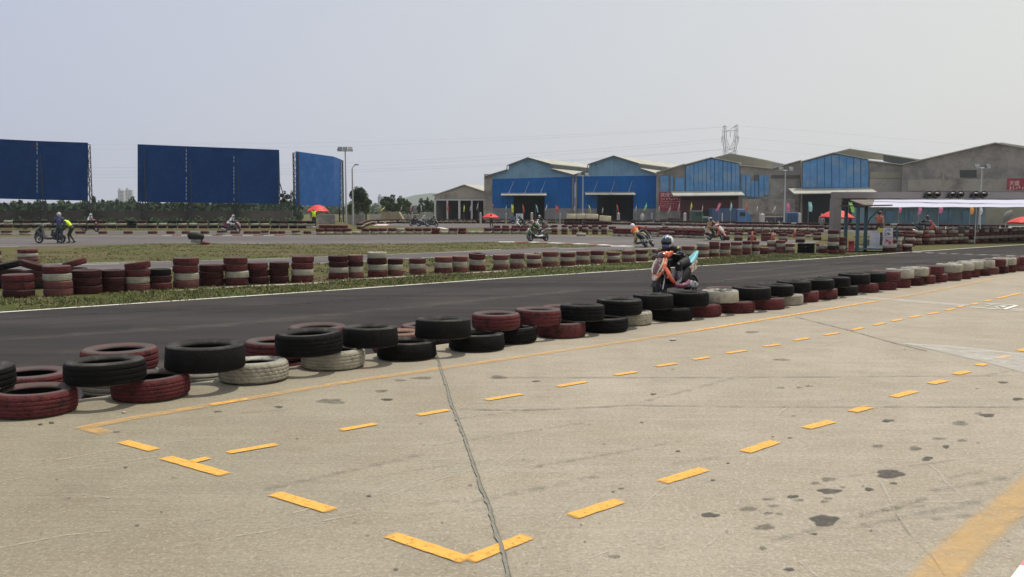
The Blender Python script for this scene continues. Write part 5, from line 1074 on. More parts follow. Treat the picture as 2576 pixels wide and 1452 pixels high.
# distant hill and tower blocks
mb = MB(); n = 60; pr = []
for i in range(n + 1):
    x = -900 + 2600 * i / n; z = 18 + 26 * math.exp(-((x - 0) / 260) ** 2) + 9 * math.sin(i * .5) + 5 * math.sin(i * 1.3); pr.append((x, max(6, z)))
mb.add([(x, 2100, TZ - 1) for x, z in pr] + [(x, 2300, z) for x, z in pr] + [(x, 2900, TZ - 1) for x, z in pr], [(i, i + 1, n + 1 + i + 1, n + 1 + i) for i in range(n)] + [(n + 1 + i, n + 2 + i, 2 * n + 3 + i, 2 * n + 2 + i) for i in range(n)], 0, True)
struct('hills', mb, LM[2])
M_TOW = mat('tower_render', (0.50, 0.51, 0.53), .8, .1, .1, per=False); M_WIN = mat('tower_window', (0.30, 0.33, 0.36), .4, .1, 1, per=False)
def tower(label, x0, x1, yt, d, h):
    a, b = at(x0, yt, d), at(x1, yt, d); w = b.x - a.x; H = a.z - TZ; root = empty('tower_block', ((a.x + b.x) / 2, a.y, TZ), 0, label, 'apartment block', 'pale tower blocks on the skyline')
    mb = MB(); mb.box((0, w * .3, H / 2), (w, w * .6, H)); mb.box((-w * .25, w * .3, H + 1), (w * .3, w * .4, 2)); mb.build('walls', [M_TOW], root); mb = MB(); fl = max(4, int(H / 3.2)); nc = max(3, int(w / 3.5))
    for i in range(fl):
        for j in range(nc): mb.box((-w / 2 + w * (j + .5) / nc, -.05, H * (i + .5) / fl), (w / nc * .5, .2, H / fl * .5))
    q = mb.build('window_grid', [M_WIN], root)
tower('pale tower block, left one seen between the blue screens', 296, 311, 479, 900, 0); tower('pale tower block, right one seen between the blue screens', 314, 331, 478, 930, 0); tower('faint slab block above the tree clump by the tarpaulin', 950, 968, 494, 900, 0)

# ------------------------------------------------------------------ pylon and power lines
M_PYL = mat('pylon_steel', (0.36, 0.37, 0.37), .6, .1, 2, per=False)
PD = 400; k = px(PD); pc = at(1836, 390, PD); root = empty('power_pylon', (pc.x, pc.y, TZ), 0, 'lattice power pylon with forked head rising behind the warehouses', 'pylon')
def ZP(y): return at(1836, y, PD).z - TZ
def XP(x): return (x - 1836) * k
mb = MB()
def bar(a, b, r=.13, dy=0): mb.tube((a[0], dy, a[1]), (b[0], dy, b[1]), r, r, 4, caps=False)
for s in (-1, 1):
    for dy in (-1.6, 1.6):
        bar((s * 4.5, 0), (s * 2.0, ZP(392)), .16, dy); bar((s * 2.0, ZP(392)), (s * 2.4, ZP(370)), .14, dy)
        bar((s * .5, ZP(372)), (s * 2.0, ZP(352)), .12, dy); bar((s * 2.0, ZP(352)), (s * 2.2, ZP(330)), .12, dy)
        bar((s * 2.4, ZP(370)), (s * 3.0, ZP(345)), .14, dy); bar((s * 3.0, ZP(345)), (s * 2.9, ZP(316)), .12, dy)
        ys = [392, 382, 372, 363, 354, 345, 337, 330, 322, 315]
        for i, (a, b) in enumerate(zip(ys[:-1], ys[1:])): bar((s * (2.0 + (i % 2)), ZP(a)), (s * (3.0 - (i % 2)), ZP(b)), .08, dy)
    bar((s * 2.0, ZP(345)), (s * 3.9, ZP(345)), .12); bar((s * 3.7, ZP(345)), (s * 3.7, ZP(360)), .07)
for i in range(10):
    za, zb = ZP(392) * i / 10, ZP(392) * (i + 1) / 10; wa, wb2 = 4.5 - 2.5 * i / 10, 4.5 - 2.5 * (i + 1) / 10
    for dy in (-1.6, 1.6): bar((-wa, za), (wb2, zb), .08, dy); bar((wa, za), (-wb2, zb), .08, dy)
for a, b in ((392, 380), (380, 371)):
    for dy in (-1.6, 1.6): bar((-2.1, ZP(a)), (2.2, ZP(b)), .09, dy); bar((2.1, ZP(a)), (-2.2, ZP(b)), .09, dy)
bar((-2.9, ZP(331)), (3.0, ZP(328)), .16); bar((0, ZP(330)), (0, ZP(345)), .07); bar((-2.9, ZP(320)), (-1.2, ZP(330)), .10); bar((-1.2, ZP(330)), (.3, ZP(324)), .1); bar((.3, ZP(324)), (2.9, ZP(314)), .12); bar((2.9, ZP(312.5)), (1.6, ZP(322)), .12); bar((-3.0, ZP(318)), (-1.5, ZP(318)), .1)
mb.build('lattice', [M_PYL], root)
mb = MB()
for x, ya, yb in ((-3.7, 346, 361), (3.7, 346, 360), (0, 333, 345)):
    for i in range(7): z = ZP(ya + (yb - ya) * i / 7); mb.tube((x, 0, z), (x, 0, z - .12), .16, .16, 6)
mb.build('insulator', [M_LAMP], root)
M_WIRE = mat('power_cable', (0.10, 0.10, 0.11), .6, 0, 1, per=False)
WR = [([(-400, 352), (280, 363), (868, 358), (1341, 343), (1824, 319)], .045, 'topmost earth wire left of the pylon'), ([(-400, 366), (280, 372), (868, 369), (1341, 352), (1846, 317)], .045, 'second faint wire below the earth wire'), ([(-400, 412), (280, 419), (868, 411), (1341, 388), (1819, 348)], .06, 'upper cable of the left bundle'), ([(-400, 424), (280, 429), (868, 420), (1341, 397), (1836, 352)], .05, 'second cable of the left bundle'),
      ([(-400, 432), (280, 436), (868, 428), (1341, 411), (1821, 374)], .06, 'third cable of the left bundle'), ([(-400, 440), (280, 443), (868, 434), (1341, 415), (1852, 372)], .06, 'lowest cable of the left bundle'),
      ([(1852, 348), (2030, 358), (2250, 385), (2700, 432)], .045, 'upper cable falling right of the pylon'), ([(1852, 372), (2010, 385), (2200, 405), (2700, 450)], .045, 'lower cable falling right of the pylon'), ([(1848, 316), (2100, 335), (2700, 395)], .04, 'earth wire falling right of the pylon')]
for pts, r, lab in WR:
    xs = [p[0] for p in pts]; ys = [p[1] for p in pts]; co = np.polyfit(xs, ys, 2 if len(xs) > 3 else 2); n = 40; P = []
    for i in range(n + 1): x = xs[0] + (xs[-1] - xs[0]) * i / n; P.append(at(x, float(np.polyval(co, x)), 400 + (x - 1836) * (-.02)))
    mb = MB(); mb.path(P, r * .45, 4); tag(mb.build('power_cable', [M_WIRE]), lab, 'power line', 'power lines crossing the sky')
# ------------------------------------------------------------------ scooters
def simple(name, c, rough=.5, **k): return mat(name, c, rough, k.pop('var', .08), 6, **k)
M_RUB = simple('scooter_rubber', (.018, .018, .018), .8); M_BLK = simple('black_plastic', (.020, .020, .022), .45); M_SIL = simple('bright_metal', (.45, .45, .46), .3, metal=.8); M_RIM = simple('dark_rim', (.06, .06, .065), .4, metal=.5)
M_SEAT = simple('seat_vinyl', (.025, .025, .027), .55); M_LENS = simple('smoked_lens', (.05, .04, .045), .12); M_TAILL = simple('tail_lens', (.35, .02, .02), .2)
WST = simple('pale_stripe', (.60, .54, .42), .35, coat=.4); BKB_ = None
def scooter(loc, yaw, lean, label, body, panel, accent, group='scooters out on the circuit', s=1.0, plate=None, rimm=None, detail=True):
    """local frame: +x forward, +y left, z up; tyres touch z = 0"""
    o = bpy.data.objects.new('scooter', None); COL.objects.link(o)
    o.matrix_world = Matrix.Translation(loc) @ Matrix.Rotation(yaw, 4, 'Z') @ Matrix.Rotation(lean, 4, 'X') @ Matrix.Scale(s, 4)
    tag(o, label, 'scooter', group)
    def put(mb, name, mats, par=o): return mb.build(name, mats, par)
    XR = Matrix.Rotation(math.pi / 2, 4, 'X'); nseg = 28 if detail else 20
    for nm, x in (('front_wheel', .64), ('rear_wheel', -.64)):
        M = Matrix.Translation((x, 0, .245)) @ XR
        mb = MB(); mb.tube((x, -.05, .245), (x, .05, .245), .045, .045, 10)
        for k in range(5):
            a = 2 * math.pi * k / 5; mb.box((x + .09 * math.cos(a), 0, .245 + .09 * math.sin(a)), (.15, .03, .028), 0, (0, -a, 0))
        w = put(mb, nm, [rimm or M_RIM])
        mb = MB(); mb.lathe([(.245, -.018), (.232, -.045), (.195, -.058), (.165, -.045), (.165, .045), (.195, .058), (.232, .045), (.245, .018)], nseg, M=M); t = put(mb, 'tyre', [M_RUB], w)
        mb = MB(); mb.lathe([(.168, -.048), (.150, -.042), (.150, .042), (.168, .048)], nseg, M=M); put(mb, 'rim', [rimm or M_RIM], w)
        if nm == 'front_wheel' or detail: mb = MB(); mb.tube((x, -.062, .245), (x, -.055, .245), .10, .10, 20); put(mb, 'brake_disc', [M_SIL], w)
    mb = MB()
    for y in (-.075, .075): mb.tube((.64, y, .245), (.50, y, .60), .022, .025, 8)
    mb.tube((.50, 0, .58), (.36, 0, .98), .03, .03, 8); put(mb, 'fork', [M_SIL])
    mb = MB(); mb.lathe([(.275, -.075), (.290, -.045), (.296, 0), (.290, .045), (.275, .075), (.268, .07), (.280, 0), (.268, -.07)], 16, M=Matrix.Translation((.64, 0, .245)) @ XR, a0=R(15), a1=R(150)); put(mb, 'front_fender', [body])
    # front apron with a pointed nose, its wings, and the dark inner shield
    mb = MB(); mb.loft([((.87, 0, .45), .035, .03), ((.80, 0, .54), .11, .06), ((.68, 0, .68), .155, .075), ((.58, 0, .80), .175, .07), ((.49, 0, .92), .15, .055), ((.44, 0, 1.0), .09, .035)], 18, 2.4); put(mb, 'front_apron', [body])
    mb = MB(); mb.loft([((.775, 0, .60), .045, .05), ((.69, 0, .73), .085, .05), ((.60, 0, .85), .08, .045), ((.53, 0, .94), .04, .03)], 14, 2.2, M=Matrix.Translation((.035, 0, .015))); put(mb, 'apron_centre_panel', [panel])
    for sy in (-1, 1):
        mb = MB(); mb.loft([((.795, sy * .055, .58), .012, .012), ((.735, sy * .11, .70), .022, .016), ((.63, sy * .125, .83), .024, .016), ((.54, sy * .10, .95), .016, .012)], 8, 2.2, M=Matrix.Translation((.03, 0, .02))); put(mb, 'pale_stripe', [accent if accent is BKB_ else WST])
        mb = MB(); mb.loft([((.63, sy * .11, .84), .012, .03), ((.58, sy * .16, .72), .018, .06), ((.53, sy * .19, .60), .022, .085), ((.43, sy * .19, .47), .022, .06), ((.27, sy * .18, .37), .018, .035)], 14, 2.4); mb.loft([((.60, sy * .185, .50), .015, .02), ((.52, sy * .19, .56), .02, .05), ((.42, sy * .19, .55), .02, .05)], 10, 2.2); put(mb, 'leg_wing', [body])
        mb = MB(); mb.loft([((.33, sy * .19, .335), .035, .055), ((.10, sy * .20, .29), .04, .055), ((-.15, sy * .19, .30), .04, .065), ((-.36, sy * .15, .36), .035, .07)], 12, 2.6); put(mb, 'side_skirt', [accent])
        mb = MB(); mb.loft([((.70, sy * .085, .745), .035, .02), ((.74, sy * .10, .70), .045, .03), ((.765, sy * .095, .655), .03, .02)], 10, 2.0); put(mb, 'indicator', [M_LENS])
    mb = MB(); mb.loft([((.46, 0, .93), .15, .02), ((.40, 0, .72), .17, .025), ((.34, 0, .45), .17, .03), ((.27, 0, .33), .17, .03)], 14, 3); put(mb, 'inner_shield', [M_BLK])
    mb = MB(); mb.loft([((.34, 0, .315), .165, .035), ((.05, 0, .29), .17, .04), ((-.2, 0, .32), .15, .045)], 14, 4); put(mb, 'footboard', [M_BLK])
    # handlebar cowl, lens, bars
    mb = MB(); mb.loft([((.28, 0, 1.03), .10, .05), ((.36, 0, 1.06), .17, .075), ((.45, 0, 1.05), .15, .075), ((.52, 0, 1.0), .07, .04)], 16, 2.3); c = put(mb, 'handlebar_cowl', [body])
    mb = MB(); mb.loft([((.48, 0, 1.085), .07, .03), ((.53, 0, 1.03), .105, .045), ((.545, 0, .985), .06, .03)], 14, 2.2); put(mb, 'headlight', [M_LENS], c)
    mb = MB()
    for sy in (-1, 1): mb.path([(.36, sy * .10, 1.05), (.33, sy * .22, 1.06), (.28, sy * .27, 1.05)], .013, 6)
    put(mb, 'handlebar', [M_SIL])
    for sy in (-1, 1):
        mb = MB(); mb.tube((.29, sy * .25, 1.052), (.235, sy * .37, 1.045), .019, .018, 8); put(mb, 'grip', [M_RUB])
        mb = MB(); mb.path([(.33, sy * .24, 1.055), (.355, sy * .30, 1.045), (.33, sy * .40, 1.035)], .007, 5); put(mb, 'brake_lever', [M_SIL])
    # under-seat body, tail, seat
    mb = MB(); mb.loft([((-.16, 0, .40), .11, .12), ((-.28, 0, .52), .145, .16), ((-.50, 0, .66), .15, .13), ((-.72, 0, .77), .115, .085), ((-.92, 0, .90), .05, .03)], 16, 2.6); put(mb, 'tail_body', [panel])
    mb = MB(); mb.loft([((-.12, 0, .745), .08, .02), ((-.22, 0, .775), .125, .04), ((-.45, 0, .79), .135, .04), ((-.66, 0, .865), .11, .035), ((-.80, 0, .905), .06, .02)], 14, 2.8); put(mb, 'seat', [M_SEAT])
    mb = MB(); mb.loft([((-.10, 0, .44), .10, .05), ((-.15, 0, .60), .115, .055), ((-.17, 0, .74), .10, .03)], 12, 3); put(mb, 'seat_front_panel', [accent])
    mb = MB(); mb.loft([((-.86, 0, .84), .05, .02), ((-.93, 0, .855), .055, .025), ((-.95, 0, .89), .03, .01)], 10, 2.4); put(mb, 'tail_light', [M_TAILL])
    mb = MB(); mb.loft([((-.22, 0, .30), .10, .09), ((-.45, .03, .30), .12, .11), ((-.66, .07, .27), .05, .075)], 12, 3); mb.tube((-.64, -.08, .245), (-.64, .10, .245), .03, .03, 10); put(mb, 'engine', [M_BLK])
    mb = MB(); mb.path([(-.25, -.12, .22), (-.42, -.15, .24)], .022, 8); mb.tube((-.42, -.155, .25), (-.86, -.175, .37), .052, .060, 14); put(mb, 'exhaust', [M_SIL])
    mb = MB(); mb.lathe([(.275, -.06), (.285, 0), (.275, .06), (.265, 0)], 10, M=Matrix.Translation((-.64, 0, .245)) @ XR, a0=R(60), a1=R(165)); put(mb, 'rear_fender', [M_BLK])
    if plate:
        for sy in (-1, 1):
            mb = MB(); mb.box((-.56, sy * .155, .70), (.26, .012, .17), 0, (0, R(24), 0)); p = put(mb, 'number_panel', [plate])
    return o

# ------------------------------------------------------------------ people: one continuous body grown from a jointed skeleton
def remesh_body(name, caps, vox, mats, parent):
    """caps: (a, b, ra, rb, material index, flatten) tapered limbs, fused into one skin"""
    mb = MB()
    for a, b, ra, rb, mi, fl in caps:
        a, b = Vector(a), Vector(b); n = 10; d = b - a
        if d.length < 1e-5: mb.ell(a, (ra, ra, ra), 12, 8); continue
        z = d.normalized(); x = Vector((0, 1, 0)) - z * z.y
        x = x.normalized() if x.length > .2 else z.orthogonal().normalized(); y = z.cross(x)
        vs = []; rings = []
        for k in range(5): t = -math.pi / 2 + (math.pi / 2) * k / 4; rings.append((a + z * ra * math.sin(t), ra * math.cos(t)))
        for k in range(5): t = (math.pi / 2) * k / 4; rings.append((b + z * rb * math.sin(t), rb * math.cos(t)))
        for c, r in rings:
            for i in range(n): th = 2 * math.pi * i / n; vs.append(c + x * (r * math.cos(th)) + y * (r * fl * math.sin(th)))
        fs = [(i * n + k, i * n + (k + 1) % n, (i + 1) * n + (k + 1) % n, (i + 1) * n + k) for i in range(9) for k in range(n)]
        mb.add(vs, fs)
    o = mb.build(name, mats, None); m = o.modifiers.new('r', 'REMESH'); m.mode = 'VOXEL'; m.voxel_size = vox; m.use_smooth_shade = True
    s = o.modifiers.new('s', 'SMOOTH'); s.factor = .5; s.iterations = 3
    dg = bpy.context.evaluated_depsgraph_get(); dg.update(); me = bpy.data.meshes.new_from_object(o.evaluated_get(dg)); bpy.data.objects.remove(o)
    me.name = name; me.materials.clear()
    for q in mats: me.materials.append(q)
    n = len(me.polygons); ce = np.empty(n * 3); me.polygons.foreach_get('center', ce); ce = ce.reshape(-1, 3); best = np.full(n, 1e9); mi_ = np.zeros(n, int)
    for a, b, ra, rb, mi, fl in caps:
        a, b = np.array(a), np.array(b); d = b - a; L = max(1e-9, float(d @ d)); t = np.clip((ce - a) @ d / L, 0, 1); dist = np.linalg.norm(ce - a - t[:, None] * d, axis=1) - (ra + (rb - ra) * t)
        w = dist < best; best[w] = dist[w]; mi_[w] = mi
    me.polygons.foreach_set('material_index', mi_); me.polygons.foreach_set('use_smooth', [True] * n); me.update()
    q = bpy.data.objects.new(name, me); COL.objects.link(q); q.parent = parent; return q
def hand(caps, wrist, palm_dir, side, curl_axis, mi, curl=.9, s=1.0):
    """palm, four unequal bent fingers, and a thumb from the side of the palm near its base"""
    w = Vector(wrist); p = Vector(palm_dir).normalized(); ax = Vector(curl_axis).normalized(); n = ax.cross(p).normalized()     # fingers spread along ax, curl towards n
    k = w + p * .085 * s
    for j, (off, ln) in enumerate(((-.030, .070), (-.010, .080), (.011, .076), (.030, .060))):
        a = w + p * .018 + ax * off * s * .7; b = k + ax * off * s; caps.append((a, b, .0145 * s, .0115 * s, mi, .9))
        q = Matrix.Rotation(curl * .75, 3, ax) ; d1 = q @ p; q2 = Matrix.Rotation(curl * 1.7, 3, ax); d2 = q2 @ p; c = b + d1 * ln * .55 * s; caps.append((b, c, .010 * s, .009 * s, mi, 1)); caps.append((c, c + d2 * ln * .5 * s, .009 * s, .0075 * s, mi, 1))
    t0 = w + p * .02 - ax * side * .028 * s; t1 = t0 + (p * .030 - ax * side * .030 + n * .01) * s; d = Matrix.Rotation(curl * .8, 3, ax) @ p
    caps.append((t0, t1, .013 * s, .011 * s, mi, 1)); caps.append((t1, t1 + (d * .035 + ax * side * .005) * s, .0105 * s, .0085 * s, mi, 1))
def person(M, label, J, mats, group=None, vox=.014, helmet=None, hair=None, vest=None, fingers=True, thick=1.0, face=(1, 0, 0), patch=None, hs=1.0):
    """J: joints in local metres. mats: [torso, arm, glove/hand, trousers, boot, skin]"""
    o = bpy.data.objects.new('person', None); COL.objects.link(o); o.matrix_world = M; tag(o, label, 'person', group)
    k = thick; c = []; V_ = lambda n: Vector(J[n])
    pel, ch, nk, hd = V_('pelvis'), V_('chest'), V_('neck'), V_('head'); wa = pel.lerp(ch, .45)
    c += [(pel, wa, .145 * k, .125 * k, 3, .8), (wa, ch, .125 * k, .155 * k, 0, .78), (ch, nk - (nk - ch) * .25, .155 * k, .10 * k, 0, .75), (nk, hd, .055, .06, 5, 1), (hd - Vector((0, 0, .02)), hd + Vector((0, 0, .045)), .085, .09, 5, 1.08)]
    fv = Vector(face).normalized(); c.append((hd + fv * .07 - Vector((0, 0, .05)), hd + fv * .06 + Vector((0, 0, .02)), .045, .05, 5, 1))
    sidev = fv.cross(Vector((0, 0, 1))).normalized()
    if not helmet:
        c.append((hd + fv * .105 + Vector((0, 0, .015)), hd + fv * .125 - Vector((0, 0, .02)), .010, .014, 5, 1))
        for s_ in (-1, 1): c.append((hd + sidev * s_ * .092 + Vector((0, 0, .02)), hd + sidev * s_ * .096 - Vector((0, 0, .02)), .012, .010, 5, 1))
    for s_, a in ((1, 'L'), (-1, 'R')):
        sh, el, ha = V_('sh' + a), V_('el' + a), V_('ha' + a); hp, kn, an, to = V_('hip' + a), V_('kn' + a), V_('an' + a), V_('to' + a)
        c += [(nk - (nk - ch) * .2, sh, .075 * k, .072 * k, 0, .9), (sh, el, .062 * k, .048 * k, 1, 1), (el, ha, .047 * k, .032 * k, 1, 1)]
        c += [(hp, kn, .095 * k, .065 * k, 3, 1), (kn, kn.lerp(an, .35), .062 * k, .060 * k, 3, 1), (kn.lerp(an, .35), an, .060 * k, .042 * k, 3 if not J.get('boots') else 4, 1), (an, an + (to - an) * .1 - Vector((0, 0, .02)), .045, .045, 4, 1), (an - (to - an) * .25 - Vector((0, 0, .015)), to, .040, .034, 4, .95)]
        d = (ha - el).normalized(); ax = Vector(J.get('ax' + a, (0, s_, 0)));
        ax = (ax - d * ax.dot(d)); ax = ax.normalized() if ax.length > .1 else d.orthogonal().normalized()
        if fingers: hand(c, ha, d, J.get('thumb' + a, s_), ax, 2, J.get('curl', 1.0))
        else: c.append((ha, ha + d * .10, .035, .028, 2, .8))
    remesh_body('body', [(tuple(a), tuple(b), ra, rb, mi, fl) for a, b, ra, rb, mi, fl in c], vox, mats, o)
    if helmet:
        hm, visor, hm2 = helmet; q = fv.to_track_quat('X', 'Z').to_matrix().to_4x4(); T = Matrix.Translation(hd + Vector((0, 0, .015))) @ q @ Matrix.Scale(hs, 4)
        mb = MB(); mb.ell((-.01, 0, .025), (.148, .122, .142), 24, 18, 0, T); mb.ell((.055, 0, -.075), (.098, .092, .058), 20, 12, 0, T)
        if hm2:                                     # second shell colour in bands, kept inside the shell mesh
            Ti = T.inverted()
            for i, f in enumerate(mb.f):
                p = Ti @ (sum((Vector(mb.v[j]) for j in f), Vector()) / len(f))
                if (abs(p.y) > .075 and p.x < .05) or (p.x < -.09) or (abs(abs(p.y) - .035) < .012 and p.z > .08): mb.m[i] = 1
        h = mb.build('helmet', [hm, hm2 or hm], o)
        mb = MB(); vs = []; nu, nv = 12, 6
        for i in range(nu + 1):
            for j in range(nv + 1):
                u = R(-78 + 156 * i / nu); v = R(-24 + 52 * j / nv); vs.append((-.01 + .153 * math.cos(u) * math.cos(v), .127 * math.sin(u) * math.cos(v), .025 + .147 * math.sin(v)))
        mb.add(vs, [(i * (nv + 1) + j, (i + 1) * (nv + 1) + j, (i + 1) * (nv + 1) + j + 1, i * (nv + 1) + j + 1) for i in range(nu) for j in range(nv)], 0, True, T); mb.build('visor', [visor], h)
    if hair:
        mb = MB(); mb.ell(hd + Vector((0, 0, .03)) - fv * .022, (.100, .100, .098), 18, 12); mb.build('hair', [hair], o)
    if vest:
        cc = [(wa + (ch - wa) * .1, ch, .150 * k, .175 * k, 0, .80), (ch, nk - (nk - ch) * .32, .175 * k, .118 * k, 0, .78)]
        for a in 'LR': cc.append((nk - (nk - ch) * .2, V_('sh' + a) * .8 + nk * .2, .09 * k, .082 * k, 0, .9))
        remesh_body('vest', [(tuple(a), tuple(b), ra, rb, mi, fl) for a, b, ra, rb, mi, fl in cc], .02, [vest], o)
    if patch:
        for nm, pm, pts in patch:
            mb = MB()
            for p_, r_e in pts: mb.ell(p_, r_e, 12, 8)
            mb.build(nm, [pm], o)
    return o
def rider_pose(crouch=1.0, knee=0.0, knee_side=1, hang=0.0, boots=True):
    """seated on a scooter in the scooter's own frame"""
    c = crouch; y = hang
    J = dict(pelvis=(-.36, y, .90), chest=(-.12 + .10 * c, y * 1.3, 1.22 - .08 * c), neck=(.00 + .12 * c, y * 1.5, 1.38 - .12 * c), head=(.07 + .13 * c, y * 1.6, 1.50 - .13 * c), boots=boots, curl=1.15)
    for s, a in ((1, 'L'), (-1, 'R')):
        yy = y
        J['sh' + a] = (-.03 + .11 * c, yy * 1.4 + s * .185, 1.33 - .12 * c); J['ha' + a] = (.20, s * .31, 1.075); J['el' + a] = (.03 + .03 * c, s * .315 + yy * .7, 1.07 - .03 * c)
        J['hip' + a] = (-.33, yy + s * .10, .86); kk = knee if s == knee_side else 0
        J['kn' + a] = (.10 - .06 * kk, s * (.20 + .30 * kk) + yy, .80 - .18 * kk); J['an' + a] = (.04 - .12 * kk, s * (.15 + .06 * kk), .42); J['to' + a] = (.20 - .08 * kk, s * (.17 + .09 * kk), .365)
        J['ax' + a] = (-.35, s * 1.0, 0)
    return J
def suit(name, c, **k): return mat(name, c, .65, .12, 7, bump=.3, bs=14, **k)
SK = simple('skin', (.36, .20, .13), .6); M_BOOT = simple('black_boot', (.02, .02, .02), .5); M_GLV = simple('black_glove', (.025, .025, .025), .6); M_VIS = simple('dark_visor', (.012, .013, .016), .08, coat=1.0)
WHT = simple('white_shell', (.62, .62, .62), .25, coat=.6); M_HAIR = simple('black_hair', (.012, .011, .010), .6)
def rideset(x, y, heading, lean, lab_s, lab_p, body, panel, accent, suits, helmet, pose=None, s=1.0, plate=None, vox=.016, group=None, patch=None, rim=None, z=TZ, fingers=True, thick=1.0):
    p = on(x, y, z); yaw = math.atan2(heading[1], heading[0])
    sc = scooter((p.x, p.y, z + .004), yaw, lean, lab_s, body, panel, accent, s=s, plate=plate, rimm=rim)
    M = sc.matrix_world.copy(); person(M, lab_p, pose or rider_pose(), suits, 'riders on the circuit', vox, helmet, patch=patch, fingers=fingers, thick=thick); return sc
ORG = mat('orange_bodywork', (.75, .13, .035), .28, .12, 5, c2=(.60, .06, .03), f2=(.55, .6), s2=5, coat=.8); PNK = mat('magenta_bodywork', (.18, .015, .055), .3, .2, 6, c2=(.5, .42, .45), f2=(.60, .63), s2=11, coat=.8); DKR = mat('dark_red_white_panel', (.09, .012, .016), .3, .2, 6, c2=(.6, .58, .52), f2=(.57, .60), s2=7, coat=.8)
CYN = mat('cyan_bodywork', (.10, .42, .46), .3, .15, 6, c2=(.55, .60, .60), f2=(.60, .64), s2=6, coat=.8); PLT = mat('number_panel_print', (.62, .58, .50), .4, .1, 6, c2=(.35, .10, .03), f2=(.50, .53), s2=20)
BLKS = suit('black_leather', (.016, .016, .016)); BLU_H = simple('blue_helmet_shell', (.03, .07, .17), .25, coat=.8)
# main rider, nearest scooter
pm = on(1658, 755, TZ); fw = Vector((-.70, -.71, 0)).normalized(); cen = Vector((pm.x, pm.y, TZ)) - fw * .64
M_YELP = simple('yellow_patch', (.55, .50, .04), .6); M_SILB = mat('silver_boot', (.42, .42, .43), .4, .1, 9, c2=(.04, .04, .05), f2=(.5, .55), s2=14)
KHK = mat('orange_white_fairing_front', (.74, .12, .035), .3, .15, 6, c2=(.58, .52, .42), f2=(.52, .54), s2=5, coat=.6); MRN = simple('maroon_lens', (.06, .02, .025), .15, coat=.8); BKP = simple('black_fender', (.02, .02, .02), .4)
sc = scooter((cen.x, cen.y, TZ + .004), math.atan2(fw.y, fw.x), R(4), 'orange and magenta race scooter with cyan tail, nearest on the straight', ORG, CYN, PNK, plate=PLT, s=.93)
for ch in sc.children:
    if ch.name.startswith('apron_centre'): ch.data.materials[0] = DKR
    if ch.name.startswith('front_apron'): ch.data.materials[0] = KHK
    if ch.name.startswith('handlebar_cowl'):
        for g_ in ch.children: g_.data.materials[0] = MRN
    if ch.name.startswith('front_fender'): ch.data.materials[0] = BKP
    if ch.name.startswith('tail_body'): ch.data.materials[0] = BKP
mb = MB(); mb.loft([((-.52, 0, .80), .15, .05), ((-.68, 0, .86), .135, .075), ((-.84, 0, .95), .10, .07), ((-1.0, 0, 1.08), .045, .03)], 16, 2.4); mb.build('tail_cowl', [CYN], sc)
mb = MB(); mb.loft([((-.50, .15, .70), .012, .05), ((-.66, .14, .76), .016, .06), ((-.82, .10, .84), .012, .035)], 12, 2.4); mb.build('tail_side_panel', [mat('red_white_side_panel', (.55, .50, .42), .35, .1, 6, c2=(.45, .05, .04), f2=(.50, .53), s2=9)], sc)
mb = MB(); mb.loft([((-.26, .15, .30), .03, .06), ((-.42, .165, .31), .035, .085), ((-.62, .165, .28), .03, .08), ((-.72, .155, .26), .02, .04)], 14, 3.6); mb.build('engine_cover', [mat('silver_printed_cover', (.40, .40, .42), .35, .1, 9, c2=(.05, .05, .06), f2=(.52, .55), s2=11)], sc)
mb = MB(); mb.loft([((.50, .165, 1.00), .012, .02), ((.40, .185, 1.07), .02, .07), ((.28, .17, 1.10), .015, .03)], 10, 2.2); mb.build('cowl_blade', [ORG], sc)
J = rider_pose(1.45)
person(sc.matrix_world.copy(), 'person in black leathers and blue and white helmet riding the nearest orange scooter', J, [BLKS, BLKS, mat('grey_black_glove', (.10, .10, .10), .6, .3, 30), BLKS, M_SILB, SK], 'riders on the circuit', .0095, (BLU_H, M_VIS, WHT), thick=1.22, hs=1.13,
       patch=[('shoulder_patch', M_YELP, [(Vector(J['sh' + a]) + Vector((.02, s_ * .045, .030)), (.050, .030, .042)) for a, s_ in (('L', 1), ('R', -1))]), ('knee_slider', simple('white_slider', (.55, .55, .55), .4), [(Vector(J['kn' + a]) + Vector((.055, s_ * .02, .02)), (.022, .035, .040)) for a, s_ in (('L', 1), ('R', -1))]),
              ('elbow_guard', simple('grey_guard', (.45, .45, .45), .4), [(Vector(J['el' + a]) + Vector((.015, s_ * .035, .0)), (.04, .02, .03)) for a, s_ in (('L', 1), ('R', -1))])])
# green rider leaning through the island bend
GRN = simple('green_bodywork', (.03, .08, .022), .35, coat=.5); GRS = suit('green_suit', (.035, .12, .035)); BKB = simple('black_bodywork', (.02, .022, .022), .35, coat=.5); WHB = simple('white_bodywork', (.6, .6, .58), .35, coat=.4)
rideset(1355, 606.8, (-.84, -.54), R(24), 'dark green scooter leaning left beside the grass island kerb', 'person in green suit and red helmet tucked low, leaning into the island bend', GRN, BKB, WHB, [GRS, GRS, M_GLV, suit('grey_green_trousers', (.10, .11, .09)), M_BOOT, SK], (simple('red_helmet_shell', (.40, .06, .06), .3, coat=.5), M_VIS, simple('pink_helmet_band', (.5, .28, .27), .3)), rider_pose(1.15, .6, 1, .05), fingers=True, s=.92)
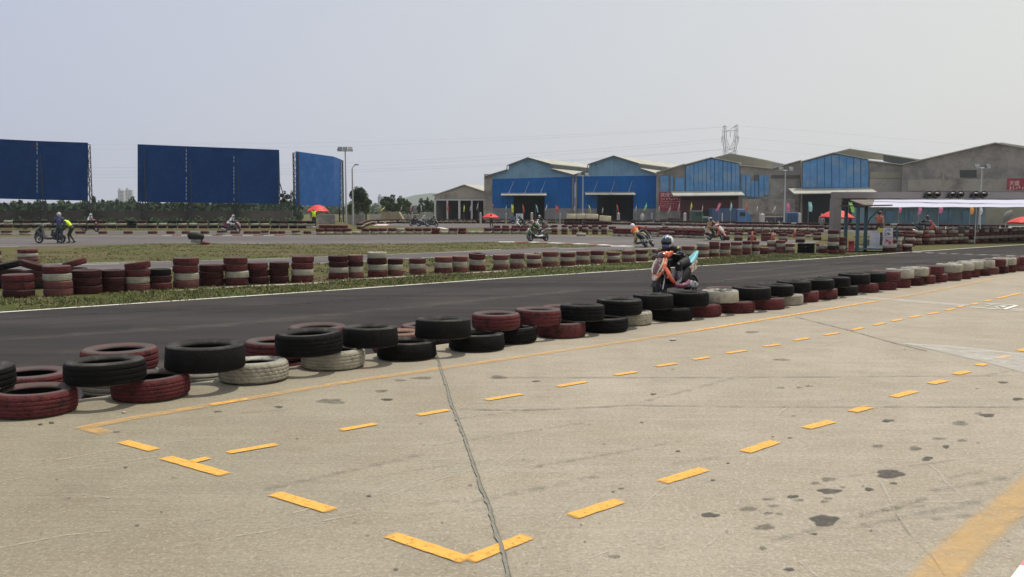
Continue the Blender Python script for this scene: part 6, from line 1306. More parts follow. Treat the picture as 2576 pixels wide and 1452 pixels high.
# orange and yellow rider hanging off
ORS = mat('orange_red_suit', (.60, .10, .03), .6, .15, 7, c2=(.62, .46, .10), f2=(.52, .56), s2=4, bump=.3); REDS = suit('crimson_sleeve', (.30, .02, .03)); YES = mat('pale_yellow_trousers', (.42, .36, .13), .6, .15, 7, c2=(.04, .04, .03), f2=(.50, .54), s2=5)
rideset(1636, 621.5, (.42, .90), R(-34) * -1 * -1 if False else R(34) * -1, 'black scooter leaning steeply left, ridden away by the orange suited racer', 'person in orange, crimson and yellow leathers hanging off with a knee out, seen from behind', BKB, BKB, BKB, [ORS, REDS, simple('pale_glove', (.5, .45, .3), .6), YES, M_BOOT, SK], (simple('navy_helmet_shell', (.05, .04, .10), .3, coat=.5), M_VIS, WHT), rider_pose(.35, 1.0, 1, .14), thick=1.12, s=1.0)
# tan and orange rider coming round
TAN = mat('tan_suit', (.42, .28, .15), .65, .2, 7, c2=(.55, .46, .34), f2=(.5, .6), s2=5, bump=.3); ORB = mat('orange_white_fairing', (.60, .10, .04), .35, .15, 6, c2=(.6, .56, .48), f2=(.52, .56), s2=6)
rideset(1803, 604.5, (.50, -.86), R(20), 'orange and white scooter rounding the hairpin toward the camera', 'person in tan and orange leathers with white browed helmet, rounding the hairpin', ORB, WHB, BKB, [TAN, TAN, M_GLV, TAN, M_BOOT, SK], (simple('purple_helmet_shell', (.12, .05, .10), .3, coat=.5), M_VIS, WHT), rider_pose(.2, .6, -1, -.1), thick=1.08)
# two riders behind the hairpin
rideset(1315, 578.0, (-.86, -.5), R(18), 'dark scooter with white nose, left of the pair before the first blue door', 'person in black and teal leathers, left of the pair before the first blue door', WHB, BKB, M_SIL, [suit('teal_black_suit', (.03, .06, .06)), suit('teal_black_sleeve', (.025, .04, .045)), M_GLV, BLKS, M_BOOT, SK], (simple('dark_green_helmet', (.02, .06, .05), .3), M_VIS, None), rider_pose(1.0, .5, 1, .05), vox=.022, fingers=False, s=.92)
rideset(1364, 578.5, (-.80, -.6), R(14), 'dark scooter with pale shield, right of the pair before the blue warehouse', 'person in black leathers with pale helmet, right of the pair before the blue warehouse', WHB, BKB, BKB, [BLKS, BLKS, M_GLV, suit('grey_trousers', (.12, .12, .12)), M_BOOT, SK], (simple('pale_helmet', (.45, .45, .43), .3), M_VIS, None), rider_pose(.8, .4, 1, .04), vox=.022, fingers=False, s=.95)
# three riders in the far bend
rideset(1045, 569.3, (.9, -.35), R(10), 'dark scooter in front of the far bend trio, leftmost', 'person in maroon jacket, leftmost of the far bend trio', BKB, BKB, BKB, [suit('maroon_jacket', (.12, .035, .035)), suit('maroon_sleeve', (.12, .035, .035)), M_GLV, BLKS, M_BOOT, SK], (simple('grey_helmet', (.12, .11, .13), .3), M_VIS, None), rider_pose(.6), vox=.03, fingers=False, s=.9)
rideset(1063, 570.2, (.92, -.3), R(-14), 'grey scooter in the middle of the far bend trio', 'person in white jacket and white helmet, middle of the far bend trio', simple('grey_bodywork', (.12, .12, .14), .4), BKB, BKB, [suit('white_jacket', (.48, .47, .43)), suit('white_sleeve', (.46, .45, .42)), M_GLV, suit('pale_trousers', (.3, .3, .29)), M_BOOT, SK], (WHT, M_VIS, None), rider_pose(.9, .6, -1, -.12), vox=.03, fingers=False, s=.85)
rideset(1087, 570.8, (.92, -.3), R(-10), 'black scooter, rightmost of the far bend trio', 'person in black leathers, rightmost of the far bend trio', BKB, BKB, BKB, [BLKS, BLKS, M_GLV, BLKS, M_BOOT, SK], (simple('black_helmet', (.05, .05, .05), .3), M_VIS, None), rider_pose(1.1), vox=.03, fingers=False, s=.85)
# white suited riders on the far left lane
WHS = mat('white_leathers', (.56, .56, .57), .6, .1, 7, c2=(.06, .06, .07), f2=(.60, .63), s2=4, bump=.3); RDB = simple('red_bodywork', (.26, .02, .03), .35, coat=.4); PRB = simple('plum_bodywork', (.14, .03, .05), .35, coat=.4)
rideset(228, 583.5, (.97, -.25), 0, 'red scooter on the far left lane heading right behind the stopped scooter', 'person in white leathers and white helmet on the red scooter at far left', RDB, RDB, BKB, [WHS, WHS, simple('red_glove', (.35, .1, .1), .5), suit('dark_trousers', (.04, .04, .045)), M_BOOT, SK], (WHT, M_VIS, None), rider_pose(.25), vox=.02, s=1.0, fingers=False)
rideset(582, 586.0, (.97, -.22), R(-6), 'plum scooter heading right below the widest blue screen', 'person in white leathers on the plum scooter below the widest blue screen', PRB, PRB, BKB, [WHS, WHS, M_GLV, WHS, M_BOOT, SK], (simple('silver_helmet', (.35, .35, .36), .25), M_VIS, WHT), rider_pose(.6), vox=.02, s=.98, fingers=False)
# rider on a red scooter at the right, behind the tyre wall
rideset(2325, 590.5, (.9, -.42), R(-6), 'red nosed scooter behind the tyre wall right of the booth', 'person in dark green leathers on the red nosed scooter right of the booth', simple('bright_red_bodywork', (.55, .07, .04), .3), BKB, BKB, [suit('dark_green_suit', (.035, .045, .035)), suit('dark_green_sleeve', (.035, .045, .035)), M_GLV, BLKS, M_BOOT, SK], (simple('dark_helmet', (.04, .04, .05), .3), M_VIS, None), rider_pose(.9), vox=.022, fingers=False)
# stopped scooter with its rider and the marshal
p = on(127, 612.3, TZ); scooter((p.x, p.y, TZ + .004), math.atan2(-.06, -1.0), R(-3), 'black scooter with teal cowl stopped at the island edge beside two people', BKB, BKB, BKB, plate=None, rimm=M_SIL)
def stand(x, y, yaw, lab, J, mats, z=TZ, **k):
    p = on(x, y, z) if not isinstance(x, Vector) else x; return person(Matrix.Translation((p.x, p.y, p.z)) @ Matrix.Rotation(yaw, 4, 'Z'), lab, J, mats, **k)
def standing(H=1.72, lean=0.0, arms='down', spread=.11):
    k = H / 1.72; J = dict(pelvis=(0, 0, .93), chest=(lean * .3, 0, 1.27), neck=(lean * .5, 0, 1.46), head=(lean * .62 + .01, 0, 1.60), curl=.5)
    for s, a in ((1, 'L'), (-1, 'R')):
        J['sh' + a] = (lean * .45, s * .185, 1.41); J['hip' + a] = (0, s * .09, .90); J['kn' + a] = (.02, s * spread, .50); J['an' + a] = (-.02, s * (spread + .02), .085); J['to' + a] = (.15, s * (spread + .05), .035)
        if arms == 'down': J['el' + a] = (lean * .3 - .02, s * .25, 1.13); J['ha' + a] = (lean * .3 + .05, s * .27, .88); J['ax' + a] = (1, 0, 0)
        if arms == 'front': J['el' + a] = (lean * .4 + .05, s * .23, 1.14); J['ha' + a] = (lean * .4 + .28, s * .16, 1.14); J['ax' + a] = (0, 0, 1)
    for q, v in J.items():
        if isinstance(v, tuple) and not q.startswith('ax'): J[q] = tuple(t * k for t in v)
    return J
BLS = mat('indigo_leathers', (.050, .050, .16), .65, .15, 5, c2=(.10, .10, .17), f2=(.55, .62), s2=6, bump=.3); NVT = mat('navy_teal_trousers', (.018, .035, .045), .65, .2, 5, c2=(.05, .13, .13), f2=(.58, .64), s2=4)
J = standing(1.78, .05); J['haL'] = (.06, .42, 1.02); J['elL'] = (0, .33, 1.2); J['haR'] = (.04, -.30, .92)
stand(151, 613, R(95), 'person in indigo leathers and silver helmet standing with back turned at the stopped scooter', J, [BLS, suit('dark_sleeve', (.03, .035, .05)), M_GLV, NVT, M_BOOT, SK], vox=.014, helmet=(simple('silver_grey_helmet', (.35, .36, .37), .25, coat=.5), M_VIS, None), thick=1.1, group='people by the stopped scooter')
J = dict(pelvis=(-.12, 0, .92), chest=(.13, 0, 1.20), neck=(.27, 0, 1.32), head=(.40, 0, 1.38), curl=.8)
for s, a in ((1, 'L'), (-1, 'R')):
    J['sh' + a] = (.22, s * .18, 1.28); J['el' + a] = (.26, s * .22, 1.02); J['ha' + a] = (.42, s * .16, .90); J['hip' + a] = (-.10, s * .09, .88); J['kn' + a] = (.08, s * .11, .50); J['an' + a] = (-.08 + .10 * s, s * .12, .085); J['to' + a] = (.09 + .10 * s, s * .14, .035); J['ax' + a] = (0, 1, 0)
DKC = suit('dark_clothes', (.022, .024, .018)); HV = simple('hi_vis_yellow', (.62, .85, .02), .6)
stand(178, 611.8, R(185), 'person in yellow high visibility vest bending toward the stopped scooter', J, [DKC, DKC, SK, DKC, M_BOOT, SK], vox=.014, hair=M_HAIR, vest=HV, group='people by the stopped scooter')
stand(790.5, 575, R(-80), 'person in yellow vest standing under the red umbrella by the blue screen', standing(1.72), [DKC, DKC, SK, DKC, M_BOOT, SK], z=BANK, vox=.02, hair=M_HAIR, vest=HV, fingers=False, thick=1.1)
J = standing(1.74, .0, 'down'); J['elL'] = (.16, .2, 1.16); J['haL'] = (.36, .12, 1.18); J['axL'] = (0, 0, 1)
pb = on(2210, 622, TZ); pb.z = TZ + .16
stand(pb, 0, R(30), 'person in orange red shirt and dark trousers standing on the marshal booth deck', J, [mat('orange_red_shirt', (.42, .10, .05), .7, .15, 6, c2=(.45, .30, .25), f2=(.55, .62), s2=5), SK, SK, suit('black_trousers', (.018, .02, .02)), M_BOOT, SK], vox=.014, hair=M_HAIR)
pw = at(1616, 545, 130); stand(Vector((pw.x, pw.y, TZ)), 0, R(-100), 'person in white shirt standing before the wall right of the second blue door', standing(1.65), [suit('white_shirt', (.55, .55, .52)), suit('white_shirt_sleeve', (.55, .55, .52)), SK, suit('light_trousers', (.4, .4, .4)), M_BOOT, SK], vox=.03, hair=M_HAIR, fingers=False)
pw = at(2067, 549, 84); stand(Vector((pw.x, pw.y, TZ)), 0, R(-90), 'person in pinkish grey shirt under the red umbrella left of the gantry column', standing(1.62), [suit('pink_grey_shirt', (.36, .30, .30)), suit('pink_grey_sleeve', (.36, .30, .30)), SK, suit('grey_trousers', (.2, .2, .2)), M_BOOT, SK], vox=.03, hair=simple('grey_hair', (.25, .24, .24), .7), fingers=False)
pw = on(1236, 573.5, TZ); stand(pw, 0, R(-70), 'person in dark clothes standing under the far red umbrella', standing(1.6), [suit('brown_shirt', (.10, .05, .045)), suit('brown_sleeve', (.10, .05, .045)), SK, DKC, M_BOOT, SK], vox=.03, hair=M_HAIR, fingers=False)

# ------------------------------------------------------------------ umbrellas
M_UMB = mat('red_umbrella_cloth', (.62, .035, .028), .6, .08, 3, c2=(.62, .22, .15), f2=(.60, .64), s2=3.2); M_UMBD = simple('umbrella_under', (.30, .02, .02), .7)
def umbrella(x0, x1, yt, yb, d, label, zb, tilt=0.0, name='parasol'):
    t = at((x0 + x1) / 2, yt, d); Wd = (x1 - x0) * px(d) / 2; hz = (yb - yt) * px(d) * .82; root = empty('parasol', (t.x, t.y, zb), 0, label, 'umbrella', 'red umbrellas round the circuit'); H = t.z - zb
    M = Matrix.Translation((0, 0, H)) @ Matrix.Rotation(tilt, 4, 'Y'); mb = MB(); n = 8; vs = [(0, 0, 0)]; rg = 5
    for j in range(1, rg + 1):
        f = j / rg; z = -hz * (1 - math.cos(f * 1.35)) / (1 - math.cos(1.35))
        for i in range(n * 3):
            a = 2 * math.pi * i / (n * 3); sc_ = 1 - .05 * (i % 3 != 0) * f; vs.append((Wd * f * math.cos(a) * sc_, Wd * f * math.sin(a) * sc_, z + (.03 * (i % 3 != 0) * f)))
    m = n * 3; fs = [(0, 1 + i, 1 + (i + 1) % m) for i in range(m)] + [(1 + (j - 1) * m + i, 1 + j * m + i, 1 + j * m + (i + 1) % m, 1 + (j - 1) * m + (i + 1) % m) for j in range(1, rg) for i in range(m)]
    mb.add(vs, fs, 0, False, M); vs2 = [vs[1 + (rg - 1) * m + i] for i in range(m)]; mb.add(vs2 + [(p[0] * .99, p[1] * .99, p[2] - .10) for p in vs2], [(i, (i + 1) % m, m + (i + 1) % m, m + i) for i in range(m)], 1, False, M); mb.build('canopy', [M_UMB, M_UMBD], root)
    mb = MB(); mb.tube((0, 0, 0), M @ Vector((0, 0, -.05)), .025, .02, 8); mb.tube((0, 0, 0), (0, 0, .12), .28, .22, 16); mb.build('pole', [M_STEEL], root)
    mb = MB()
    for i in range(n): a = 2 * math.pi * i / n; mb.tube((0, 0, -hz * .9), (Wd * .6 * math.cos(a), Wd * .6 * math.sin(a), -hz * .38), .01, .01, 4, M=M)
    mb.build('ribs', [M_STEEL], root); return root
umbrella(770.5, 828, 515.5, 535.5, 92, 'red umbrella in front of the angled blue screen', BANK)
umbrella(1212, 1256, 537, 549.5, 100, 'red umbrella before the left end of the blue warehouse', TZ)
umbrella(2063, 2151, 528, 551, 80, 'large red umbrella behind the gantry column', TZ, R(2))
umbrella(2537, 2625, 545, 563, 72, 'red umbrella cut off by the right edge', TZ)
# folded grey umbrella
t = at(2546, 530, 76); b = at(2522, 560, 76); root = empty('folded_parasol', (b.x + .1, b.y, TZ), 0, 'grey half closed parasol tipped over beside the rightmost red umbrella', 'umbrella')
mb = MB(); a_ = Vector((b.x, b.y, b.z)) - Vector(root.location); c_ = Vector((t.x, t.y, t.z)) - Vector(root.location); mb.loft([((a_.x, 0, a_.z), .05, .05), ((a_.x * .7 + c_.x * .3, 0, a_.z * .7 + c_.z * .3), .22, .26), ((a_.x * .3 + c_.x * .7, 0, a_.z * .3 + c_.z * .7), .30, .34), ((c_.x, 0, c_.z), .10, .12)], 12, 2); mb.build('cover', [simple('grey_cloth', (.20, .20, .17), .8)], root)
mb = MB(); mb.tube((.1, 0, 0), (.1 + .2, 0, c_.z), .03, .03, 8); mb.build('pole', [M_STEEL], root)
# ------------------------------------------------------------------ gantry with spotlights, white awning, marshal booth
M_GAN = mat('gantry_concrete', (.235, .215, .20), .85, .12, 1.5, per=False); GD = 58
a = at(2094, 484, GD); z1, z0 = at(2094, 483.5, GD).z, at(2094, 499, GD).z; root = empty('start_gantry', (a.x, a.y, TZ), 0, 'grey start gantry with long beam over the straight', 'gantry')
mb = MB(); Lb = 22; mb.box((Lb / 2, 0, (z1 + z0) / 2 - TZ), (Lb, .55, z1 - z0)); mb.build('beam', [M_GAN], root)
mb = MB(); mb.box((.26, 0, (z0 - TZ) / 2), (.52, .5, z0 - TZ - .004)); mb.build('column', [M_GAN], root)
mb = MB(); mb.box((.62, 1.6, (z0 - TZ) / 2), (.3, .3, z0 - TZ - .004)); mb.box((.62, .9, z0 - TZ - .12), (.25, 1.4, .2)); mb.build('rear_leg', [M_GAN], root)
mb = MB(); mb.box((Lb - .26, 0, (z0 - TZ) / 2), (.52, .5, z0 - TZ - .004)); mb.build('column', [M_GAN], root)
for i, (xa, xb) in enumerate(((2315, 2357), (2373, 2416), (2431, 2474))):
    p, q = at(xa, 490, GD), at(xb, 490, GD); r2 = empty('start_lamp_pair', (p.x, p.y - .5, z0 + .02), 0, f'black twin lamp cluster on the gantry beam, {("left", "middle", "right")[i]} one of three', 'lamps', 'lamp clusters on the gantry'); w = q.x - p.x
    for k in (0, 1):
        mb = MB(); mb.lathe([(.22, -.18), (.235, .16), (.20, .17), (.19, -.14), (.05, -.18)], 20, M=Matrix.Translation((w * (.27 + .46 * k), -.02, .20)) @ Matrix.Rotation(R(72), 4, 'X')); mb.build('lamp_hood', [M_BLK], r2)
        mb = MB(); mb.ell((w * (.27 + .46 * k), -.10, .30), (.17, .10, .07)); mb.build('lamp_glass', [simple('amber_grey_lens', (.22, .19, .15), .3)], r2)
    mb = MB(); mb.box((w / 2, .18, .03), (w * .95, .10, .05)); mb.build('bracket', [M_BLK], r2)
M_AWN = mat('white_awning_cloth', (.50, .50, .59), .8, .06, 1.2, per=False)
a0, a1 = at(2200, 503, 60), at(2700, 503, 66); b0, b1 = at(2192, 521, 50), at(2700, 521, 54)
mb = MB(); n = 40; vs = []
for i in range(n + 1):
    for j in range(7):
        k = i / n; p = a0.lerp(a1, k); q = b0.lerp(b1, k); r = p.lerp(q, j / 6); vs.append((r.x, r.y, r.z + .010 * math.sin(k * 37) - .04 * math.sin(math.pi * j / 6)))
mb.add(vs, [(i * 7 + j, i * 7 + j + 1, (i + 1) * 7 + j + 1, (i + 1) * 7 + j) for i in range(n) for j in range(6)], 0, True)
root = empty('white_awning', (b0.x, b0.y, TZ), 0, 'long white cloth awning stretched below the gantry beam', 'awning'); L0 = Vector(root.location); q = mb.build('cloth', [M_AWN], root, L0); q.location = (0, 0, 0)
for k in (.02, .5, .98):
    for p, r in ((a0.lerp(a1, k), 0), (b0.lerp(b1, k), 1)):
        if k == .02 and r: continue
        mb = MB(); mb.tube((p.x, p.y, TZ), (p.x, p.y, p.z - .02), .03, .03, 6); q = mb.build('pole', [M_STEEL], root, L0); q.location = (0, 0, 0)
M_BSTL = mat('booth_blue_steel', (.035, .085, .105), .6, .2, 3, per=False)
p = on(2148, 634, TZ); e = on(2222, 630, TZ); W_ = e.x - p.x; root = empty('marshal_booth', (p.x, p.y, TZ), 0, 'open marshal booth of blue steel posts with brown roof and white slat railing', 'booth'); D_ = 1.6
zr = at(2160, 519, p.y).z - TZ
mb = MB(); mb.box((W_ / 2, D_ / 2, .13), (W_ + .1, D_, .06)); mb.build('deck', [M_BSTL], root)
for x, y in ((.16, .05), (.42 * W_, .9), (W_ - .05, .05), (W_ - .05, D_ - .05), (.16, D_ - .05)):
    hh = zr if x < .6 * W_ else 1.05; mb = MB(); mb.box((x, y, hh / 2), (.13 if x < .6 * W_ else .06, .13 if x < .6 * W_ else .06, hh)); mb.build('post', [M_BSTL], root)
mb = MB(); mb.box((.38 * W_, D_ / 2, zr + .03), (W_ * .86, D_ + .3, .06), 0, (0, R(-1), 0)); mb.build('roof', [simple('brown_roof', (.10, .05, .045), .8)], root)
mb = MB()
for i in range(9): mb.box((W_ * .36 + i * W_ * .026, .0, .60), (W_ * .019, .02, .86 - .03 * abs(i - 6)), 0)
mb.build('slat_railing', [simple('white_slat', (.55, .56, .62), .6)], root)
mb = MB(); mb.box((W_ * .60, -.01, 1.02), (W_ * .17, .02, .20), 0, (0, R(12), 0)); mb.build('yellow_board', [simple('yellow_board', (.55, .45, .06), .6)], root)
mb = MB()
for z in (.35, .7, 1.02): mb.box((W_ / 2, .05, z), (W_, .04, .04)); mb.box((W_ - .05, D_ / 2, z), (.04, D_, .04))
mb.build('guard_rail', [M_BSTL], root)
mb = MB(); pts = [(W_ * .44, .9, 1.1), (W_ * .50, .85, 1.55), (W_ * .66, .8, 1.90), (W_ * .84, .8, 2.05)]; mb.path(pts, .03, 6); mb.build('bent_arm', [M_BSTL], root)
# sign boards beside the booth
def board(x0, x1, y0, y1, d, label, base, ink, marks, arc=False):
    a, b = at(x0, y0, d), at(x1, y1, d); root = empty('sign_board', (a.x, a.y, b.z), 0, label, 'sign', 'boards beside the marshal booth'); w, h = b.x - a.x, a.z - b.z
    mb = MB(); mb.box((w / 2, 0, h / 2), (w, .03, h)); mb.build('board', [base], root); mb = MB()
    if arc:
        mb.path([(w * (.5 + .3 * math.cos(t)), -.02, h * (.55 + .3 * math.sin(t))) for t in np.linspace(.5, 3.9, 14)], .012, 5); mb.path([(w * .3, -.02, h * .2), (w * .75, -.02, h * .25), (w * .6, -.02, h * .45), (w * .35, -.02, h * .4)], .012, 5)
    for _ in range(marks): mb.box((w * random.uniform(.15, .85), -.02, h * random.uniform(.15, .85)), (w * random.uniform(.1, .4), .01, h * .07), 0, (0, random.uniform(-.8, .8), 0))
    mb.build('graphics', [ink], root); return root
board(2221.5, 2245.5, 573.5, 596, 38.5, 'white board with grey curved emblem, right of the booth person', simple('white_board', (.55, .55, .57), .6), simple('grey_ink', (.12, .13, .16), .6), 4, True)
board(2221, 2245, 597, 618, 38.5, 'pinkish white board with red strokes, below the white emblem board', simple('pinkish_board', (.50, .42, .45), .6), simple('red_ink', (.50, .08, .09), .6), 14)
mb = MB(); p = on(2141, 634, TZ); mb.lathe([(.17, 0), (.14, .05), (.12, .45), (.16, .52), (.13, .52), (.10, .1)], 18); o = mb.build('red_bin', [simple('red_plastic', (.30, .03, .03), .4)]); o.location = (p.x, p.y, TZ); tag(o, 'red plastic bin standing left of the marshal booth', 'bin')
# leaning black foam marker by the island
p = on(500, 615.5, TZ); root = empty('tipped_marker', (p.x, p.y, TZ), 0, 'black padded marker with pale lower board tipped over on a dark red foot', 'marker'); s = px(p.y)
mb = MB(); mb.loft([((-26 * s, 0, 21 * s), .12, 4 * s), ((-22 * s, 0, 22 * s), .25, 9 * s), ((-8 * s, 0, 21.5 * s), .28, 9.5 * s), ((2 * s, 0, 20 * s), .25, 8 * s), ((10 * s, 0, 19 * s), .2, 7 * s), ((13 * s, 0, 18.5 * s), .10, 4 * s)], 14, 3.2); mb.build('padding', [simple('black_foam', (.012, .013, .010), .8, bump=.5, bs=12)], root)
mb = MB(); mb.box((-6 * s, 0, 7.5 * s), (26 * s, .04, 7 * s), 0, (0, R(3), 0)); mb.build('lower_board', [simple('pale_board', (.30, .31, .29), .6)], root)
mb = MB(); mb.tube((8 * s, 0, 15 * s), (7 * s, 0, 0), .05, .07, 8); mb.build('post', [M_BLK], root)
mb = MB(); mb.loft([((5 * s, 0, 3 * s), .1, .05), ((12 * s, 0, 4 * s), .25, .10), ((20 * s, 0, 4.5 * s), .25, .11), ((27 * s, 0, 3 * s), .1, .05)], 12, 2.4); mb.build('foot', [simple('dark_red_plastic', (.13, .03, .035), .6)], root)
# ------------------------------------------------------------------ mattresses on the tyre wall, vehicles, yard goods
M_MAT = mat('cream_mattress', (.50, .44, .28), .85, .12, 1.5, c2=(.36, .30, .19), f2=(.55, .65), s2=1)
for i, (x0, x1, yt, yb, r, lab) in enumerate(((1425, 1450, 538.3, 551, .02, 'leftmost of four'), (1451, 1472, 538, 551, -.03, 'second from left of four'), (1473, 1505, 538.6, 551, .03, 'third and widest of four'), (1508, 1537, 543, 557, .08, 'rightmost and lowest of four'))):
    a, b = at(x0, yt, 119 - i * .3), at(x1, yb, 119 - i * .3); mb = MB(); w, h = b.x - a.x, a.z - b.z
    mb.loft([((-w / 2, 0, 0), .10, h * .46), ((-w / 2 + .06, 0, 0), .16, h * .5), ((w / 2 - .06, 0, 0), .16, h * .5), ((w / 2, 0, 0), .10, h * .46)], 16, 7); o = mb.build('mattress', [M_MAT]); o.location = ((a.x + b.x) / 2, a.y, (a.z + b.z) / 2); o.rotation_euler = (R(-12), r, 0); tag(o, f'cream mattress propped on the far tyre wall, {lab}', 'mattress', 'cream mattresses on the tyre wall')
mb = MB()
for x in range(1425, 1540, 9):
    p = at(x, 556, 119.5)
    for k in range(4): massed_z = TZ + .2 * k; mb.lathe([(.30, massed_z + .02, 0), (.31, massed_z + .1, 0), (.30, massed_z + .18, 0), (.18, massed_z + .18, 0), (.18, massed_z + .02, 0)], 12, M=Matrix.Translation((p.x, p.y, 0)))
o = mb.build('tyre_buffer', [TM['dark red'][0]]); tag(o, 'dark tyre wall under the cream mattresses', 'tyre wall', kind='stuff')
M_TB = simple('truck_blue', (.035, .075, .15), .5, c2=(.07, .06, .06), f2=(.58, .66), s2=1.2); M_TC = simple('truck_cab_blue', (.05, .15, .33), .4, coat=.4); M_GL = simple('dark_glass', (.02, .025, .03), .1)
def wheels(root, xs, r, w):
    for x in xs:
        for y in (-w, w):
            mb = MB(); mb.lathe([(r, -.09), (r, .09), (r * .6, .11), (r * .55, -.11)], 20, M=Matrix.Translation((x, y, r)) @ Matrix.Rotation(math.pi / 2, 4, 'X')); k = mb.build('wheel', [M_RUB], root); mb = MB(); mb.tube((x, y - .10, r), (x, y + .10, r), r * .55, r * .55, 16); mb.build('rim', [M_SIL], k)
VD = 121; a = at(1787, 560, VD); root = empty('blue_truck', (a.x, a.y, TZ), 0, 'blue light truck with boxed load bed and pale cab roof, facing right under the awning', 'truck'); k = px(VD)
ht = at(1800, 523, VD).z - TZ
mb = MB(); mb.box((30.5 * k, 0, ht * .60), (61 * k, 1.9, ht * .74)); mb.build('cargo_box', [M_TB], root); mb = MB(); mb.box((45 * k, 0, .5), (92 * k, .8, .18)); mb.build('chassis', [M_BLK], root)
mb = MB(); c0, c1 = 63 * k, 98 * k; h2 = at(1860, 527.5, VD).z - TZ
mb.add([(c0, y, z) for y in (-.9, .9) for z in (.42, h2)] + [(x, y, z) for y in (-.9, .9) for x, z in ((c1, .42), (c1, h2 * .52), (c0 + 24 * k, h2 * .92), (c0 + 18 * k, h2))], [(0, 1, 7, 6, 5, 4), (2, 8, 9, 10, 11, 3), (0, 2, 3, 1), (4, 5, 9, 8), (5, 6, 10, 9), (6, 7, 11, 10), (1, 3, 11, 7), (0, 4, 8, 2)]); mb.build('cab', [M_TC], root)
mb = MB(); mb.box((c0 + 8 * k, 0, h2 + .05), (20 * k, 1.7, .10)); mb.loft([((c0 + 15 * k, 0, h2 + .03), .80, .03), ((c0 + 24 * k, 0, h2 * .93), .82, .03), ((c0 + 31 * k, 0, h2 * .72), .82, .02)], 12, 6); mb.build('roof_fairing', [simple('pale_blue_roof', (.45, .52, .70), .4)], root)
mb = MB(); mb.box((c0 + 13 * k, -.91, h2 * .70), (14 * k, .03, h2 * .25)); mb.build('side_window', [M_GL], root); mb = MB(); mb.box((c1 + .02, 0, h2 * .42), (.04, 1.4, .25)); mb.build('grille', [M_SIL], root)
wheels(root, (14 * k, 80 * k), .36, .78)
a = at(1737, 560, 124); root = empty('green_truck', (a.x, a.y, TZ), 0, 'small dark green truck with pale bumper, left of the blue truck', 'truck'); k = px(124); M_GT = simple('truck_green', (.030, .085, .050), .5)
h = at(1750, 532, 124).z - TZ; mb = MB(); mb.add([(x * k, y, z) for y in (-.85, .85) for x, z in ((0, .35), (0, h), (24, h), (31, h * .62), (47, h * .55), (48, .35))], [(0, 1, 2, 3, 4, 5), (11, 10, 9, 8, 7, 6), (0, 6, 7, 1), (1, 7, 8, 2), (2, 8, 9, 3), (3, 9, 10, 4), (4, 10, 11, 5), (0, 5, 11, 6)]); mb.build('cab_body', [M_GT], root)
mb = MB(); mb.box((13 * k, 0, h + .06), (27 * k, 1.8, .08)); mb.build('roof_rack', [simple('pale_rack', (.35, .35, .33), .6)], root); mb = MB(); mb.box((37 * k, -.88, h * .56), (20 * k, .05, .22)); mb.build('pale_trim', [simple('pale_trim', (.40, .46, .42), .6)], root)
mb = MB(); mb.box((16 * k, -.86, h * .78), (14 * k, .02, h * .25)); mb.build('side_window', [M_GL], root); wheels(root, (9 * k, 38 * k), .33, .72)
a = at(1285, 556, 128); root = empty('white_truck', (a.x, a.y, TZ), 0, 'small white boxed truck in front of the first blue door, blue marks on its side', 'truck'); k = px(128); h = at(1300, 536.5, 128).z - TZ
mb = MB(); mb.box((22 * k, 0, h * .62), (18 * k, 1.6, h * .66)); mb.build('cargo_box', [WHB], root); mb = MB(); mb.box((6 * k, 0, h * .45), (12 * k, 1.6, h * .55)); mb.build('cab', [simple('slate_cab', (.10, .12, .17), .4)], root); mb = MB()
for x in (16, 19.5, 23): mb.box((x * k, -.81, h * .66), (1.2 * k, .02, h * .4), 0, (0, .25, 0))
mb.build('blue_marks', [M_BLUE], root); wheels(root, (5 * k, 24 * k), .32, .7)
a = at(1913, 560, 118); root = empty('flatbed_trailer', (a.x, a.y, TZ), 0, 'dark blue slatted flatbed with pale rail, right of the blue truck', 'trailer'); k = px(118); h = at(1913, 545, 118).z - TZ
mb = MB(); mb.box((26 * k, 0, .62), (52 * k, 1.8, .14)); mb.box((26 * k, -.9, h * .72), (52 * k, .06, h * .35)); mb.build('bed', [simple('dark_navy', (.035, .04, .06), .6)], root); mb = MB(); mb.box((26 * k, -.93, h), (54 * k, .06, .12)); mb.build('rail', [simple('cream_rail', (.40, .38, .30), .6)], root); wheels(root, (12 * k, 42 * k), .36, .7)
o = MB().box((0, 0, .2), (1.9, 1.0, .34)).box((0, 0, .42), (1.5, .8, .12)).build('red_load', [simple('dull_red', (.28, .05, .04), .7)]); o.location = (a.x + 1.5, a.y, TZ + h * .6); tag(o, 'dull red load lying on the flatbed', 'load')
a = at(1979, 562, 116); k = px(116); h = at(1979, 535.5, 116).z - TZ; root = empty('blue_skip', (a.x, a.y, TZ), 0, 'blue steel container with pale rim left of the dark bay', 'container')
mb = MB(); mb.add([(x, y, z) for z, e in ((.05, .15), (h, 0)) for x, y in ((e, e), (33 * k - e, e), (33 * k - e, 1.6 - e), (e, 1.6 - e))], [(0, 1, 5, 4), (1, 2, 6, 5), (2, 3, 7, 6), (3, 0, 4, 7), (0, 3, 2, 1)]); [mb.box((33 * k * f, -.02, h * .5), (.1, .08, h * .9)) for f in (.2, .4, .6, .8)]; mb.build('shell', [simple('container_blue', (.035, .09, .19), .6)], root)
mb = MB(); mb.box((33 * k / 2, 0, h), (33 * k, .1, .1)); mb.box((33 * k / 2, 1.6, h), (33 * k, .1, .1)); mb.build('rim', [simple('pale_blue_rim', (.25, .33, .5), .6)], root)
M_CR = simple('dark_crate', (.055, .05, .048), .8)
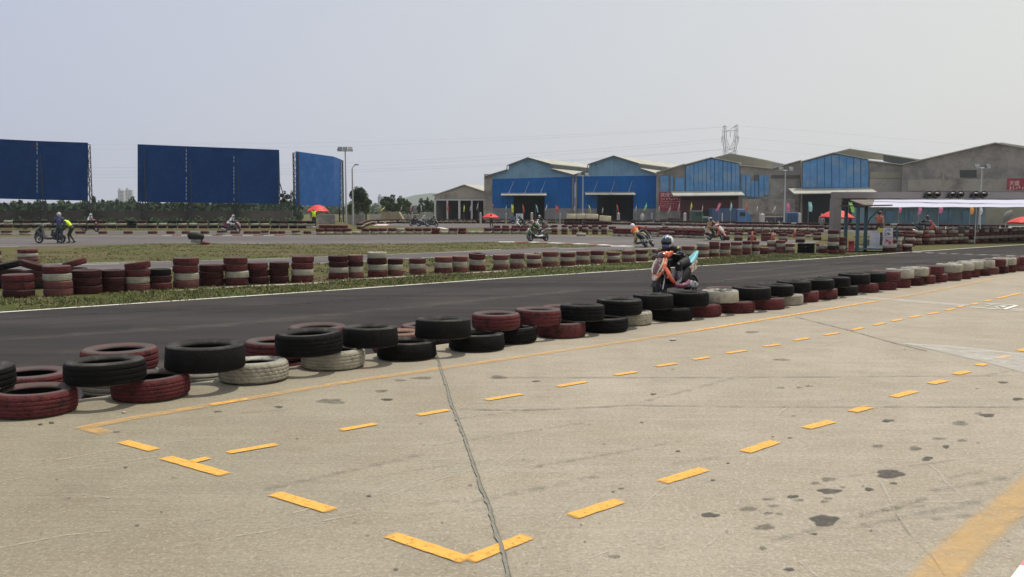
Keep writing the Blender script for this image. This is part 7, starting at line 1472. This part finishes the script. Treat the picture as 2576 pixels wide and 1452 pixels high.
for i, (x0, x1, yt, lab) in enumerate(((1628, 1640, 552, 'small, right of the white shirted person'), (1661, 1677, 551.5, 'below the red banner, left'), (1681, 1701, 548.5, 'below the red banner, tallest'), (1705, 1727, 550.5, 'below the red banner, right'), (1729, 1739, 553, 'low, beside the green truck'))):
    a, b = at(x0, yt, 122), at(x1, yt, 122); H = a.z - TZ; mb = MB(); w = b.x - a.x; mb.box((0, 0, H / 2), (w, 1, H))
    for f in (-.4, 0, .4): mb.box((w * f, -.52, H / 2), (.08, .06, H))
    for f in (.1, .5, .9): mb.box((0, -.535, H * f), (w, .05, .08))
    o = mb.build('crate', [M_CR]); o.location = ((a.x + b.x) / 2, a.y, TZ); tag(o, f'dark crate against the warehouse wall, {lab}', 'crate', 'dark crates along the warehouse wall')
# barrels and the white marker pole at right
M_BAR = simple('black_barrel', (.015, .018, .018), .6)
for x, w in ((2417, 16), (2431, 16), (2457, 20), (2478, 20), (2500, 22), (2555, 18), (2576, 18)):
    p = on(x, 589 if x < 2450 else 592, TZ); r = w * px(p.y) / 2; mb = MB(); mb.lathe([(r * .9, 0), (r, .05), (r, .3), (r * 1.04, .32), (r, .34), (r, .62), (r * .9, .66), (0.01, .66), (.01, 0)], 18); o = mb.build('barrel', [M_BAR]); o.location = (p.x, p.y, TZ); tag(o, f'black barrel behind the right tyre wall, {ordn([2417, 2431, 2457, 2478, 2500, 2555, 2576].index(x) + 1)} from the left', 'barrel', 'black barrels behind the right tyre wall')
p = on(2465, 594, TZ); t = at(2467, 545, p.y); mb = MB(); mb.tube((0, 0, 0), (t.x - p.x, 0, t.z - TZ), .035, .03, 8); mb.tube((0, 0, 0), (0, 0, .06), .15, .15, 12); o = mb.build('marker_pole', [simple('white_pole', (.55, .58, .58), .5)]); o.location = (p.x, p.y, TZ); tag(o, 'slim white pole standing behind the right tyre wall', 'pole')
# cones, litter near the tyres
for x, y, lab in ((1892, 606.5, 'between the spaced stacks'), (1944, 609, 'right of the spaced stacks'), (1999, 598, 'near the far hairpin line')):
    p = on(x, y, TZ); mb = MB(); mb.box((0, 0, .02), (.36, .36, .04)); mb.lathe([(.14, .04), (.03, .62), (.02, .62), (.11, .04)], 16); o = mb.build('traffic_cone', [simple('faded_cone', (.42, .12, .09), .7)]); o.location = (p.x, p.y, TZ); tag(o, f'faded red cone {lab}', 'cone', 'faded cones in the hairpin')
M_LIT = simple('pale_litter', (.45, .43, .38), .8); M_STN = simple('broken_stone', (.14, .09, .07), .9)
for x, y, s_, m, nm, lab in ((1693, 857, .055, M_LIT, 'crumpled_paper', 'crumpled pale paper on the slab below the white lower tyre'), (312, 1040, .022, M_LIT, 'cigarette_end', 'pale cigarette end on the slab between the two red tyres'), (130, 1066, .022, M_STN, 'stone_chip', 'pale topped stone chip against the front of the leftmost red tyre'), (102, 1070, .018, M_STN, 'stone_chip', 'brown stone chip at the foot of the leftmost red tyre')):
    p = on(x, y, 0); mb = MB(); mb.ell((0, 0, .006 + s_ * .12), (s_, s_ * .55, s_ * .22), 9, 6)
    for i, v in enumerate(mb.v): mb.v[i] = (v[0] * random.uniform(.7, 1.2), v[1] * random.uniform(.7, 1.2), max(.001, v[2] * random.uniform(.7, 1.3)))
    o = mb.build(nm, [m]); o.location = (p.x, p.y, 0); o.rotation_euler = (0, 0, .4); tag(o, lab, 'litter' if m is M_LIT else 'stone')
# ------------------------------------------------------------------ air
hz = MB(); hz.box((0, 1440, 36), (3100, 3040, 76)); ho = hz.build('haze', []); ho['kind'] = 'stuff'; ho['label'] = 'thin pale haze over the circuit'; ho['category'] = 'haze'
hm = bpy.data.materials.new('haze'); hm.use_nodes = True; hn = hm.node_tree; hn.nodes.clear(); ou = hn.nodes.new('ShaderNodeOutputMaterial'); pv = hn.nodes.new('ShaderNodeVolumePrincipled')
pv.inputs['Color'].default_value = (.93, .96, 1, 1); pv.inputs['Density'].default_value = .00022; pv.inputs['Anisotropy'].default_value = .2
hn.links.new(pv.outputs[0], ou.inputs['Volume']); ho.data.materials.append(hm)
